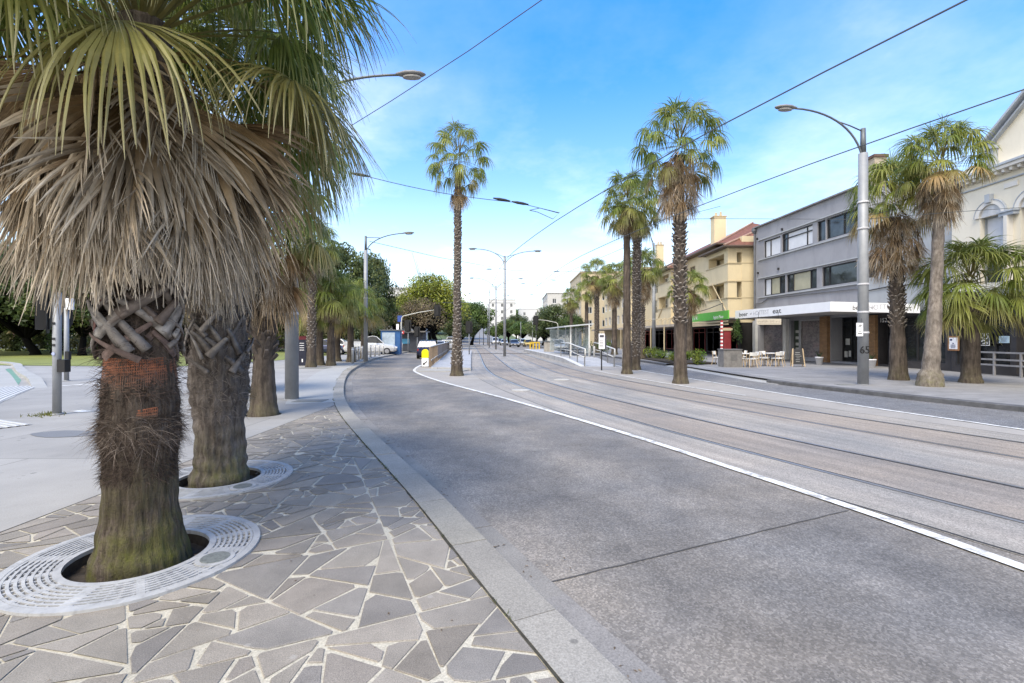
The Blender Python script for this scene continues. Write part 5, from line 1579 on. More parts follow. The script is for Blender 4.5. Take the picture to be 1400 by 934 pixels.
def poster(px0, px1, py0, py1, label, name, cols, kind):
    # on the shop front plane x = XV - .03
    X = XV - .04
    Ya, Yb = X * F / (px0 - 700), X * F / (px1 - 700); Ym = (Ya + Yb) / 2
    z1 = EYE + (HZ - py0) / F * Ym; z0 = EYE + (HZ - py1) / F * Ym
    o = thing(name, label, 'poster', (X, Ym, z0))
    w, h = abs(Ya - Yb), z1 - z0
    mb = MB(); mb.box((0, 0, h / 2), (.02, w, h)); mb.build('board', cols[0], o, world=False)
    mb = MB(); rr = random.Random(len(label))
    if kind == 'menu':
        mb.box((-.014, 0, h / 2), (.012, w * .72, h * .78)); mb.build('sheet', cols[1], o, world=False)
        mb = MB(); mb.box((-.024, w * .18, h * .74), (.008, w * .2, h * .12)); mb.box((-.024, 0, h * .5), (.008, w * .12, h * .06))
        for k in range(5): mb.box((-.024, 0, h * (.2 + .05 * k)), (.006, w * rr.uniform(.3, .5), h * .015))
        mb.build('print', cols[2], o, world=False)
    elif kind == 'swirl':
        n = 14
        for (cy, cz, r0, r1) in ((-.10, .74, .16, .27), (.12, .30, .13, .22), (.2, .62, .05, .1), (-.22, .22, .06, .11)):
            vs, fs = [], []
            for k in range(n + 1):
                a = 2 * pi * k / n * .85
                for r in (r0, r1): vs.append((-.014, cy * w + r * w * cos(a), cz * h + r * w * sin(a)))
            fs = [(2 * k, 2 * k + 1, 2 * k + 3, 2 * k + 2) for k in range(n)]
            mb.add(vs, fs)
        for s in (-1, 1): mb.box((-.014, s * w * .47, h / 2), (.006, w * .06, h)); mb.box((-.0145, 0, h / 2 + s * h * .48), (.006, w, h * .05))
        mb.build('print', cols[1], o, world=False)
    else:
        for k in range(4): mb.box((-.013, 0, h * (.25 + .16 * k)), (.006, w * rr.uniform(.4, .7), h * .03))
        mb.build('print', cols[1], o, world=False)
    return o
poster(1296, 1311.5, 459.5, 479.5, 'framed white menu in an orange wooden case on the dark shop front', 'menu_case', [mat('menu_wood', (.30, .15, .07), .6), M_SIGNW, mat('print_blue', (.05, .06, .14), .6)], 'menu')
poster(1340, 1353.5, 456, 472.5, 'black and white swirl patterned poster on the shop window', 'poster', [mat('poster_black', (.02, .02, .02), .5), mat('poster_white', (.7, .7, .68), .5)], 'swirl')
poster(1366, 1380, 459.5, 469, 'pale blue notice on the dark shop window at the right edge', 'notice', [mat('notice_blue', (.40, .52, .58), .5), mat('print_blue', (.05, .06, .14), .6)], 'lines')
# low rail fence inside the shop front ramp
rf = thing('ramp_railing', 'grey slatted railing along the shop entrance behind the short wide palm', 'railing', (20.4, 20, 0))
mb = MB()
pa, pb_ = Vector((20.5, 21.6, 0)), Vector((20.45, 18.3, 0))
for z in (.45, .68, .98): mb.bar(pa + Vector((0, 0, z)), pb_ + Vector((0, 0, z)), .05, .07)
mb.build('rail', mat('rail_grey', (.27, .26, .26), .6), rf)
for k in range(4):
    mb = MB(); p = pa.lerp(pb_, k / 3); mb.bar(p, p + Vector((0, 0, 1.0)), .07, .07); mb.build('post', mat('rail_grey', (.27, .26, .26), .6), rf)

# ---- cream apartment building with terracotta roof
cb = thing('apartment_building', 'cream three storey apartments with recessed balconies and a red tiled roof', 'building', (20, 52, 0))
def bay(Y0, Y1, xf, xb, tag_):
    """balcony bay: parapets, corner piers, dark recess"""
    mb = MB()
    w = .75
    # slabs: parapet 3.0-4.97, parapet 6.35-7.9, top 8.85-9.25
    for z0, z1 in ((2.9, 4.97), (6.4, 7.88), (8.82, 9.3)):
        mb.prism([(xf, Y0), (xb, Y0), (xb, Y1), (xf, Y1)], z0, z1)
    for (x, y) in ((xf + w / 2, Y0 + w / 2), (xf + w / 2, Y1 - w / 2 + .25), (xb - .3, Y0 + .3)):
        for z0, z1 in ((4.971, 6.399), (7.881, 8.819)): mb.box((x + .003, y + .003, (z0 + z1) / 2), (w if x < xb - .5 else .6, w if x < xb - .5 else .6, z1 - z0))
    mb.build('balcony', M_CREAM, cb)
    mb = MB()
    for z in (4.99, 6.38, 7.90): 
        mb.prism([(xf - .05, Y0 - .05), (xb, Y0 - .05), (xb, Y1 + .05), (xf - .05, Y1 + .05)], z - .045, z + .045) if False else None
        mb.bar((xf - .02, Y0 - .04, z), (xf - .02, Y1, z), .09, .08); mb.bar((xf - .06, Y0 - .02, z + .002), (xb, Y0 - .02, z + .002), .09, .08)
    mb.build('balcony_coping', M_CREAM2, cb)
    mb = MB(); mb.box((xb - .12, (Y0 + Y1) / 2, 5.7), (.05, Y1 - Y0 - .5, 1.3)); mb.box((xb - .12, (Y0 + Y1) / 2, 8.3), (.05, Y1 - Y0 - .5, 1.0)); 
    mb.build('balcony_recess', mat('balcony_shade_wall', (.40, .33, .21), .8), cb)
    for z in (5.55, 8.2):
        mb = MB(); mb.box((xb - .17, (Y0 + Y1) / 2 - .3, z), (.05, 1.2, 1.1 if z < 6 else .9)); o = mb.build('balcony_door', M_BLACKF, cb)
        mb = MB(); mb.box((xb - .20, (Y0 + Y1) / 2 - .3, z), (.02, .9, .9 if z < 6 else .7)); mb.build('pane', GL, o)
        mb = MB(); mb.box(((xf + xb) / 2 + .3, Y0 + 1.6, z - .2), (.05, 1.0, .8))
    mb = MB(); ov = .55
    e = [(xf - ov, Y0 - ov, 9.3), (xb + 1.2, Y0 - ov, 9.3), (xb + 1.2, Y1 + ov, 9.3), (xf - ov, Y1 + ov, 9.3), (xb + 1.6, (Y0 + Y1) / 2 - .4, 11.2), (xb + 1.6, (Y0 + Y1) / 2 + .4, 11.2)]
    mb.add(e, [(0, 4, 5, 3), (0, 1, 4), (3, 5, 2)]); r_ = mb.build('bay_roof', M_TILE, cb)
    mb = MB(); mb.bar((xf - ov, Y0 - ov, 9.27), (xf - ov, Y1 + ov, 9.27), .1, .12); mb.bar((xf - ov - .05, Y0 - ov, 9.268), (xb + 1.2, Y0 - ov, 9.268), .1, .12); mb.prism([(xf - ov + .06, Y0 - ov + .06), (xb, Y0 - ov + .06), (xb, Y1 + ov - .06), (xf - ov + .06, Y1 + ov - .06)], 9.21, 9.25)
    mb.build('eave_gutter', M_GUTTER, r_, world=True)
    mb = MB(); mb.bar((xf - ov, Y0 - ov, 9.36), (xb + 1.6, (Y0 + Y1) / 2 - .4, 11.26), .16, .1); mb.build('hip_capping', mat('hip_tile', (.42, .27, .2), .8), r_, world=True)
    mb = MB(); mb.tube([(xf - .05, Y0 + .1, 3.75), (xf - .05, Y1 - 1.4, 6.5)], .05, 6) if tag_ == 0 else mb.tube([(xf - .05, Y1 - .4, 4.0), (xf - .05, Y0 + 1.0, 6.4)], .05, 6)
    mb.build('awning_strut', M_CREAM2, cb)
bay(40.7, 45.2, 18.2, 20.4, 0); bay(53.5, 58.3, 17.6, 19.4, 1)
mb = MB()
wl = [(.0, 1.9, 7.55, 9.3), (.3, 1.6, 5.2, 6.7), (5.0, 6.6, 7.6, 9.2), (5.0, 6.6, 4.9, 6.6), (14, 15.5, 7.5, 9), (14, 15.5, 4.9, 6.6), (18, 20, 7.5, 9), (18, 20, 4.9, 6.6)]
ptC = facade(mb, (19.2, 70), (19.2, 45.21), 2.9, 10.2, (-1, 0), [(70 - 45.21 - h[1] - .4, 70 - 45.21 - h[0] - .4, h[2], h[3]) for h in wl], .15)
mb.prism([(19.35, 40.65), (31, 40.65), (31, 70), (19.35, 70)], 3.2, 10.18)
mb.build('wall', M_CREAM, cb)
for h in wl: window(cb, ptC, (-1, 0), 70 - 45.21 - h[1] - .4, 70 - 45.21 - h[0] - .4, h[2], h[3], M_WHITEF if h[0] == 0 else M_CREAM2, GL, .14, (.33, .66), (.5,), .06, glass2={1: 1} if h[0] == 0 else None)
mb = MB(); y0, y1, x0, x1 = 43.6, 70.6, 18.5, 31
e = [(x0, y0, 10.15), (x1, y0, 10.15), (x1, y1, 10.15), (x0, y1, 10.15), ((x0 + x1) / 2, y0 + 6, 13.4), ((x0 + x1) / 2, y1 - 6, 13.4)]
mb.add(e, [(0, 4, 5, 3), (0, 1, 4), (1, 2, 5, 4), (2, 3, 5)]); r_ = mb.build('roof', M_TILE, cb)
mb = MB(); mb.bar((x0 - .02, y0, 10.12), (x0 - .02, y1, 10.12), .1, .14); mb.bar((x0, y0 - .02, 10.117), (x1, y0 - .02, 10.117), .1, .14); mb.prism([(x0 + .05, y0 + .05), (x1, y0 + .05), (x1, y1), (x0 + .05, y1)], 10.06, 10.10); mb.build('eave_gutter', M_GUTTER, r_)
mb = MB(); mb.bar((x0, y0, 10.2), ((x0 + x1) / 2, y0 + 6, 13.47), .16, .1); mb.build('hip_capping', mat('hip_tile', (.42, .27, .2), .8), r_)
def chimney(px0, px1, py0, py1, Y, mcol):
    p = P((px0 + px1) / 2, py0, Y); zb_ = P(0, py1, Y).z; w = (px1 - px0) / F * Y
    mb = MB(); mb.box((p.x, p.y, (p.z + zb_ - 2) / 2), (w, w * .8, p.z - zb_ + 2)); o = mb.build('chimney', mcol, cb)
    mb = MB(); mb.box((p.x, p.y, p.z + .06), (w * 1.12, w * .9, .12)); mb.lathe([(.14, .12), (.12, .5), (.1, .52)], (p.x - w * .2, p.y, p.z), 8); mb.lathe([(.14, .12), (.12, .6), (.1, .62)], (p.x + w * .2, p.y, p.z), 8); mb.build('chimney_pot', M_CREAM2, o)
chimney(974, 990, 298, 318, 49.5, M_CREAM); chimney(897, 906.5, 336, 348, 67, M_CREAM)
# its shop fronts and awnings
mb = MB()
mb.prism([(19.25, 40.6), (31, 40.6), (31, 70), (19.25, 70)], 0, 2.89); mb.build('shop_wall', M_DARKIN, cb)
for k, (a, b_) in enumerate(((41.2, 44), (44.6, 47.5), (48, 51), (52, 55.5), (56, 60), (61, 65), (65.5, 69.5))):
    ptS = lambda u, z, k_=0, a=a, b_=b_: Vector((19.2 + k_, b_ - u, z))
    window(cb, ptS, (-1, 0), 0, b_ - a, .25, 2.6, M_BLACKF if k % 2 else mat('maroon_frame', (.16, .03, .03), .5), GL_D, .06, (.5,), (.8,), .09, name='shopfront_window')
mb = MB(); mb.prism([(16.75, 37.25), (19.2, 37.25), (19.2, 45.3), (16.75, 45.3)], 3.12, 3.2); 
mb.build('awning_soffit', M_SOFFIT, cb)
mb = MB(); mb.prism([(16.66, 37.2), (16.74, 37.2), (16.74, 45.3), (16.66, 45.3)], 3.06, 3.74); mb.build('green_sign_fascia', M_SIGNG, cb)
text('Agora Place', (16.65, 39.0, 3.28), facing(-1, 0), .36, M_SIGNW, cb, xs=1.1)
text('d | E R', (16.65, 44.2, 3.36), facing(-1, 0), .42, M_SIGNW, cb, xs=1.5)
mb = MB(); mb.prism([(16.7, 37.4), (16.78, 37.4), (16.78, 45.2), (16.7, 45.2)], 2.62, 2.72); mb.prism([(16.7, 37.4), (16.78, 37.4), (16.78, 45.2), (16.7, 45.2)], 2.86, 2.96); mb.build('blind_rail', M_CREAM2, cb)
mb = MB(); mb.tube([(16.7, 38.2, 3.75), (16.72, 38.3, 4.35), (16.9, 41.5, 4.1), (17, 45, 3.9)], .03, 6); mb.build('awning_stay', M_BLACKF, cb)
mb = MB(); mb.prism([(16.3, 46.0), (19.2, 46.0), (18.6, 70), (15.4, 70)], 2.75, 3.0); mb.build('verandah_roof', mat('verandah_cream', (.42, .36, .29), .7), cb)
for k in range(14):
    y = 46.6 + k * 1.7; mb = MB(); mb.tube([(17.4 - k * .04, y, 3.0), (17.4 - k * .04, y, 3.65), (18.2 - k * .04, y, 4.0)], .05, 6); mb.build('roof_strut', M_CREAM2, cb)
for k in range(6):
    y = 46.5 + k * 4.4; mb = MB(); mb.tube([(16.2 - k * .15, y, 0), (16.2 - k * .15, y, 2.76)], .07, 8); mb.build('verandah_post', M_CREAM2, cb)
# striped pole and plant of the neighbouring cafe
def simple(name, label, cat, base, fn, mats, group=None, smooth=False):
    mb = MB(); fn(mb); return mb.solo(name, mats, label, cat, Vector(base), smooth, group)

# ---- buildings farther along on the right
def far_building(label, x0, x1, y0, y1, z1, m, rows, cols, roof=None, para=.5):
    b = thing('street_building', label, 'building', (x0, y0, 0))
    mb = MB(); L = y1 - y0
    hs2 = []
    for r in range(rows):
        for c in range(cols):
            u = L * (c + .5) / cols; zz = 3.9 + r * (z1 - 4.2) / rows; hs2.append((u - L / cols * .27, u + L / cols * .27, zz, zz + (z1 - 4.2) / rows * .55))
    pt = facade(mb, (x0, y1), (x0, y0), 0, z1, (-1, 0), hs2, .15)
    # end wall with windows too
    h3 = []
    for r in range(rows):
        for c in range(3):
            u = (x1 - x0) * (c + .5) / 3; zz = 3.9 + r * (z1 - 4.2) / rows; h3.append((u - .6, u + .6, zz, zz + (z1 - 4.2) / rows * .5))
    pt2 = facade(mb, (x0, y0), (x1, y0), 0, z1, (0, -1), h3, .15)
    mb.add([(x1, y0, 0), (x1, y1, 0), (x1, y1, z1), (x1, y0, z1)], [(0, 1, 2, 3)]); mb.add([(x0, y1, 0), (x1, y1, 0), (x1, y1, z1), (x0, y1, z1)], [(3, 2, 1, 0)])
    mb.add([(x0, y0, z1 - .1), (x1, y0, z1 - .1), (x1, y1, z1 - .1), (x0, y1, z1 - .1)], [(0, 1, 2, 3)])
    mb.build('wall', m, b)
    for h in hs2: window(b, pt, (-1, 0), *h, M_WHITEF, GL, .12, (.5,), (), .08)
    for h in h3: window(b, pt2, (0, -1), *h, M_WHITEF, GL, .12, (.5,), (), .08)
    mb = MB(); mb.prism([(x0 - .2, y0 - .2), (x1, y0 - .2), (x1, y1), (x0 - .2, y1)], z1 - .25 + .251, z1 + .25); mb.build('parapet', m, b)
    mb = MB(); mb.prism([(x0 - 2.4, y0), (x0 - .01, y0), (x0 - .01, y1), (x0 - 2.4, y1)], 2.9, 3.15); mb.build('awning', mat('verandah_cream', (.42, .36, .29), .7), b)
    return b
far_building('long cream flats behind the row of street palms', 17.6, 29, 71.5, 92, 11.8, M_CREAM, 3, 6)
far_building('narrow cream tower block rising left of the street palms', 14.2, 24, 99, 118, 15.0, mat('tower_cream', (.50, .42, .29), .75, .08), 4, 4)
far_building('pale flats beyond the green street trees at the far right of the road', 11.0, 24, 150, 175, 15.5, mat('far_pale', (.50, .49, .47), .75, .08), 4, 5)
far_building('white block of flats at the end of the street, left part', -12, 2, 245, 262, 21, mat('far_white', (.60, .60, .60), .75, .06), 5, 4)
far_building('long white block of flats at the end of the street, beside the tram poles', 3.5, 22, 255, 275, 17, mat('far_white', (.60, .60, .60), .75, .06), 4, 4)
far_building('pale house half hidden among the trees on the left of the road', -24, -17.5, 92, 100, 11, mat('far_white', (.60, .60, .60), .75, .06), 3, 3)
far_building('low brick shops behind the left roadside palms', -46, -36, 86, 110, 7, brick_mat('red_brick', (.22, .09, .06), (.26, .12, .08), (.3, .27, .25)), 1, 4)

# ------------------------------------------------------------------ lamp posts
M_GALV = mat('galvanised_pole', (.28, .29, .305), .55, .12, 3, .1, 30, metal=.25, dirt=.25)
M_GALVD = mat('dark_galvanised', (.13, .14, .15), .5, .1, 3, metal=.4)
M_LAMPG = mat('lamp_glass', (.34, .33, .31), .25, .1, 5)
def lamp_post(label, base, h_low, r_low, h_top, tips, r_top=.07, bands=(), group='street lamp posts'):
    """tips: world points of the lamp heads"""
    o = thing('street_lamp', label, 'street lamp', base, 0, group)
    b = Vector(base)
    mb = MB(); mb.tube([b, b + Vector((0, 0, h_low))], [r_low, r_low * .86], 20); mb.tube([b + Vector((0, 0, h_low)), b + Vector((0, 0, h_low + .001))], [r_low * .86, r_low * .7], 20)
    mb.lathe([(r_low * 1.12, 0), (r_low * 1.12, .02)], b, 20)
    mb.build('pole', M_GALV, o, True)
    if h_top > h_low:
        mb = MB(); mb.tube([b + Vector((0, 0, h_low)), b + Vector((0, 0, h_top))], [r_top, r_top * .85], 10); mb.build('pole_top', M_GALVD, o, True)
    if bands:
        mb = MB()
        for z in bands: mb.lathe([(r_low + .004, z), (r_low + .012, z + .01), (r_low + .012, z + .05), (r_low + .004, z + .06)], b, 20)
        mb.build('band', mat('band_pale', (.5, .5, .52), .5), o)
    for tip in tips:
        tip = Vector(tip); top = b + Vector((0, 0, h_top - .1)); low = b + Vector((0, 0, h_top - 1.15 if h_top - h_low > .6 else h_top - .9))
        d = tip - top; dh = Vector((d.x, d.y, 0)); L = dh.length; dh.normalize()
        neck = tip - dh * .55 - Vector((0, 0, .03))
        mb = MB()
        p1, p2 = low + Vector((0, 0, 1.0)) * .5 + dh * L * .12, neck - dh * L * .42 - Vector((0, 0, .10 * L))
        def bez(a, b_, c, d_, n=14): return [a * (1 - k / n) ** 3 + b_ * 3 * (k / n) * (1 - k / n) ** 2 + c * 3 * (k / n) ** 2 * (1 - k / n) + d_ * (k / n) ** 3 for k in range(n + 1)]
        curve = bez(low, low + (Vector((0, 0, tip.z - low.z)) + dh * L * .08) * .6, neck - dh * L * .45 - Vector((0, 0, .02)), neck)
        mb.tube(curve, .032, 8)
        mid = curve[8]; mb.tube([top, top.lerp(mid, .5) + Vector((0, 0, .02)), mid], .022, 8)
        mb.build('arm', M_GALVD, o, True)
        mb = MB()
        # cobra head
        sdv = Vector((-dh.y, dh.x, 0)); vs = []; fs = []
        prof = [(-.05, .05, .04), (.05, .09, .06), (.2, .15, .085), (.42, .165, .085), (.62, .12, .06), (.72, .03, .02)]
        nn = 10
        for x, w_, h_ in prof:
            for k in range(nn):
                a = 2 * pi * k / nn
                vs.append(neck + dh * x + sdv * (w_ * cos(a)) + Vector((0, 0, h_ * sin(a) * (1 if sin(a) > 0 else .6) + .01)))
        for i in range(len(prof) - 1):
            for k in range(nn): fs.append((i * nn + k, i * nn + (k + 1) % nn, (i + 1) * nn + (k + 1) % nn, (i + 1) * nn + k))
        fs += [tuple(reversed(range(nn))), tuple(range((len(prof) - 1) * nn, len(prof) * nn))]
        mb.add(vs, fs); hd = mb.build('lamp_head', M_GALVD if len(tips) > 1 else mat('lamp_head_grey', (.22, .22, .22), .45), o, True)
        mb = MB(); vs = [neck + dh * (.36 + .24 * cos(2 * pi * k / 14)) + sdv * (.12 * sin(2 * pi * k / 14)) + Vector((0, 0, -.045)) for k in range(14)]
        mb.extrude(vs, (0, 0, -.035)); mb.build('diffuser', M_LAMPG, hd)
    return o
lamp_post('thick grey lamp post on the left pavement, its arm reaching out of the palm fronds', G(399, 546), 7.3, .17, 8.4, [P(573, 101, 12.6)], .09, (2.2, 2.75))
lamp_post('grey lamp post with a single arm beside the left row of bollards', G(500, 495), 7.4, .14, 8.35, [P(563, 318, 31.5)], .085, (4.2,))
L3 = lamp_post('grey lamp post with number 65 and a parking sign on the right footpath', G(1180, 526), 7.9, .165, 8.75, [P(1066, 146, 16.2)], .09, (1.75, 2.45, 3.4, 5.3, 6.2))
b3 = G(1180, 526)
text('65', b3 + Vector((-.06, -.165, 1.18)), (R(90), 0, R(2)), .36, M_LETK, L3, 'number', ext=.012)
L4 = G(690, 487.5, ZR)
lamp_post('nearest twin armed lamp post standing between the two tram tracks', L4, 9.2, .13, 9.3, [P(643, 340, L4.y), P(738, 343, L4.y)], .1, (5.4, 6.2, 6.8))
L5 = G(678, 478, ZR)
lamp_post('second twin armed lamp post between the tram tracks, farther down the street', L5, 9.3, .13, 9.35, [P(643, 380, L5.y), P(714, 381, L5.y)], .1, (5.6,))
L6 = G(667, 472.5, ZR)
lamp_post('third and farthest twin armed lamp post between the tram tracks', L6, 9.3, .13, 9.35, [P(641, 401, L6.y), P(696, 404, L6.y)], .1)
lamp_post('pale lamp post at the right garden bed in front of the cream apartments', G(894, 487), 8.8, .15, 9.9, [P(858, 300, 43)], .08, (3.2, 6.2))
# parking sign and thin conduit on the right lamp post
o = thing('parking_sign', 'small white parking plate on the right lamp post above the number', 'sign', b3 + Vector((-.26, -.2, 1.66)))
mb = MB(); mb.box((0, 0, .22), (.22, .02, .45)); mb.build('plate', M_SIGNW, o, world=False)
text('2P', Vector(o.location) + Vector((0, -.012, .34)), (R(90), 0, 0), .12, M_LETK, o)
mb = MB(); mb.box((0, -.012, .08), (.14, .004, .03)); mb.box((0, -.012, .16), (.1, .004, .015)); mb.build('print', M_LETK, o, world=False)
mb = MB(); mb.tube([(.1, .06, -.05), (.1, .06, .6)], .015, 6); mb.build('bracket', M_GALVD, o, world=False)

# other poles along the tracks and kerbs
def plain_pole(label, px, py, ytop, r=.07, z=0, m=None):
    g = G(px, py, z); h = EYE + (HZ - ytop) / F * g.y - z
    mb = MB(); mb.tube([g, g + Vector((0, 0, h))], [r, r * .7], 10); mb.lathe([(r * 1.6, 0), (r * 1.6, .03)], g, 10)
    return mb.solo('tram_pole', m or M_GALV, label, 'pole', g, True, 'plain poles along the street')
plain_pole('thin tram pole with a dark top just left of the second twin lamp', 669, 476, 395, .09, ZR)
plain_pole('slim pale pole left of the third twin lamp, far down the tracks', 661, 472, 430, .10, ZR)
plain_pole('slim pale pole standing at the foot of the uphill road', 655.5, 470.5, 438, .10, ZR)
plain_pole('pale pole at the far end of the tram platform, right of the yellow taxi', 728, 473.5, 440, .09)
plain_pole('second pale pole at the far end of the platform, in front of the dark trees', 733, 473, 447, .09)
plain_pole('thin grey pole under the dark trees near the pale car', 712, 472, 440, .07)

# ------------------------------------------------------------------ overhead wires
M_WIRE = mat('wire_dark', (.07, .08, .09), .5, .05)
def wire(label, pts, r=.011, name='overhead_wire', sag=0.0, group='overhead tram wires', fit=None):
    mb = MB(); mb.tube(pts, r, 5)
    return mb.solo(name, M_WIRE, label, 'wire', Vector(pts[0]), False, group)
def contact(off_):
    l = offset(A, off_)
    l = [p for p in l if p.y > .2]; l = l[::3]
    return [Vector((p.x, p.y, ZR + 5.55)) for p in l if p.y < 120]
wire('contact wire over the nearer tram track, running to the twin lamps', contact(.72), .012)
wire('contact wire over the farther tram track, crossing in front of the right lamp post', contact(4.02), .012)
# cross spans
s1, s2 = P(487, 237.5, 14.5), P(707, 277, 15.5)
wire('span wire crossing the sky from the left palms to the insulators', [s1 + (s2 - s1) * k / 10 + Vector((0, 0, -.12 * sin(pi * k / 10))) for k in range(11)] + [P(765, 291, 16.2)], .011)
def insul(label, p, d):
    d = Vector(d).normalized(); mb = MB()
    mb.tube([p - d * .28, p - d * .1, p + d * .1, p + d * .28], [.02, .045, .045, .02], 8)
    return mb.solo('insulator', M_BLACKF, label, 'insulator', p, True, 'insulators on the tram wires')
d_ = s2 - s1
insul('dark insulator on the span wire right of the slender palm', s2 + d_.normalized() * .1, d_); insul('loop shaped insulator left of its dark neighbour on the span wire', P(686, 273, 15.4), d_)
insul('insulator at the left end of the span wire beside the palm fronds', P(492, 239, 14.5), d_)
p0 = P(724, 287.5, 16.3); bx = [p0, P(738, 284.5, 16.3), P(764, 291.5, 16.3), P(756, 299.5, 16.3), P(735, 290, 16.3), p0]
mb = MB(); mb.tube(bx, .012, 5); mb.solo('wire_bracket', M_WIRE, 'looped pull off bracket on the nearer contact wire', 'bracket', p0)
wire('thin feeder wire rising from the left palms to the top edge of the picture', [P(480, 172, 10.5), P(535, 138, 9.6), P(640, 70, 8.4), P(745, -3, 7.4)], .008)
wire('cross wire from the tall median palm to the right lamp post and beyond', [P(890, 300, 20), P(985, 299, 18.6), P(1178, 300, 16.9), P(1290, 291, 15.4), P(1420, 282, 14.2)], .009)
wire('slanting stay from the right lamp post to the white Victorian wall', [P(1180, 296, 16.7), P(1245, 282, 17.5), P(1330, 246, 19)], .008)
wire('span wire over the far end of the median', [P(868, 330, 24), P(905, 303, 21), P(985, 282, 17.5)], .008)
wire('thin span from the left lamp post across the road behind the slender palm', [P(505, 330, 32), P(600, 352, 36), P(700, 370, 40), P(830, 372, 44)], .016)
wire('far span wire between the twin lamps and the right buildings', [P(645, 391, 60), P(690, 393, 60), P(728, 393, 60), P(790, 366, 55), P(862, 335, 50)], .022)
for i, (px, py, Y) in enumerate(((669, 368, 40), (761, 371, 42), (715, 388, 55), (757, 383, 50), (727, 403, 62))):
    insul(('black wire insulator left of the near twin lamp', 'black wire insulator high right of the twin lamps', 'small insulator below the right arm of the near twin lamp', 'small insulator right of the far span wire', 'lowest small insulator over the far tracks')[i], P(px, py, Y), (1, 0, 0))

# ------------------------------------------------------------------ left side poles with signals
M_BLK = mat('signal_black', (.018, .018, .019), .5)
def signal_pole(label, g, h, r, parts):
    o = thing('traffic_light', label, 'traffic light', g, 0, 'traffic lights')
    mb = MB(); mb.tube([(0, 0, 0), (0, 0, h)], [r, r], 14); mb.lathe([(r * 1.5, 0), (r * 1.5, .03)], (0, 0, 0), 14); mb.build('pole', M_GALV, o, True, world=False)
    return o
def signal_head(parent, c, facing_y=-1, lit=None, board=True, s=1.0, yaw=0.0):
    """three round lenses in a box on a target board; facing -Y when facing_y = -1"""
    M = Matrix.Rotation(yaw, 3, 'Z')
    mb = MB(); c = Vector(c)
    def q(v): return c + M @ Vector(v)
    mb.box(q((0, 0, 0)), (.30 * s, .22 * s, .95 * s), M=M)
    if board:
        pts = [q((x * s, .06, z * s)) for x, z in ((-.26, -.55), (.26, -.55), (.33, -.4), (.33, .4), (.26, .62), (-.26, .62), (-.33, .4), (-.33, -.4))]
        mb.extrude(pts, M @ Vector((0, .02, 0)))
    hd = mb.build('signal_head', M_BLK, parent, world=False)
    for k, zc in enumerate((.31, 0, -.31)):
        m = mat('lens_dark', (.05, .04, .04), .2)
        if lit == k: m = emit_mat('lens_red', (1.0, .08, .05), 2.2)
        mb = MB(); ctr = q((0, facing_y * .112 * s, zc * s)); 
        vs = [ctr + M @ Vector((.105 * s * cos(2 * pi * i / 14), 0, .105 * s * sin(2 * pi * i / 14))) for i in range(14)]
        mb.extrude(vs, M @ Vector((0, facing_y * .015, 0))); mb.build('lens', m, hd)
        mb = MB(); n = 8; a = [ctr + M @ Vector((.125 * s * cos(pi * i / n), 0, .125 * s * sin(pi * i / n))) for i in range(n + 1)]
        mb.sheet(a, [p + M @ Vector((0, facing_y * .2 * s, -.02)) for p in a]); mb.build('visor', M_BLK, hd)
    for ch in hd.children:
        pass
    return hd
# head parts were built in the pole's own space
def fix_children(hd):
    pass
g = G(78, 567)
o = signal_pole('nearer grey signal post at the left crossing, its black signal turned away', g, 2.55, .075, None)
signal_head(o, (-.34, .05, 2.25), 1, None, True, 1.0, R(-50))
mb = MB(); mb.box((.16, -.02, 1.02), (.16, .14, .26)); mb.build('push_button', M_BLK, o, world=False)
mb = MB(); mb.lathe([(.02, 0), (.035, .01)], (0, 0, 0), 10); 
for v in range(len(mb.v)): x, y, z = mb.v[v]; mb.v[v] = (x, -.078 - z, 1.27 + y)
mb.build('sticker', mat('sticker_blue', (.35, .4, .6), .4), o, world=False)
mb = MB()
for z in (1.45, 1.58, 1.9): mb.box((.0, -.077, z), (.06, .006, .05))
mb.build('sticker_mark', M_BLACKF, o, world=False)
mb = MB(); rr = random.Random(8)
for k in range(160):
    a = rr.uniform(0, 2 * pi); q = abs(rr.gauss(0, .16)); p = Vector((q * cos(a) - .12, q * sin(a) - .05, 0)); hh = rr.uniform(.02, .09); s_ = Vector((.008, .004, 0))
    gcol = rr.uniform(.6, 1.3); mb.add([p - s_, p + s_, p + Vector((rr.uniform(-.04, .04), rr.uniform(-.04, .04), hh))], [(0, 1, 2)], 0, (.13 * gcol, .14 * gcol, .03 * gcol))
w_ = mb.build('pole_weeds', leaf_mat('weeds')); w_.location = g; w_['kind'] = 'stuff'
g = G(91, 521)
o = signal_pole('farther white banded signal post at the left crossing with a small white box on top', g, 2.7, .075, None)
mb = MB(); mb.box((.16, -.05, 2.85), (.2, .16, .42)); mb.build('control_box', M_SIGNW, o, world=False)
mb = MB(); mb.box((.13, -.08, .95), (.14, .12, .3)); mb.build('push_button', M_BLK, o, world=False)
signal_head(o, (-.3, .1, 2.55), 1, None, True, 1.0, R(40))

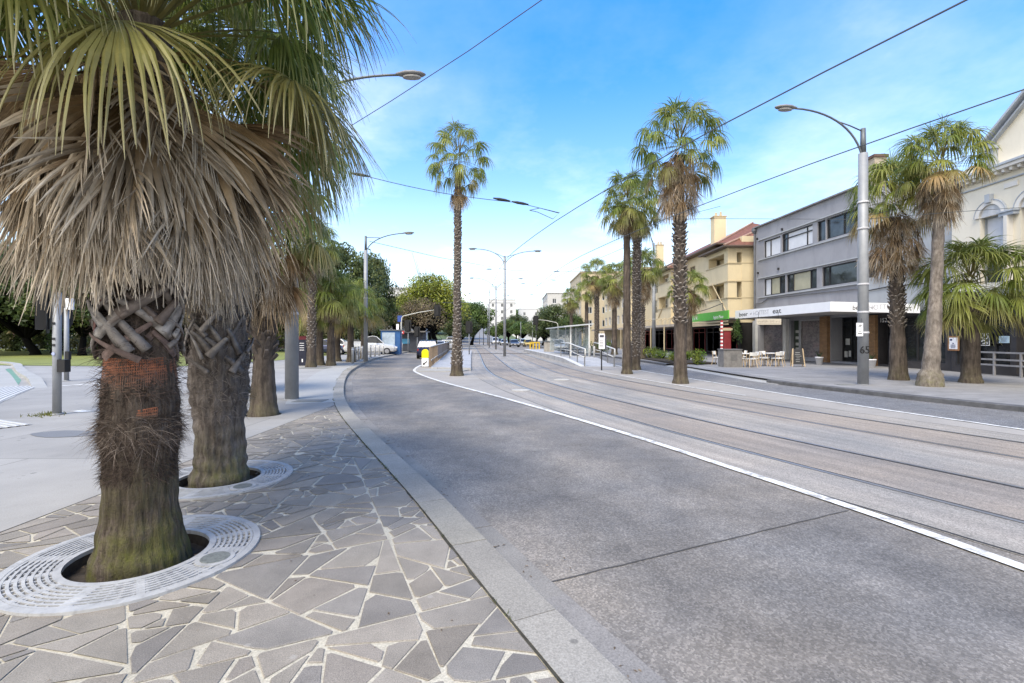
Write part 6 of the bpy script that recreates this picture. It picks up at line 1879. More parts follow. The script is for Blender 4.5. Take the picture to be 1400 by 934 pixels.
# mast arm signals
def mast(label, base, tip, bend_x, h, mcol, lit, r=.048):
    o = thing('traffic_light', label, 'traffic light', base, 0, 'traffic lights')
    b = Vector(base); t_ = Vector(tip) - b
    mb = MB(); mb.tube([(0, 0, 0), (0, 0, h - .5), (bend_x * .1, 0, h - .15), (bend_x * .35, 0, h), (t_.x * .5, 0, (h + t_.z) / 2 + .05), (t_.x, 0, t_.z)], [r * 1.2, r, r, r * .9, r * .8, r * .6], 10)
    mb.build('mast_arm', mcol, o, True, world=False)
    signal_head(o, (t_.x, -.15, t_.z - .15), -1, lit, True, 1.05)
    return o, b
MW = mat('mast_cream', (.55, .54, .48), .5, .08)
o, b = mast('red traffic light on a long cream mast arm over the left lane', G(549, 483), P(597.5, 423, 50), .5, P(549, 432, 50).z, MW, 0)
signal_head(o, (P(571, 455, 50).x - b.x + .0, -.3, 2.0), -1, None, False) if False else None
o2, b2 = mast('traffic light on a bent cream mast arm over the right track, beside the shelter', G(763, 478.5), P(733.5, 436, 62), -.8, P(757, 441, 64).z, MW, None)
signal_head(o2, (P(731.5, 446, 62).x - b2.x + .3, -.18, P(733, 446, 62).z - .1), -1, None, False, .9)
def post_signal(label, px, py, zc, lit, z=0, s=1.0, dx=0):
    g = G(px, py, z); o = signal_pole(label, g, zc + .4, .06, None); signal_head(o, (dx, -.2, zc), -1, lit, True, s); return o
post_signal('dark signal post with its light half hidden behind the slender palm', 641.5, 487, 2.7, None, ZR)
post_signal('red traffic light on a post in front of the bare plane tree', 570.5, 481.5, 2.25, 0, 0, 1.0)
post_signal('dark target board signal on a post beside the blue street sign', 558, 481.5, 2.9, None, 0, 1.15)
g = G(548, 481.5)
o = thing('street_sign', 'blue street name blade above a red and white plate on a slim post', 'sign', g)
mb = MB(); mb.tube([(0, 0, 0), (0, 0, 4.1)], .045, 8); mb.build('post', M_GALV, o, True, world=False)
mb = MB(); mb.box((-.1, -.06, 3.75), (.5, .03, .7)); mb.build('blue_plate', mat('sign_blue', (.04, .08, .28), .5), o, world=False)
mb = MB(); mb.box((0, -.06, 2.2), (.75, .03, .35)); mb.build('red_plate', mat('sign_red', (.45, .05, .06), .5), o, world=False)
mb = MB(); mb.box((0, -.078, 2.2), (.5, .006, .1)); mb.box((-.35, -.06, 2.7), (.28, .03, .9)); mb.build('white_plate', M_SIGNW, o, world=False)

# ------------------------------------------------------------------ bollards on the left kerb
M_BOL = mat('bollard_pale', (.46, .45, .43), .6, .1, 3)
M_BOLT = mat('bollard_wood', (.30, .27, .235), .7, .2, 5)
ORD = ['nearest', 'second', 'third', 'fourth', 'fifth', 'sixth', 'seventh', 'eighth', 'ninth', 'tenth', 'eleventh', 'twelfth', 'thirteenth', 'fourteenth', 'farthest']
def bollard(label, loc):
    o = thing('bollard', label, 'bollard', loc, 0, 'bollards along the left kerb')
    mb = MB(); mb.lathe([(.075, 0), (.075, .97), (.06, 1.0)], (0, 0, 0), 12); mb.build('post', M_BOL, o, True, world=False)
    mb = MB(); mb.lathe([(.078, .82), (.078, .90)], (0, 0, 0), 12); mb.build('reflective_band', M_SIGNW, o, True, world=False)
    mb = MB(); mb.lathe([(.12, 0), (.12, .03)], (0, 0, 0), 12); mb.build('base_plate', M_GALVD, o, True, world=False)
    return o
b0 = None
for i in range(15):
    y = 30.5 + i * 1.85; loc = (at_y(K, y) - .35, y, 0); lab = '%s pale bollard of the row along the left kerb, counted from the lamp post' % ORD[i]
    if b0 is None: b0 = bollard(lab, loc)
    else:
        c = copy_tree(b0); c.location = loc; c['label'] = lab

# ------------------------------------------------------------------ island: keep left marker, fence
g = G(581.5, 502, ZR)
o = thing('keep_left_marker', 'yellow topped white keep left marker at the tip of the left island', 'road sign', g)
w_, h_ = .40, 1.0
def cap_poly(w, z0, z1, y): return [(-w / 2, y, z0), (w / 2, y, z0), (w / 2, y, z1 - w / 2)] + [(w / 2 * cos(a), y, z1 - w / 2 + w / 2 * sin(a)) for a in [pi * k / 10 for k in range(1, 10)]] + [(-w / 2, y, z1 - w / 2)]
mb = MB(); mb.extrude(cap_poly(.40, .55, 1.06, -.1), (0, .22, 0)); mb.build('yellow_top', mat('marker_yellow', (.85, .72, .01), .4, .04), o, world=False)
mb = MB(); mb.box((0, .01, .29), (.40, .22, .5)); mb.build('white_body', M_SIGNW, o, world=False)
mb = MB(); A0 = Vector((.11, -.104, .34)); A1 = Vector((-.07, -.104, .20)); mb.bar(A0, A1, .012, .05); mb.add([A1 + Vector((-.07, 0, -.06)), A1 + Vector((-.02, 0, .09)), A1 + Vector((.07, 0, -.05))], [(0, 1, 2)]); mb.add([A1 + Vector((-.07, -.003, -.06)), A1 + Vector((.07, -.003, -.05)), A1 + Vector((-.02, -.003, .09))], [(0, 1, 2)])
mb.build('arrow', M_LETK, o, world=False)
mb = MB(); mb.box((0, .01, .02), (.5, .32, .04)); mb.build('base', M_BLACKF, o, world=False)
# raised stop platform beside the left lane
slab = [(-4.35, 25.9), (-2.15, 25.3), (-3.4, 40), (-5.0, 60), (-7.9, 60), (-6.9, 52), (-5.7, 40)]
mb = MB(); mb.prism(slab, -.14, .03); structure(mb.build('left_platform', M_PLAT))
mb = MB(); mb.prism([(-4.9, 24.7), (-2.6, 24.4), (-2.25, 25.28), (-4.45, 25.88)], -.14, -.07); structure(mb.build('platform_ramp', M_APRON))
fo = thing('barrier_fence', 'timber post fence with pale top rail along the left island behind the yellow marker', 'fence', (-4.45, 26.2, 0))
fl = spline([(-4.45, 26.2), (-5.05, 32), (-5.8, 40), (-6.95, 52), (-7.7, 59)], 1.45)
M_RAILW = mat('rail_white', (.66, .65, .62), .45, .06); M_WOODP = mat('post_wood', (.20, .15, .105), .8, .2, 6)
for i, p in enumerate(fl):
    mb = MB(); mb.box((p.x, p.y, .55), (.10, .10, 1.1)); mb.build('post', M_WOODP, fo)
mb = MB()
for z in (1.12, .35): mb.tube([p + Vector((0, 0, z)) for p in fl], .035, 6)
mb.build('rail', M_RAILW, fo)
mb = MB(); fp = [p for p in fl if p.y > 33]
mb.sheet([p + Vector((.02, 0, .15)) for p in fp], [p + Vector((.02, 0, 1.05)) for p in fp]); mb.sheet([p + Vector((-.02, 0, .15)) for p in fp], [p + Vector((-.02, 0, 1.05)) for p in fp]); mb.build('infill_panel', mat('panel_grey_brown', (.30, .26, .24), .6, .15, 3), fo)

# ------------------------------------------------------------------ right tram platform with shelter and railings
Dl = offset(A, 5.62)
pl_ = []
ysP = [28.6, 31, 34, 38, 43, 49, 56, 60]
lp = [Vector((at_y(Dl, y), y, 0)) for y in ysP]; rp = [Vector((min(at_y(RL, y) - .12, 6.15), y, 0)) for y in ysP]
zz = [-.10, .02, .17, .20, .20, .20, .20, .20]
mb = MB()
for i in range(len(ysP) - 1):
    a, b_, c, d = lp[i], rp[i], rp[i + 1], lp[i + 1]
    za, zb_ = zz[i], zz[i + 1]
    v = [(a.x, a.y, -.14), (b_.x, b_.y, -.14), (c.x, c.y, -.14), (d.x, d.y, -.14), (a.x, a.y, za), (b_.x, b_.y, za), (c.x, c.y, zb_), (d.x, d.y, zb_)]
    mb.add(v, [(4, 5, 6, 7), (0, 1, 5, 4), (2, 3, 7, 6), (3, 0, 4, 7), (1, 2, 6, 5)])
structure(mb.build('right_platform', M_PLAT))
mb = MB(); e0 = [p + Vector((.004, 0, z + .006)) for p, z in zip(lp, zz)]; mb.sheet(e0, [p + Vector((.34, 0, .0)) for p in e0])
structure(mb.build('platform_edge_strip', mat('edge_pale', (.55, .54, .52), .7, .08, 2)))
def railing(label, pts, group='platform handrails'):
    pts = [Vector(p) for p in pts]
    o = thing('handrail', label, 'railing', pts[0], 0, group)
    up = Vector((0, 0, 1.05))
    mb = MB(); mb.tube([pts[0] + up * .55 + Vector((0, -.25, 0)), pts[0] + up + Vector((0, -.2, 0))] + [p + up for p in pts], .036, 8); mb.tube([p + up * .52 for p in pts], .022, 6); mb.build('rail', M_RAILW, o, True)
    for p in pts:
        mb = MB(); mb.bar(p, p + up * .97, .06, .06); mb.build('post', mat('post_grey', (.17, .17, .17), .5), o)
    return o
railing('left handrail of the tram platform ramp', [(4.32, 28.7, -.1), (4.22, 31.2, 0), (4.06, 33.9, .17), (3.75, 37, .2)])
railing('right handrail of the tram platform ramp', [(6.05, 28.6, -.1), (6.1, 30.8, 0), (6.12, 33.4, .14), (6.1, 36, .2)])
# shelter
so_ = thing('tram_shelter', 'glass tram shelter with a thin flat roof on the right platform', 'shelter', (4.7, 40.5, .2))
mb = MB()
ra, rb = Vector((5.85, 36.6, 0)), Vector((5.1, 46.0, 0)); lw = Vector((-1.9, -.15, 0))
rf_ = [ra + lw, ra + Vector((.35, 0, 0)), rb + Vector((.35, 0, 0)), rb + lw]
z0 = [2.42, 2.62, 2.62, 2.42]
mb.extrude([Vector((p.x, p.y, z)) for p, z in zip(rf_, z0)], (0, 0, .09)); mb.build('roof', mat('shelter_roof', (.50, .52, .53), .5, .06), so_)
for p in (ra, rb, ra + lw * .72 + Vector((0, .4, 0)), ra.lerp(rb, .5)):
    mb = MB(); mb.bar((p.x, p.y, .2), (p.x, p.y, 2.6 if p in (ra, rb) else 2.47), .09, .09); mb.build('post', M_RAILW, so_)
M_GLT = None
m, t, b, out = nt('clear_glass'); b.inputs['Base Color'].default_value = (.55, .62, .62, 1); b.inputs['Roughness'].default_value = .05
tr = t.nodes.new('ShaderNodeBsdfTransparent'); ms = t.nodes.new('ShaderNodeMixShader'); ms.inputs[0].default_value = .42
t.links.new(tr.outputs[0], ms.inputs[1]); t.links.new(b.outputs[0], ms.inputs[2]); t.links.new(ms.outputs[0], out.inputs[0]); M_GLT = m
for k in range(4):
    a, b_ = ra.lerp(rb, k / 4 + .02), ra.lerp(rb, (k + 1) / 4 - .02); mb = MB(); mb.bar((a.x, a.y, 1.4), (b_.x, b_.y, 1.4), .02, 2.0); g_ = mb.build('glass_panel', M_GLT, so_)
    mb = MB(); mb.bar((a.x, a.y, .35), (b_.x, b_.y, .35), .05, .06); mb.bar((a.x, a.y, 2.44), (b_.x, b_.y, 2.44), .05, .06); mb.build('panel_frame', M_GALVD, g_)
mb = MB(); mb.bar((rb.x, rb.y, 1.4), (rb.x - 1.5, rb.y, 1.4), .02, 2.0); mb.build('glass_panel', M_GLT, so_)
mb = MB(); p, q = ra + Vector((-.5, .9, 0)), rb + Vector((-.5, -1.5, 0)); mb.bar((p.x, p.y, .65), (q.x, q.y, .65), .4, .05)
for k in range(4): s = p.lerp(q, (k + .5) / 4); mb.box((s.x, s.y, .42), (.06, .06, .42))
mb.build('bench', M_GALVD, so_)
mb = MB(); s = ra.lerp(rb, .3); mb.box((s.x - .06, s.y, 1.35), (.05, 1.3, 1.5)); mb.build('map_panel', mat('panel_blue_white', (.35, .4, .45), .5, .3, 3), so_)
g = G(822.5, 506.5, ZR)
o = thing('tram_stop_sign', 'dark post carrying a tall white tram stop plate before the ramp', 'sign', g)
mb = MB(); mb.tube([(0, 0, 0), (0, 0, 2.0)], .035, 8); mb.build('post', M_BLACKF, o, True, world=False)
mb = MB(); mb.box((0, -.045, 1.55), (.32, .03, .82)); mb.build('plate', M_SIGNW, o, world=False)
mb = MB(); mb.box((0, -.063, 1.82), (.22, .006, .12)); 
for k in range(5): mb.box((-.02, -.063, 1.25 + k * .08), (.2, .006, .02))
mb.box((.2, -.03, 1.5), (.08, .05, .7)); mb.build('print', mat('print_dark', (.08, .08, .1), .6), o, world=False)
def bin_fn(mb): mb.box((0, 0, 0), (0, 0, 0))
p = G(750.5, 480.8, .2)
o = thing('litter_bin', 'pale concrete litter bin at the far end of the right platform', 'bin', p)
mb = MB(); mb.box((0, 0, .5), (1.0, .8, 1.0)); mb.build('body', mat('bin_concrete', (.34, .31, .27), .8, .15, 4), o, world=False); mb = MB(); mb.box((0, 0, 1.04), (1.1, .9, .08)); mb.build('lid', M_GALVD, o, world=False)
o = thing('barrier', 'short yellow barrier at the end of the right platform', 'barrier', G(731, 477.5, .2))
for k in range(4): mb = MB(); mb.box((-.55 + k * .37, 0, .45), (.16, .12, .9)); mb.build('yellow_post', mat('yellow_paint', (.55, .36, .03), .5), o, world=False)
mb = MB(); mb.box((0, 0, .82), (1.3, .08, .14)); mb.build('rail', mat('yellow_paint', (.55, .36, .03), .5), o, world=False)
for i, (px, py) in enumerate(((806.5, 491), (812.5, 492), (852, 503))):
    g = G(px, py); mb = MB(); mb.lathe([(.07, 0), (.07, .95), (.05, 1.0)], (0, 0, 0), 10); mb.lathe([(.11, 0), (.11, .025)], (0, 0, 0), 10); mb.lathe([(.074, .8), (.074, .88)], (0, 0, 0), 10)
    q = mesh_obj('bollard', mb.mesh('bollard', M_BOL, True), None, g); tag(q, ('pale bollard between the two platform handrails, left one', 'pale bollard between the two platform handrails, right one', 'pale bollard beside the dark smooth palm trunk')[i], 'bollard', 'bollards by the tram platform')

# ------------------------------------------------------------------ right footpath furniture
p = Vector((12.05, 26.7, 0))
o = thing('utility_box', 'squat grey concrete utility box at the kerb beside the cafe tables', 'utility box', p)
mb = MB(); mb.box((0, 0, .47), (1.0, .75, .94)); mb.build('body', mat('box_concrete', (.20, .19, .18), .85, .2, 5, .2, 40, dirt=.5), o, world=False)
mb = MB(); mb.box((0, 0, .96), (1.06, .81, .05)); mb.build('lid', mat('box_lid', (.15, .145, .14), .8), o, world=False)
mb = MB(); mb.box((.06, -.38, .52), (.34, .01, .34)); mb.build('door_panel', mat('box_lid', (.15, .145, .14), .8), o, world=False)
M_BIRCH = mat('birch_timber', (.50, .38, .24), .55, .12, 8); M_WSEAT = mat('white_seat', (.74, .73, .70), .5, .05)
def chair_proto():
    o = thing('cafe_chair', 'x', 'chair', (0, 0, 0), 0, 'cafe chairs on the right footpath')
    mb = MB(); mb.prism([(-.21, -.2), (.21, -.2), (.19, .2), (-.19, .2)], .44, .475); mb.build('seat', M_WSEAT, o, world=False)
    mb = MB(); n = 7
    vs = [];
    for k in range(n): x = -.2 + .4 * k / (n - 1); y = .2 + .04 * sin(pi * k / (n - 1)); vs.append((x, y))
    mb.add([(x, y, .62) for x, y in vs] + [(x, y + .03, .82) for x, y in vs] + [(x, y + .02, .62) for x, y in vs] + [(x, y + .05, .82) for x, y in vs], [(k, k + 1, n + k + 1, n + k) for k in range(n - 1)] + [(2 * n + k + 1, 2 * n + k, 3 * n + k, 3 * n + k + 1) for k in range(n - 1)] + [(n + k, n + k + 1, 3 * n + k + 1, 3 * n + k) for k in range(n - 1)]); mb.build('backrest', M_WSEAT, o, world=False)
    for x in (-1, 1):
        mb = MB(); mb.tube([(x * .17, -.17, .44), (x * .22, -.23, 0)], .02, 6); mb.build('leg', M_BIRCH, o, world=False)
        mb = MB(); mb.tube([(x * .2, .23, .8), (x * .18, .18, .44), (x * .22, .26, 0)], .02, 6); mb.build('leg', M_BIRCH, o, world=False)
    return o
def table_proto():
    o = thing('cafe_table', 'x', 'table', (0, 0, 0), 0, 'cafe tables on the right footpath')
    mb = MB(); mb.box((0, 0, .725), (.75, .75, .035)); mb.build('tabletop', M_WSEAT, o, world=False)
    for x in (-1, 1):
        for y in (-1, 1): mb = MB(); mb.tube([(x * .28, y * .28, .705), (x * .33, y * .33, 0)], .024, 6); mb.build('leg', M_BIRCH, o, world=False)
    return o
TT = [((13.0, 26.9), 'left cafe table behind the grey utility box, birch legs'), ((14.75, 27.6), 'right cafe table near the sandwich board, birch legs'), ((13.6, 29.6), 'cafe table in the row nearer the shutters')]
t0 = None
for (x, y), lab in TT:
    q = t0 = table_proto() if t0 is None else copy_tree(t0)
    q.location = (x, y, 0); q['label'] = lab
CH = [(12.55, 26.7, 100, 'white backed chair at the far left of the cafe, next to the utility box'), (13.0, 26.25, 182, 'birch chair with its back to the road at the left cafe table'), (13.5, 27.0, -85, 'birch chair on the right side of the left cafe table'), (13.05, 27.6, 3, 'chair on the far side of the left cafe table'),
      (14.25, 27.4, 95, 'chair on the left side of the right cafe table'), (14.75, 26.9, 184, 'chair with its back to the road at the right cafe table'), (15.3, 27.7, -80, 'chair on the right side of the right cafe table by the sandwich board'), (14.8, 28.3, 5, 'chair on the far side of the right cafe table'),
      (13.1, 29.5, 92, 'chair left of the table nearest the shutters'), (14.15, 29.7, -92, 'chair right of the table nearest the shutters')]
c0_ = None
for x, y, a, lab in CH:
    q = c0_ = chair_proto() if c0_ is None else copy_tree(c0_)
    q.location = (x, y, 0); q.rotation_euler.z = R(a); q['label'] = lab
q = copy_tree(c0_); q.location = (12.1, 28.4, 0); q.rotation_euler.z = R(40); q['label'] = 'lone white chair left of the utility box under the green sign'
o = thing('sandwich_board', 'black chalk sandwich board with birch frame standing outside the shutters', 'sandwich board', G(1090.5, 501))
for s in (-1, 1):
    mb = MB(); T = Vector((0, s * .02, 1.0))
    for x in (-.3, .3): mb.bar(Vector((x, s * .24, 0)), T + Vector((x * .8, 0, 0)), .05, .03)
    mb.bar(Vector((-.27, s * .12, .52)) + Vector((0, 0, -.38)), Vector((.27, s * .12, .52)) + Vector((0, 0, -.38)), .03, .05)
    mb.build('frame', M_BIRCH, o, world=False)
    mb = MB(); mb.add([(-.27, s * .215, .12), (.27, s * .215, .12), (.23, s * .03, .97), (-.23, s * .03, .97)], [(0, 1, 2, 3)]); mb.build('chalk_panel', M_BLACKF, o, world=False)
o.rotation_euler.z = R(-18)
mb = MB(); rr = random.Random(4)
for k in range(6):
    z = .28 + k * .1; y = -(.215 - (z - .12) * .2176) - .006; w = rr.uniform(.15, .3); mb.box((rr.uniform(-.04, .04), y, z), (w, .004, .025))
mb.build('chalk_marks', mat('chalk', (.35, .35, .34), .8), o, world=False)
def pot(label, loc):
    o = thing('potted_plant', label, 'potted plant', loc, 0, 'white pots outside the shops')
    mb = MB(); mb.lathe([(.15, 0), (.21, .40), (.225, .40), (.225, .46), (.19, .46)], (0, 0, 0), 18); mb.build('pot', M_SIGNW, o, True, world=False)
    mb = MB(); rr = random.Random(int(loc[0] * 10))
    for k in range(26):
        a = rr.uniform(0, 2 * pi); p = Vector((0, 0, .42)); d = Vector((cos(a) * rr.uniform(.1, .6), sin(a) * rr.uniform(.1, .6), 1)).normalized(); s = Vector((-sin(a), cos(a), 0)) * .025; L = rr.uniform(.25, .55); vs = []
        for j in range(4): vs += [p - s * (1 - j / 3.2), p + s * (1 - j / 3.2)]; d = (d + Vector((cos(a), sin(a), -.2)) * .18).normalized(); p = p + d * L / 3
        g = rr.uniform(.7, 1.3); mb.add(vs, [(j * 2, j * 2 + 1, j * 2 + 3, j * 2 + 2) for j in range(3)], 0, (.045 * g, .075 * g, .03 * g))
    mb.build('leaves', leaf_mat('pot_leaves'), o, world=False); return o
pot('white potted plant outside the roller shutter', G(1120, 498.5)); pot('white potted plant beside the brick pillar right of the lamp post', G(1191.5, 503))
o = thing('cafe_entrance_post', 'red and white striped post with a cream cap beside the green sign', 'post', (16.4, 37.0, 0))
mb = MB(); mb.box((0, 0, 1.2), (.55, .5, 2.4)); mb.build('red_post', mat('post_maroon', (.20, .03, .035), .5), o, world=False)
mb = MB(); mb.box((0, 0, 2.25), (.75, .6, .2)); mb.build('cream_cap', M_CREAM2, o, world=False)
mb = MB()
for k in range(10): mb.box((-.42, -.2, .2 + k * .28), (.14, .14, .13))
mb.build('white_stripe', M_SIGNW, o, world=False)
mb = MB()
for k in range(10): mb.box((-.42, -.2, .34 + k * .28), (.135, .135, .15))
mb.build('red_stripe', mat('sign_red', (.45, .05, .06), .5), o, world=False)

# ------------------------------------------------------------------ foliage helpers
def leaf_cloud(mb, c, rad, n, size, rng, cols, flat=.0, up=.4):
    c = Vector(c)
    for k in range(n):
        v = Vector((rng.gauss(0, 1), rng.gauss(0, 1), rng.gauss(0, 1))).normalized() * (rng.random() ** .4)
        p = c + Vector((v.x * rad[0], v.y * rad[1], v.z * rad[2]))
        nrm = (v + Vector((rng.gauss(0, .6), rng.gauss(0, .6), rng.gauss(0, .6) + up))).normalized()
        t1 = nrm.cross(Vector((rng.gauss(0, 1), rng.gauss(0, 1), rng.gauss(0, 1)))).normalized(); t2 = nrm.cross(t1)
        s = size * rng.uniform(.6, 1.4); col = rng.choice(cols); g = rng.uniform(.75, 1.3)
        mb.add([p - t1 * s, p - t2 * s * .45 + t1 * s * .1, p + t1 * s, p + t2 * s * .45 + t1 * s * .1], [(0, 1, 2, 3)], 0, (col[0] * g, col[1] * g, col[2] * g))
M_LEAF = leaf_mat('tree_leaf', .25, .3, .5, .6, .08)
M_BARK = trunk_mat('park_bark', (.13, .105, .085), (.05, .04, .033), .0, 9, .3, .8)
def tree_meshes(seed, H, Rr, trunk_h, clumps, per, size, cols, squash=.75, flatbase=.35, bare=0, lean=.1):
    rng = random.Random(seed); mt, mc = MB(), MB()
    top = Vector((rng.uniform(-lean, lean) * H, rng.uniform(-lean, lean) * H, trunk_h))
    r0 = .035 * H
    mt.tube([(0, 0, -.05), Vector((0, 0, trunk_h * .15)) + top * .02, top * .55, top], [r0 * 1.5, r0 * 1.05, r0 * .9, r0 * .75], 12, 0, (1, 1, 1))
    cz = trunk_h + (H - trunk_h) * .45; ctr = Vector((top.x, top.y, cz))
    for k in range(clumps):
        a = k * 2.39996 + rng.uniform(-.4, .4); u = (k + .5) / clumps
        zc = -flatbase + (1 + flatbase) * u
        rr_ = sqrt(max(.05, 1 - (zc if zc > 0 else zc * 1.3) ** 2)) * rng.uniform(.45, .95)
        p = ctr + Vector((cos(a) * rr_ * Rr, sin(a) * rr_ * Rr, zc * (H - cz) * .88))
        cr = Rr * rng.uniform(.24, .40)
        k2 = rng.uniform(.7, 1.25); cc = [tuple(x * k2 for x in rng.choice(cols)) for _ in range(3)]
        mid = top.lerp(p, .5) + Vector((rng.uniform(-.4, .4), rng.uniform(-.4, .4), .2)); mt.tube([top * .8, mid, p], [r0 * .5, r0 * .28, r0 * .07], 6, 0, (1, 1, 1))
        for q in range(bare): mt.tube([mid, p + Vector((rng.gauss(0, cr), rng.gauss(0, cr), rng.gauss(0, cr)))], [r0 * .15, .01], 4)
        leaf_cloud(mc, p, (cr, cr, cr * squash), per, size, rng, cc)
    return mt.mesh('trunk', M_BARK, True), mc.mesh('crown', M_LEAF)
def tree(label, loc, meshes, rz=0, s=(1, 1, 1), group=None, name='park_tree'):
    o = thing(name, label, 'tree', loc, rz, group); o.scale = s
    mesh_obj('trunk', meshes[0], o); mesh_obj('crown', meshes[1], o); return o
DK = [(.072, .10, .036), (.095, .125, .042), (.055, .08, .034), (.13, .15, .05)]
MG = [(.10, .155, .038), (.125, .18, .045), (.08, .13, .035)]
YG = [(.27, .29, .04), (.22, .26, .04), (.31, .31, .07), (.17, .21, .04)]
BR = [(.25, .185, .12), (.21, .18, .09), (.28, .22, .14)]
T_dark = [tree_meshes(101, 9, 4.8, 2.0, 52, 270, .18, DK, .75, .6), tree_meshes(102, 10, 5.2, 1.9, 56, 260, .19, DK, .75, .6), tree_meshes(103, 8, 4.4, 2.2, 46, 270, .17, DK + [(.09, .105, .03)], .75, .6)]
T_mid = [tree_meshes(111, 8, 4.0, 2.2, 36, 200, .2, MG), tree_meshes(112, 9, 4.4, 2.5, 36, 200, .22, MG + DK)]
T_yel = tree_meshes(121, 11, 5.3, 3.0, 60, 210, .17, YG, .8, .4, 3)
T_brn = tree_meshes(122, 9, 4.6, 3.0, 44, 110, .15, BR, .8, .4, 5)
pk = 'dark trees in the park on the left'
for i, (px, Y, s, r, lab) in enumerate([(-40, 44, 1.1, 0, 'dark spreading park tree at the left edge of the picture'), (48, 44.5, 1.0, 1, 'dark park tree with a curved trunk left of the signal posts'), (112, 43, .95, 2, 'dark park tree with a stout trunk just left of the nearest palm'),
                                     (20, 58, 1.25, 1, 'tall dark tree in the second row of the park, far left'), (90, 60, 1.2, 0, 'tall dark tree in the second row behind the signal posts'), (165, 52, 1.1, 1, 'dark tree hidden behind the nearest palm trunk'), (250, 56, 1.1, 2, 'dark tree hidden behind the second palm'), (330, 54, 1.05, 0, 'dark tree seen between the second palm and the grey pole'),
                                     (400, 62, 1.1, 1, 'dark tree behind the thick grey pole'),
                                     (-60, 72, 1.3, 0, 'far park tree in the third row at the left edge'), (60, 76, 1.35, 2, 'far park tree in the third row between the two signal posts and the left edge'), (130, 74, 1.3, 1, 'far park tree in the third row just left of the nearest palm trunk'), (-20, 50, 1.0, 2, 'park tree with low branches at the left edge, middle row'), (75, 50, .95, 0, 'park tree with low branches right behind the nearer signal post')]):
    X = (px - 700) / F * Y; tree(lab, (X, Y, 0), T_dark[r], i * 1.1, (s, s, s), pk)
for i, (px, Y, top, m_, lab) in enumerate([(470, 58, 338, T_dark[1], 'tall dark tree behind the short left palms, left of the second lamp post'), (503, 66, 350, T_dark[0], 'dark tree directly behind the second lamp post'), (545, 92, 408, T_mid[1], 'mid green tree between the lamp post and the yellow green tree')]):
    X = (px - 700) / F * Y; h = EYE + (HZ - top) / F * Y; s = h / (10 if m_ is T_dark[1] else 9); sx = (.7, .5, .8)[i]; tree(lab, (X, Y, 0), m_, i + .5, (s * sx, s * sx, s), 'trees on the left of the road')
def tpx(px, Y, top, H0, m_, lab, grp, sx=1, rz=0, name='street_tree'):
    X = (px - 700) / F * Y; h = EYE + (HZ - top) / F * Y; s = h / H0; tree(lab, (X, Y, 0), m_, rz, (s * sx, s * sx, s), grp, name)
tpx(598, 74, 378, 11, T_yel, 'yellow green spring tree behind the left lane, left of the slender palm', 'trees on the left of the road', 1.05)
tpx(574, 66, 410, 9, T_brn, 'bare brown plane tree with few leaves in front of the yellow green tree', 'trees on the left of the road', 1.0)
tpx(645, 112, 415, 8, T_mid[0], 'green tree just right of the slender palm, far left roadside', 'trees on the left of the road', 1.0)
tpx(630, 95, 428, 9, T_dark[0], 'dark tree behind the slender palm trunk, left roadside', 'trees on the left of the road', 1.0)
tpx(620, 120, 412, 9, T_mid[1], 'bushy green tree far behind the slender palm', 'trees on the left of the road', .9, 2)
for i, (px, Y, top, sx, m_, H0, lab) in enumerate([(762, 86, 418, 1.1, T_dark[1], 10, 'big dark green tree behind the tram shelter'), (742, 100, 430, 1.0, T_dark[0], 9, 'dark round tree left of the big one, above the mast arm pole'), (785, 80, 432, 1.0, T_mid[1], 9, 'mid green tree right behind the shelter roof'),
                                             (715, 150, 440, 1.4, T_mid[0], 8, 'light green tree across the far junction, above the taxi'), (695, 165, 438, 1.4, T_mid[1], 9, 'green tree across the far junction, above the dark cars'), (680, 175, 446, 1.3, T_mid[0], 8, 'low green tree across the far junction, left of the others'), (706, 190, 432, 1.0, T_dark[2], 8, 'dark tree behind the far junction cars'), (733, 140, 445, 1.2, T_dark[2], 8, 'dark tree at the far right kerb behind the platform poles')]):
    tpx(px, Y, top, H0, m_, lab, 'street trees at the far right', sx, i * .8)
# far uphill trees
for i, (px, Y, h, m_, lab) in enumerate([(628, 290, 16, T_mid[1], 'tree on the hill to the left of the uphill road'), (640, 330, 15, T_dark[0], 'tree higher on the hill, left of the uphill road'), (704, 300, 13, T_mid[0], 'tree on the hill to the right of the uphill road')]):
    X = (px - 700) / F * Y; s = h / 9; zb_ = max(0, (Y - 190) * .075) - .5; tree(lab, (X, Y, zb_), m_, i, (s * 1.3, s * 1.3, s), 'trees on the far hill', 'street_tree')
for i, (px, Y, h, m_, lab) in enumerate([(560, 150, 13, T_dark[1], 'dark tree far behind the bare plane tree'), (588, 190, 16, T_mid[1], 'green tree far behind the red traffic light'), (612, 175, 14, T_dark[0], 'dark tree far behind the yellow green tree'), (632, 200, 15, T_mid[0], 'tree at the foot of the hill, left of the uphill road'), (600, 240, 19, T_dark[2], 'tall dark tree on the lower hill slope')]):
    X = (px - 700) / F * Y; s = h / 9; tree(lab, (X, Y, 0), m_, i * .7, (s * 1.25, s * 1.25, s), 'trees on the far hill', 'street_tree')
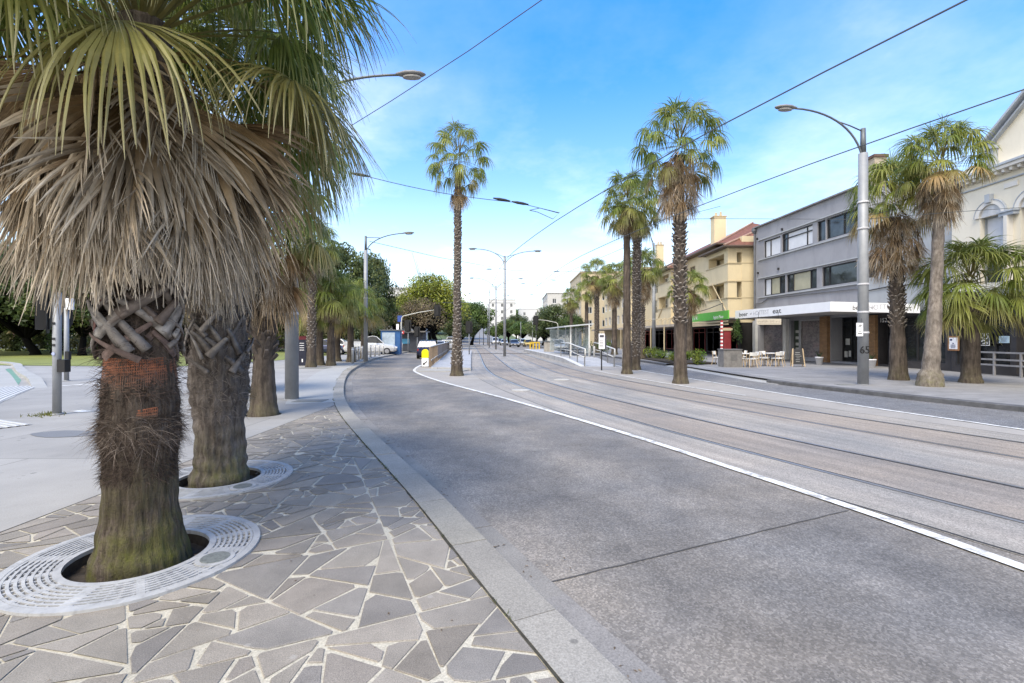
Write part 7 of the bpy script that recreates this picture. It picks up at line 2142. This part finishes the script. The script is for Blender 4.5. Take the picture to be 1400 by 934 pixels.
# shrubs and hedges
def shrub(label, loc, r, n, size, cols, seed, name='shrub', group=None, stems=True):
    rng = random.Random(seed); mb = MB()
    for k in range(7):
        a = rng.uniform(0, 2 * pi); q = rng.random() * .55; leaf_cloud(mb, (cos(a) * r[0] * q, sin(a) * r[1] * q, r[2] * rng.uniform(.35, .75)), (r[0] * .5, r[1] * .5, r[2] * .38), n // 7, size, rng, [tuple(x * rng.uniform(.8, 1.2) for x in rng.choice(cols))])
    o = thing(name, label, 'shrub', loc, 0, group)
    mesh_obj('foliage', mb.mesh('foliage', M_LEAF), o)
    mt = MB()
    for k in range(4): a = rng.uniform(0, 6.28); mt.tube([(0, 0, 0), (cos(a) * r[0] * .3, sin(a) * r[1] * .3, r[2] * .6)], [.03, .015], 5)
    mesh_obj('stem', mt.mesh('stem', M_BARK), o)
    return o
SH = [(.16, .20, .025), (.20, .24, .03), (.10, .15, .025)]
for i, (px, py, w, h, lab) in enumerate([(888, 491, .95, .95, 'leftmost bright green shrub of the garden bed at the right kerb'), (906, 492, .9, .8, 'second bright shrub of the garden bed, right of the pale lamp post'), (922, 496, .8, .75, 'yellow green shrub just left of the tallest palm trunk'), (953, 499, .75, 1.0, 'yellow green shrub just right of the tallest palm trunk'), (938, 494, .7, .7, 'shrub behind the tallest palm trunk in the garden bed'), (874, 490, .8, .8, 'shrub at the left end of the garden bed by the patterned palm')]):
    shrub(lab, G(px, py), (w, w, h), 900, .055, SH, 200 + i, 'shrub', 'shrubs in the right garden bed')
for i, (px, Y, w, h, lab) in enumerate([(800, 47, 1.2, 1.5, 'green shrub between shelter and palms on the right kerb'), (825, 50, 1.0, 1.4, 'shrub behind the tram stop sign')]):
    shrub(lab, ((px - 700) / F * Y, Y, 0), (w, w, h), 700, .08, MG, 230 + i, 'shrub', 'shrubs behind the shelter')
mb = MB(); mb.prism([(9.75, 28.8), (9.8, 35), (9.5, 40), (12.0, 40), (12.4, 29.2)], .0, .10); structure(mb.build('garden_bed', M_SOIL))
for i, (x0, y0, x1, y1, h, lab) in enumerate([(-52, 56, -36, 56.5, 2.0, 'long low hedge across the back of the park lawn'), (-36, 57, -24, 58, 1.7, 'clipped hedge behind the palms and the park lawn'), (-75, 57, -53, 57, 2.4, 'dark hedge at the far left of the park'), (-100, 84, -22, 86, 5.5, 'tall dark screen of bushes closing the park at the back')]):
    rng = random.Random(300 + i); mb = MB(); n = int((x1 - x0) * 1.2)
    for k in range(n): u = (k + .5) / n; leaf_cloud(mb, (x0 + (x1 - x0) * u, y0 + (y1 - y0) * u, h * .48), (.9, .8, h * .52), 200 if h < 4 else 420, .16 if h < 4 else .26, rng, [tuple(c * rng.uniform(.8, 1.2) for c in rng.choice(DK + [(.12, .10, .06)]))])
    o = thing('hedge', lab, 'hedge', ((x0 + x1) / 2, y0, 0), 0, 'hedges in the park'); me = mb.mesh('foliage', M_LEAF, False, ((x0 + x1) / 2, y0, 0)); mesh_obj('foliage', me, o)
# vine over the cafe entrance
o = shrub('climbing vine hanging beside the white column under the awning', (16.95, 36.4, 1.1), (.5, .4, 2.0), 700, .06, MG, 260, 'climbing_plant')

# ------------------------------------------------------------------ cars
def paint(name, col, metal=.3):
    if name in _M: return _M[name]
    m, t, b, out = nt(name); v = coords(t)
    c = ramp(t, noise(t, v, 2, 3), [(.3, tuple(x * .92 for x in col)), (.7, tuple(min(1, x * 1.06) for x in col))])
    t.links.new(c, b.inputs['Base Color']); b.inputs['Roughness'].default_value = .28; b.inputs['Metallic'].default_value = metal; b.inputs['Coat Weight'].default_value = .6
    _M[name] = m; return m
M_TYRE = mat('tyre_rubber', (.02, .02, .02), .85); M_RIM = mat('rim_alloy', (.4, .4, .42), .35, metal=.8)
M_TAIL = mat('tail_light_red', (.40, .02, .02), .25); M_HEADL = mat('head_light', (.7, .7, .72), .15); M_PLATEW = mat('plate_white', (.7, .7, .68), .5)
CARGRP = 'cars on the street'
def car(label, loc, rz, col, kind='sedan', cat='car'):
    """nose towards +Y when rz = 0"""
    o = thing('parked_car' if kind != 'ute' else 'utility_truck', label, cat, loc, rz, CARGRP)
    L, W = (4.5, 1.78); hb = .95; hr = 1.46
    if kind == 'wagon': L, hb, hr = 4.3, 1.0, 1.55
    if kind == 'van': L, W, hb, hr = 4.8, 1.85, 1.15, 1.95
    if kind == 'ute': L, W, hb, hr = 5.0, 1.85, 1.12, 1.8
    y = lambda k: -L / 2 + L * k
    # stations: k, half width, bottom, belt height
    st = [(0, .80, .42, hb * .86), (.03, .94, .30, hb * .95), (.16, 1.0, .22, hb), (.35, 1.0, .20, hb), (.6, 1.0, .20, hb * .98), (.75, .99, .22, hb * .93), (.93, .93, .25, hb * .80), (.985, .82, .32, hb * .70), (1.0, .70, .40, hb * .6)]
    mb = MB(); vs = []; fs = []; n = 12
    for k, w, zb, zt in st:
        w *= W / 2
        for x, z in ((-w * .82, zb), (-w * .97, zb + .12), (-w, (zb + zt) / 2), (-w * .98, zt - .12), (-w * .88, zt - .01), (-w * .4, zt + .015), (w * .4, zt + .015), (w * .88, zt - .01), (w * .98, zt - .12), (w, (zb + zt) / 2), (w * .97, zb + .12), (w * .82, zb)):
            vs.append((x, y(k), z))
    for i in range(len(st) - 1):
        for j in range(n): fs.append((i * n + j, i * n + (j + 1) % n, (i + 1) * n + (j + 1) % n, (i + 1) * n + j))
    fs += [tuple(range(n)), tuple(reversed(range((len(st) - 1) * n, len(st) * n)))]
    mb.add(vs, fs)
    # roof shell
    if kind == 'sedan': gh = [(.05, hb, .10), (.20, hr * .97, .80), (.36, hr, .82), (.52, hr * .97, .80), (.70, hb * .94, .10)]
    elif kind == 'wagon': gh = [(.02, hb, .10), (.08, hr * .95, .80), (.30, hr, .82), (.50, hr * .97, .80), (.68, hb * .94, .10)]
    elif kind == 'van': gh = [(.01, hb, .1), (.03, hr * .97, .82), (.4, hr, .84), (.70, hr * .96, .82), (.88, hb * .9, .1)]
    else: gh = [(.40, hb, .10), (.44, hr * .97, .80), (.54, hr, .82), (.62, hr * .97, .80), (.76, hb * .94, .10)]
    ks = [g[0] for g in gh]
    wb, wt = W / 2 * .90, W / 2 * .72
    rb = [(-wt, y(gh[1][0]), gh[1][1] - .03), (wt, y(gh[1][0]), gh[1][1] - .03), (wt, y(gh[2][0]), gh[2][1]), (wt, y(gh[3][0]), gh[3][1] - .02), (-wt, y(gh[3][0]), gh[3][1] - .02), (-wt, y(gh[2][0]), gh[2][1])]
    lowr = [(-wb, y(gh[0][0]), gh[0][1] - .03), (wb, y(gh[0][0]), gh[0][1] - .03), (wb, y(gh[4][0]), gh[4][1] - .03), (-wb, y(gh[4][0]), gh[4][1] - .03)]
    V = rb + lowr
    mb.add(V, [(0, 1, 2, 5), (5, 2, 3, 4), (6, 7, 1, 0), (9, 4, 3, 8), (6, 0, 5, 4, 9), (7, 8, 3, 2, 1)])
    if kind == 'ute': mb.box((0, y(.19), hb - .02), (W * .96, L * .38, .30))
    mb.build('body', paint('paint_%s' % '_'.join('%d' % int(c * 99) for c in col), col), o, world=False)
    # glass slightly proud of the shell
    def lerpq(q, i): 
        c = Vector((0, 0, 0))
        for p in q: c += Vector(p)
        c /= len(q); return [c + (Vector(p) - c) * i for p in q]
    def pane(name, q, push):
        mb = MB(); q = [p + Vector(push) for p in lerpq(q, .86)]; mb.add(q, [tuple(range(len(q)))]); mb.build(name, GL_D, o, world=False)
    pane('rear_window', [lowr[0], lowr[1], rb[1], rb[0]], (0, -.012, .006)); pane('windscreen', [lowr[3], lowr[2], rb[3], rb[4]], (0, .012, .008))
    pane('side_window', [lowr[0], rb[0], rb[5], rb[4], lowr[3]], (-.012, 0, .005)); pane('side_window', [lowr[1], lowr[2], rb[3], rb[2], rb[1]], (.012, 0, .005))
    for sx in (-1, 1):
        for k in (.19, .80):
            mb = MB(); c = Vector((sx * (W / 2 - .09), y(k), .32)); vs = []; fs = []
            prof = [(.20, -.10), (.30, -.11), (.32, -.07), (.32, .07), (.30, .11), (.20, .10)]
            for r, xx in prof:
                for j in range(16): a = 2 * pi * j / 16; vs.append(c + Vector((xx, r * cos(a), r * sin(a))))
            for i in range(5):
                for j in range(16): fs.append((i * 16 + j, i * 16 + (j + 1) % 16, (i + 1) * 16 + (j + 1) % 16, (i + 1) * 16 + j))
            mb.add(vs, fs); wh = mb.build('wheel', M_TYRE, o, world=False)
            mb = MB(); vs = [c + Vector((sx * .085, .21 * cos(2 * pi * j / 14), .21 * sin(2 * pi * j / 14))) for j in range(14)]; mb.extrude(vs, (sx * .02, 0, 0)); mb.build('rim', M_RIM, wh, world=False)
        mb = MB(); mb.box((sx * W * .37, -L / 2 + .07, hb * .74), (.28, .12, .16)); mb.build('tail_light', M_TAIL, o, world=False)
        mb = MB(); mb.box((sx * W * .35, L / 2 - .08, hb * .60), (.34, .16, .13)); mb.build('headlight', M_HEADL, o, world=False)
        mb = MB(); mb.box((sx * (W / 2 + .07), y(.62), hb + .08), (.16, .1, .12)); mb.build('mirror', M_BLACKF, o, world=False)
    for s, nm in ((-1, 'rear_plate'), (1, 'front_plate')): mb = MB(); mb.box((0, s * (L / 2 + (.0 if s > 0 else -.005)), .55), (.4, .03, .13)); mb.build(nm, M_PLATEW, o, world=False)
    mb = MB(); mb.box((0, L / 2 - .03, .42), (W * .62, .08, .18)); mb.box((0, -L / 2 + .04, .38), (W * .72, .1, .14)); mb.build('bumper_trim', M_BLACKF, o, world=False)
    return o
HD = R(5)
WHT, SIL, NAVY, BLK_, YEL, RED_ = (.62, .62, .62), (.42, .43, .45), (.018, .026, .075), (.02, .02, .022), (.62, .42, .03), (.35, .03, .03)
def car_px(label, px, Y, rz, col, kind, z=ZR, cat='car'): return car(label, ((px - 700) / F * Y, Y, z), rz, col, kind, cat)
car_px('dark blue hatchback driving away in the left lane', 587, 41.5, HD, NAVY, 'wagon')
car_px('white car ahead of the dark blue one in the left lane', 600.5, 52, HD, WHT, 'sedan')
car_px('silver car farther ahead in the left lane behind the fence', 612, 62, HD, SIL, 'wagon')
car_px('white van seen over the fence, left of the slender palm', 618, 74, HD, WHT, 'van')
car_px('white utility truck parked beyond the left bollards', 506, 47, R(-70), WHT, 'ute', 0, 'truck')
car_px('dark blue car parked behind the short left palms', 446, 46, R(-80), NAVY, 'sedan', 0)
car_px('white car parked behind the left palms', 468, 50, R(-80), WHT, 'wagon', 0)
car_px('black car parked behind the left palms, nearest the white truck', 490, 53, R(-80), BLK_, 'sedan', 0)
car_px('white car on the right lane behind the platform bin', 763, 62, R(184), WHT, 'wagon')
car_px('black and white car waiting at the far junction', 703, 92, R(184), (.10, .10, .11), 'sedan')
car_px('yellow taxi waiting at the far junction', 722, 94, R(186), YEL, 'sedan')
car_px('white car behind the taxi at the far junction', 715, 108, R(186), WHT, 'wagon')
car_px('silver car at the far junction, left of the black and white car', 689, 112, R(184), SIL, 'sedan')
car_px('white van far down the tracks beside the tram poles', 677, 130, R(184), WHT, 'van')
car_px('dark car far down the street near the uphill road', 683, 150, R(184), BLK_, 'wagon')

# ------------------------------------------------------------------ kiosk, totem, signs on the left
o = thing('information_kiosk', 'blue street kiosk with a white lit poster panel behind the bollards', 'kiosk', G(535, 484))
mb = MB(); mb.box((0, 0, 1.15), (1.9, .7, 2.3)); mb.build('cabinet', mat('kiosk_blue', (.03, .10, .26), .45), o, world=False)
mb = MB(); mb.box((-.18, -.37, 1.3), (1.25, .05, 1.65)); mb.build('poster_panel', mat('kiosk_poster', (.34, .41, .48), .4, .2, 3), o, world=False)
mb = MB(); mb.box((0, 0, 2.36), (2.1, .9, .1)); mb.build('roof', M_GALVD, o, world=False)
o = thing('shop_kiosk', 'low dark roofed stall with a blue front beside the kiosk', 'kiosk', ((560 - 700) / F * 58, 58, 0))
mb = MB(); mb.box((0, 0, 1.1), (3.6, 2, 2.2)); mb.build('wall', mat('stall_dark', (.05, .055, .07), .7), o, world=False)
mb = MB(); mb.prism([(-2.2, -1.7), (2.2, -1.7), (2.2, 1.3), (-2.2, 1.3)], 2.25, 2.4); mb.build('roof', mat('stall_roof', (.16, .15, .14), .7), o, world=False)
mb = MB(); mb.box((-.6, -1.02, 1.2), (1.6, .06, .6)); mb.build('blue_front', mat('kiosk_blue2', (.06, .22, .36), .5), o, world=False)
o = thing('information_totem', 'dark navy information totem with a maroon head behind the thick grey pole', 'sign', G(413.5, 500))
mb = MB(); mb.box((0, 0, .75), (.46, .16, 1.5)); mb.build('panel', mat('totem_navy', (.016, .018, .035), .4), o, world=False)
mb = MB(); mb.box((0, 0, 1.6), (.48, .18, .2)); mb.build('head', mat('totem_maroon', (.14, .02, .03), .5), o, world=False)
mb = MB(); mb.box((.03, -.085, .3), (.07, .008, .18))
for k in range(4): mb.box((0, -.085, .9 + k * .13), (.26, .008, .03))
mb.build('print', M_SIGNW, o, world=False)
o = thing('notice_board', 'yellow and white notice board seen between the palm trunks on the left', 'sign', G(335, 497))
mb = MB(); mb.box((0, 0, .62), (.5, .08, 1.1)); mb.build('board', mat('board_white', (.5, .52, .55), .5), o, world=False)
mb = MB(); mb.box((0, 0, 1.46), (.55, .09, .55)); mb.build('yellow_head', mat('board_yellow', (.48, .38, .10), .5), o, world=False)
mb = MB(); mb.lathe([(.0, -.0), (.14, 0)], (0, 0, 0), 12)
for v in range(len(mb.v)): x, y_, z = mb.v[v]; mb.v[v] = (x * 1.4, -.05, .85 + y_)
mb.build('blue_oval', mat('sticker_blue', (.1, .16, .4), .4), o, world=False)

# manhole covers and dropped seed litter
for i, (px, py, r, lab) in enumerate([(712, 534, .30, 'pale round cover between lane line and tracks'), (768, 519.5, .32, 'pale cover set between the rails')]):
    g = G(px, py, ZR); mb = MB(); mb.lathe([(r, .0), (r, .022), (r * .9, .024)], (0, 0, 0), 20); mb.lathe([(r * .86, .02), (r * .84, .027), (.02, .027)], (0, 0, 0), 20)
    q = mesh_obj('manhole_cover', mb.mesh('manhole_cover', mat('cover_pale', (.42, .40, .36), .8, .15, 8)), None, g); tag(q, lab, 'manhole cover', 'round covers in the road')
g = G(430, 503.5); mb = MB(); mb.box((0, 0, .006), (1.5, 1.1, .012)); mb.box((0, 0, .012), (1.3, .9, .006)); q = mesh_obj('pit_cover', mb.mesh('pit_cover', mat('cover_grey', (.19, .19, .18), .8, .15, 8)), None, g); tag(q, 'grey rectangular pit cover near the left palm clump', 'pit cover')
g = G(405, 548.5); mb = MB(); mb.box((.35, .02, .006), (.75, .5, .012)); mb.box((.35, .02, .012), (.65, .4, .006)); q = mesh_obj('pit_cover', mb.mesh('pit_cover', mat('cover_grey', (.19, .19, .18), .8, .15, 8)), None, g); tag(q, 'small pit cover right at the foot of the thick grey pole', 'pit cover')
g = G(1155, 526); mb = MB(); mb.box((0, 0, .008), (.5, .35, .012)); mb.box((0, 0, .013), (.4, .25, .006)); q = mesh_obj('pit_cover', mb.mesh('pit_cover', mat('cover_grey', (.19, .19, .18), .8, .15, 8)), None, g); tag(q, 'small pit cover at the kerb left of the right lamp post', 'pit cover')

# ------------------------------------------------------------------ person by the right shops
def person(label, loc, rz):
    sk = [(0, 0, .95), (.09, 0, .92), (.10, .02, .50), (.105, .0, .09), (.11, -.12, .03), (-.09, 0, .92), (-.10, -.04, .50), (-.105, .02, .09), (-.11, -.10, .03),
          (0, 0, 1.2), (0, .01, 1.42), (.19, 0, 1.40), (.24, .02, 1.13), (.22, -.08, .90), (.215, -.1, .82), (-.19, 0, 1.40), (-.24, .02, 1.13), (-.22, -.06, .90), (-.215, -.08, .82), (0, 0, 1.52), (0, -.02, 1.63), (0, -.015, 1.73)]
    ed = [(0, 1), (1, 2), (2, 3), (3, 4), (0, 5), (5, 6), (6, 7), (7, 8), (0, 9), (9, 10), (10, 11), (11, 12), (12, 13), (13, 14), (10, 15), (15, 16), (16, 17), (17, 18), (10, 19), (19, 20), (20, 21)]
    rad = [.15, .10, .068, .045, .04, .10, .068, .045, .04, .14, .15, .065, .048, .036, .032, .065, .048, .036, .032, .055, .092, .075]
    me = bpy.data.meshes.new('person'); me.from_pydata(sk, ed, [])
    o = bpy.data.objects.new('person', me); COL.objects.link(o)
    o.modifiers.new('skin', 'SKIN')
    for i, r in enumerate(rad): me.skin_vertices[0].data[i].radius = (r, r * (.8 if i in (0, 9, 10) else 1))
    me.skin_vertices[0].data[0].use_root = True
    s = o.modifiers.new('sub', 'SUBSURF'); s.levels = 1; s.render_levels = 1
    dg = bpy.context.evaluated_depsgraph_get(); me2 = bpy.data.meshes.new_from_object(o.evaluated_get(dg))
    o.modifiers.clear(); o.data = me2
    me2.materials.clear()
    for q in (mat('skin', (.45, .28, .2), .6), mat('shirt_blue', (.42, .50, .66), .8), mat('trousers_dark', (.03, .03, .045), .8)): me2.materials.append(q)
    for f in me2.polygons:
        z = f.center.z; x = abs(f.center.x); f.use_smooth = True
        f.material_index = 0 if z > 1.5 or (x > .17 and z < 1.1) else (1 if z > .92 else 2)
    o.location = loc; o.rotation_euler.z = rz
    mb = MB(); mb.lathe([(.02, 1.79), (.08, 1.77), (.105, 1.70), (.10, 1.62)], (0, .01, 0), 12); h = mb.build('hair', mat('hair_dark', (.03, .022, .018), .8), o, True, world=False)
    return tag(o, label, 'person')
person('person in a light blue shirt and dark trousers standing under the verandah', ((838.5 - 700) / F * 47, 47, 0), R(40))
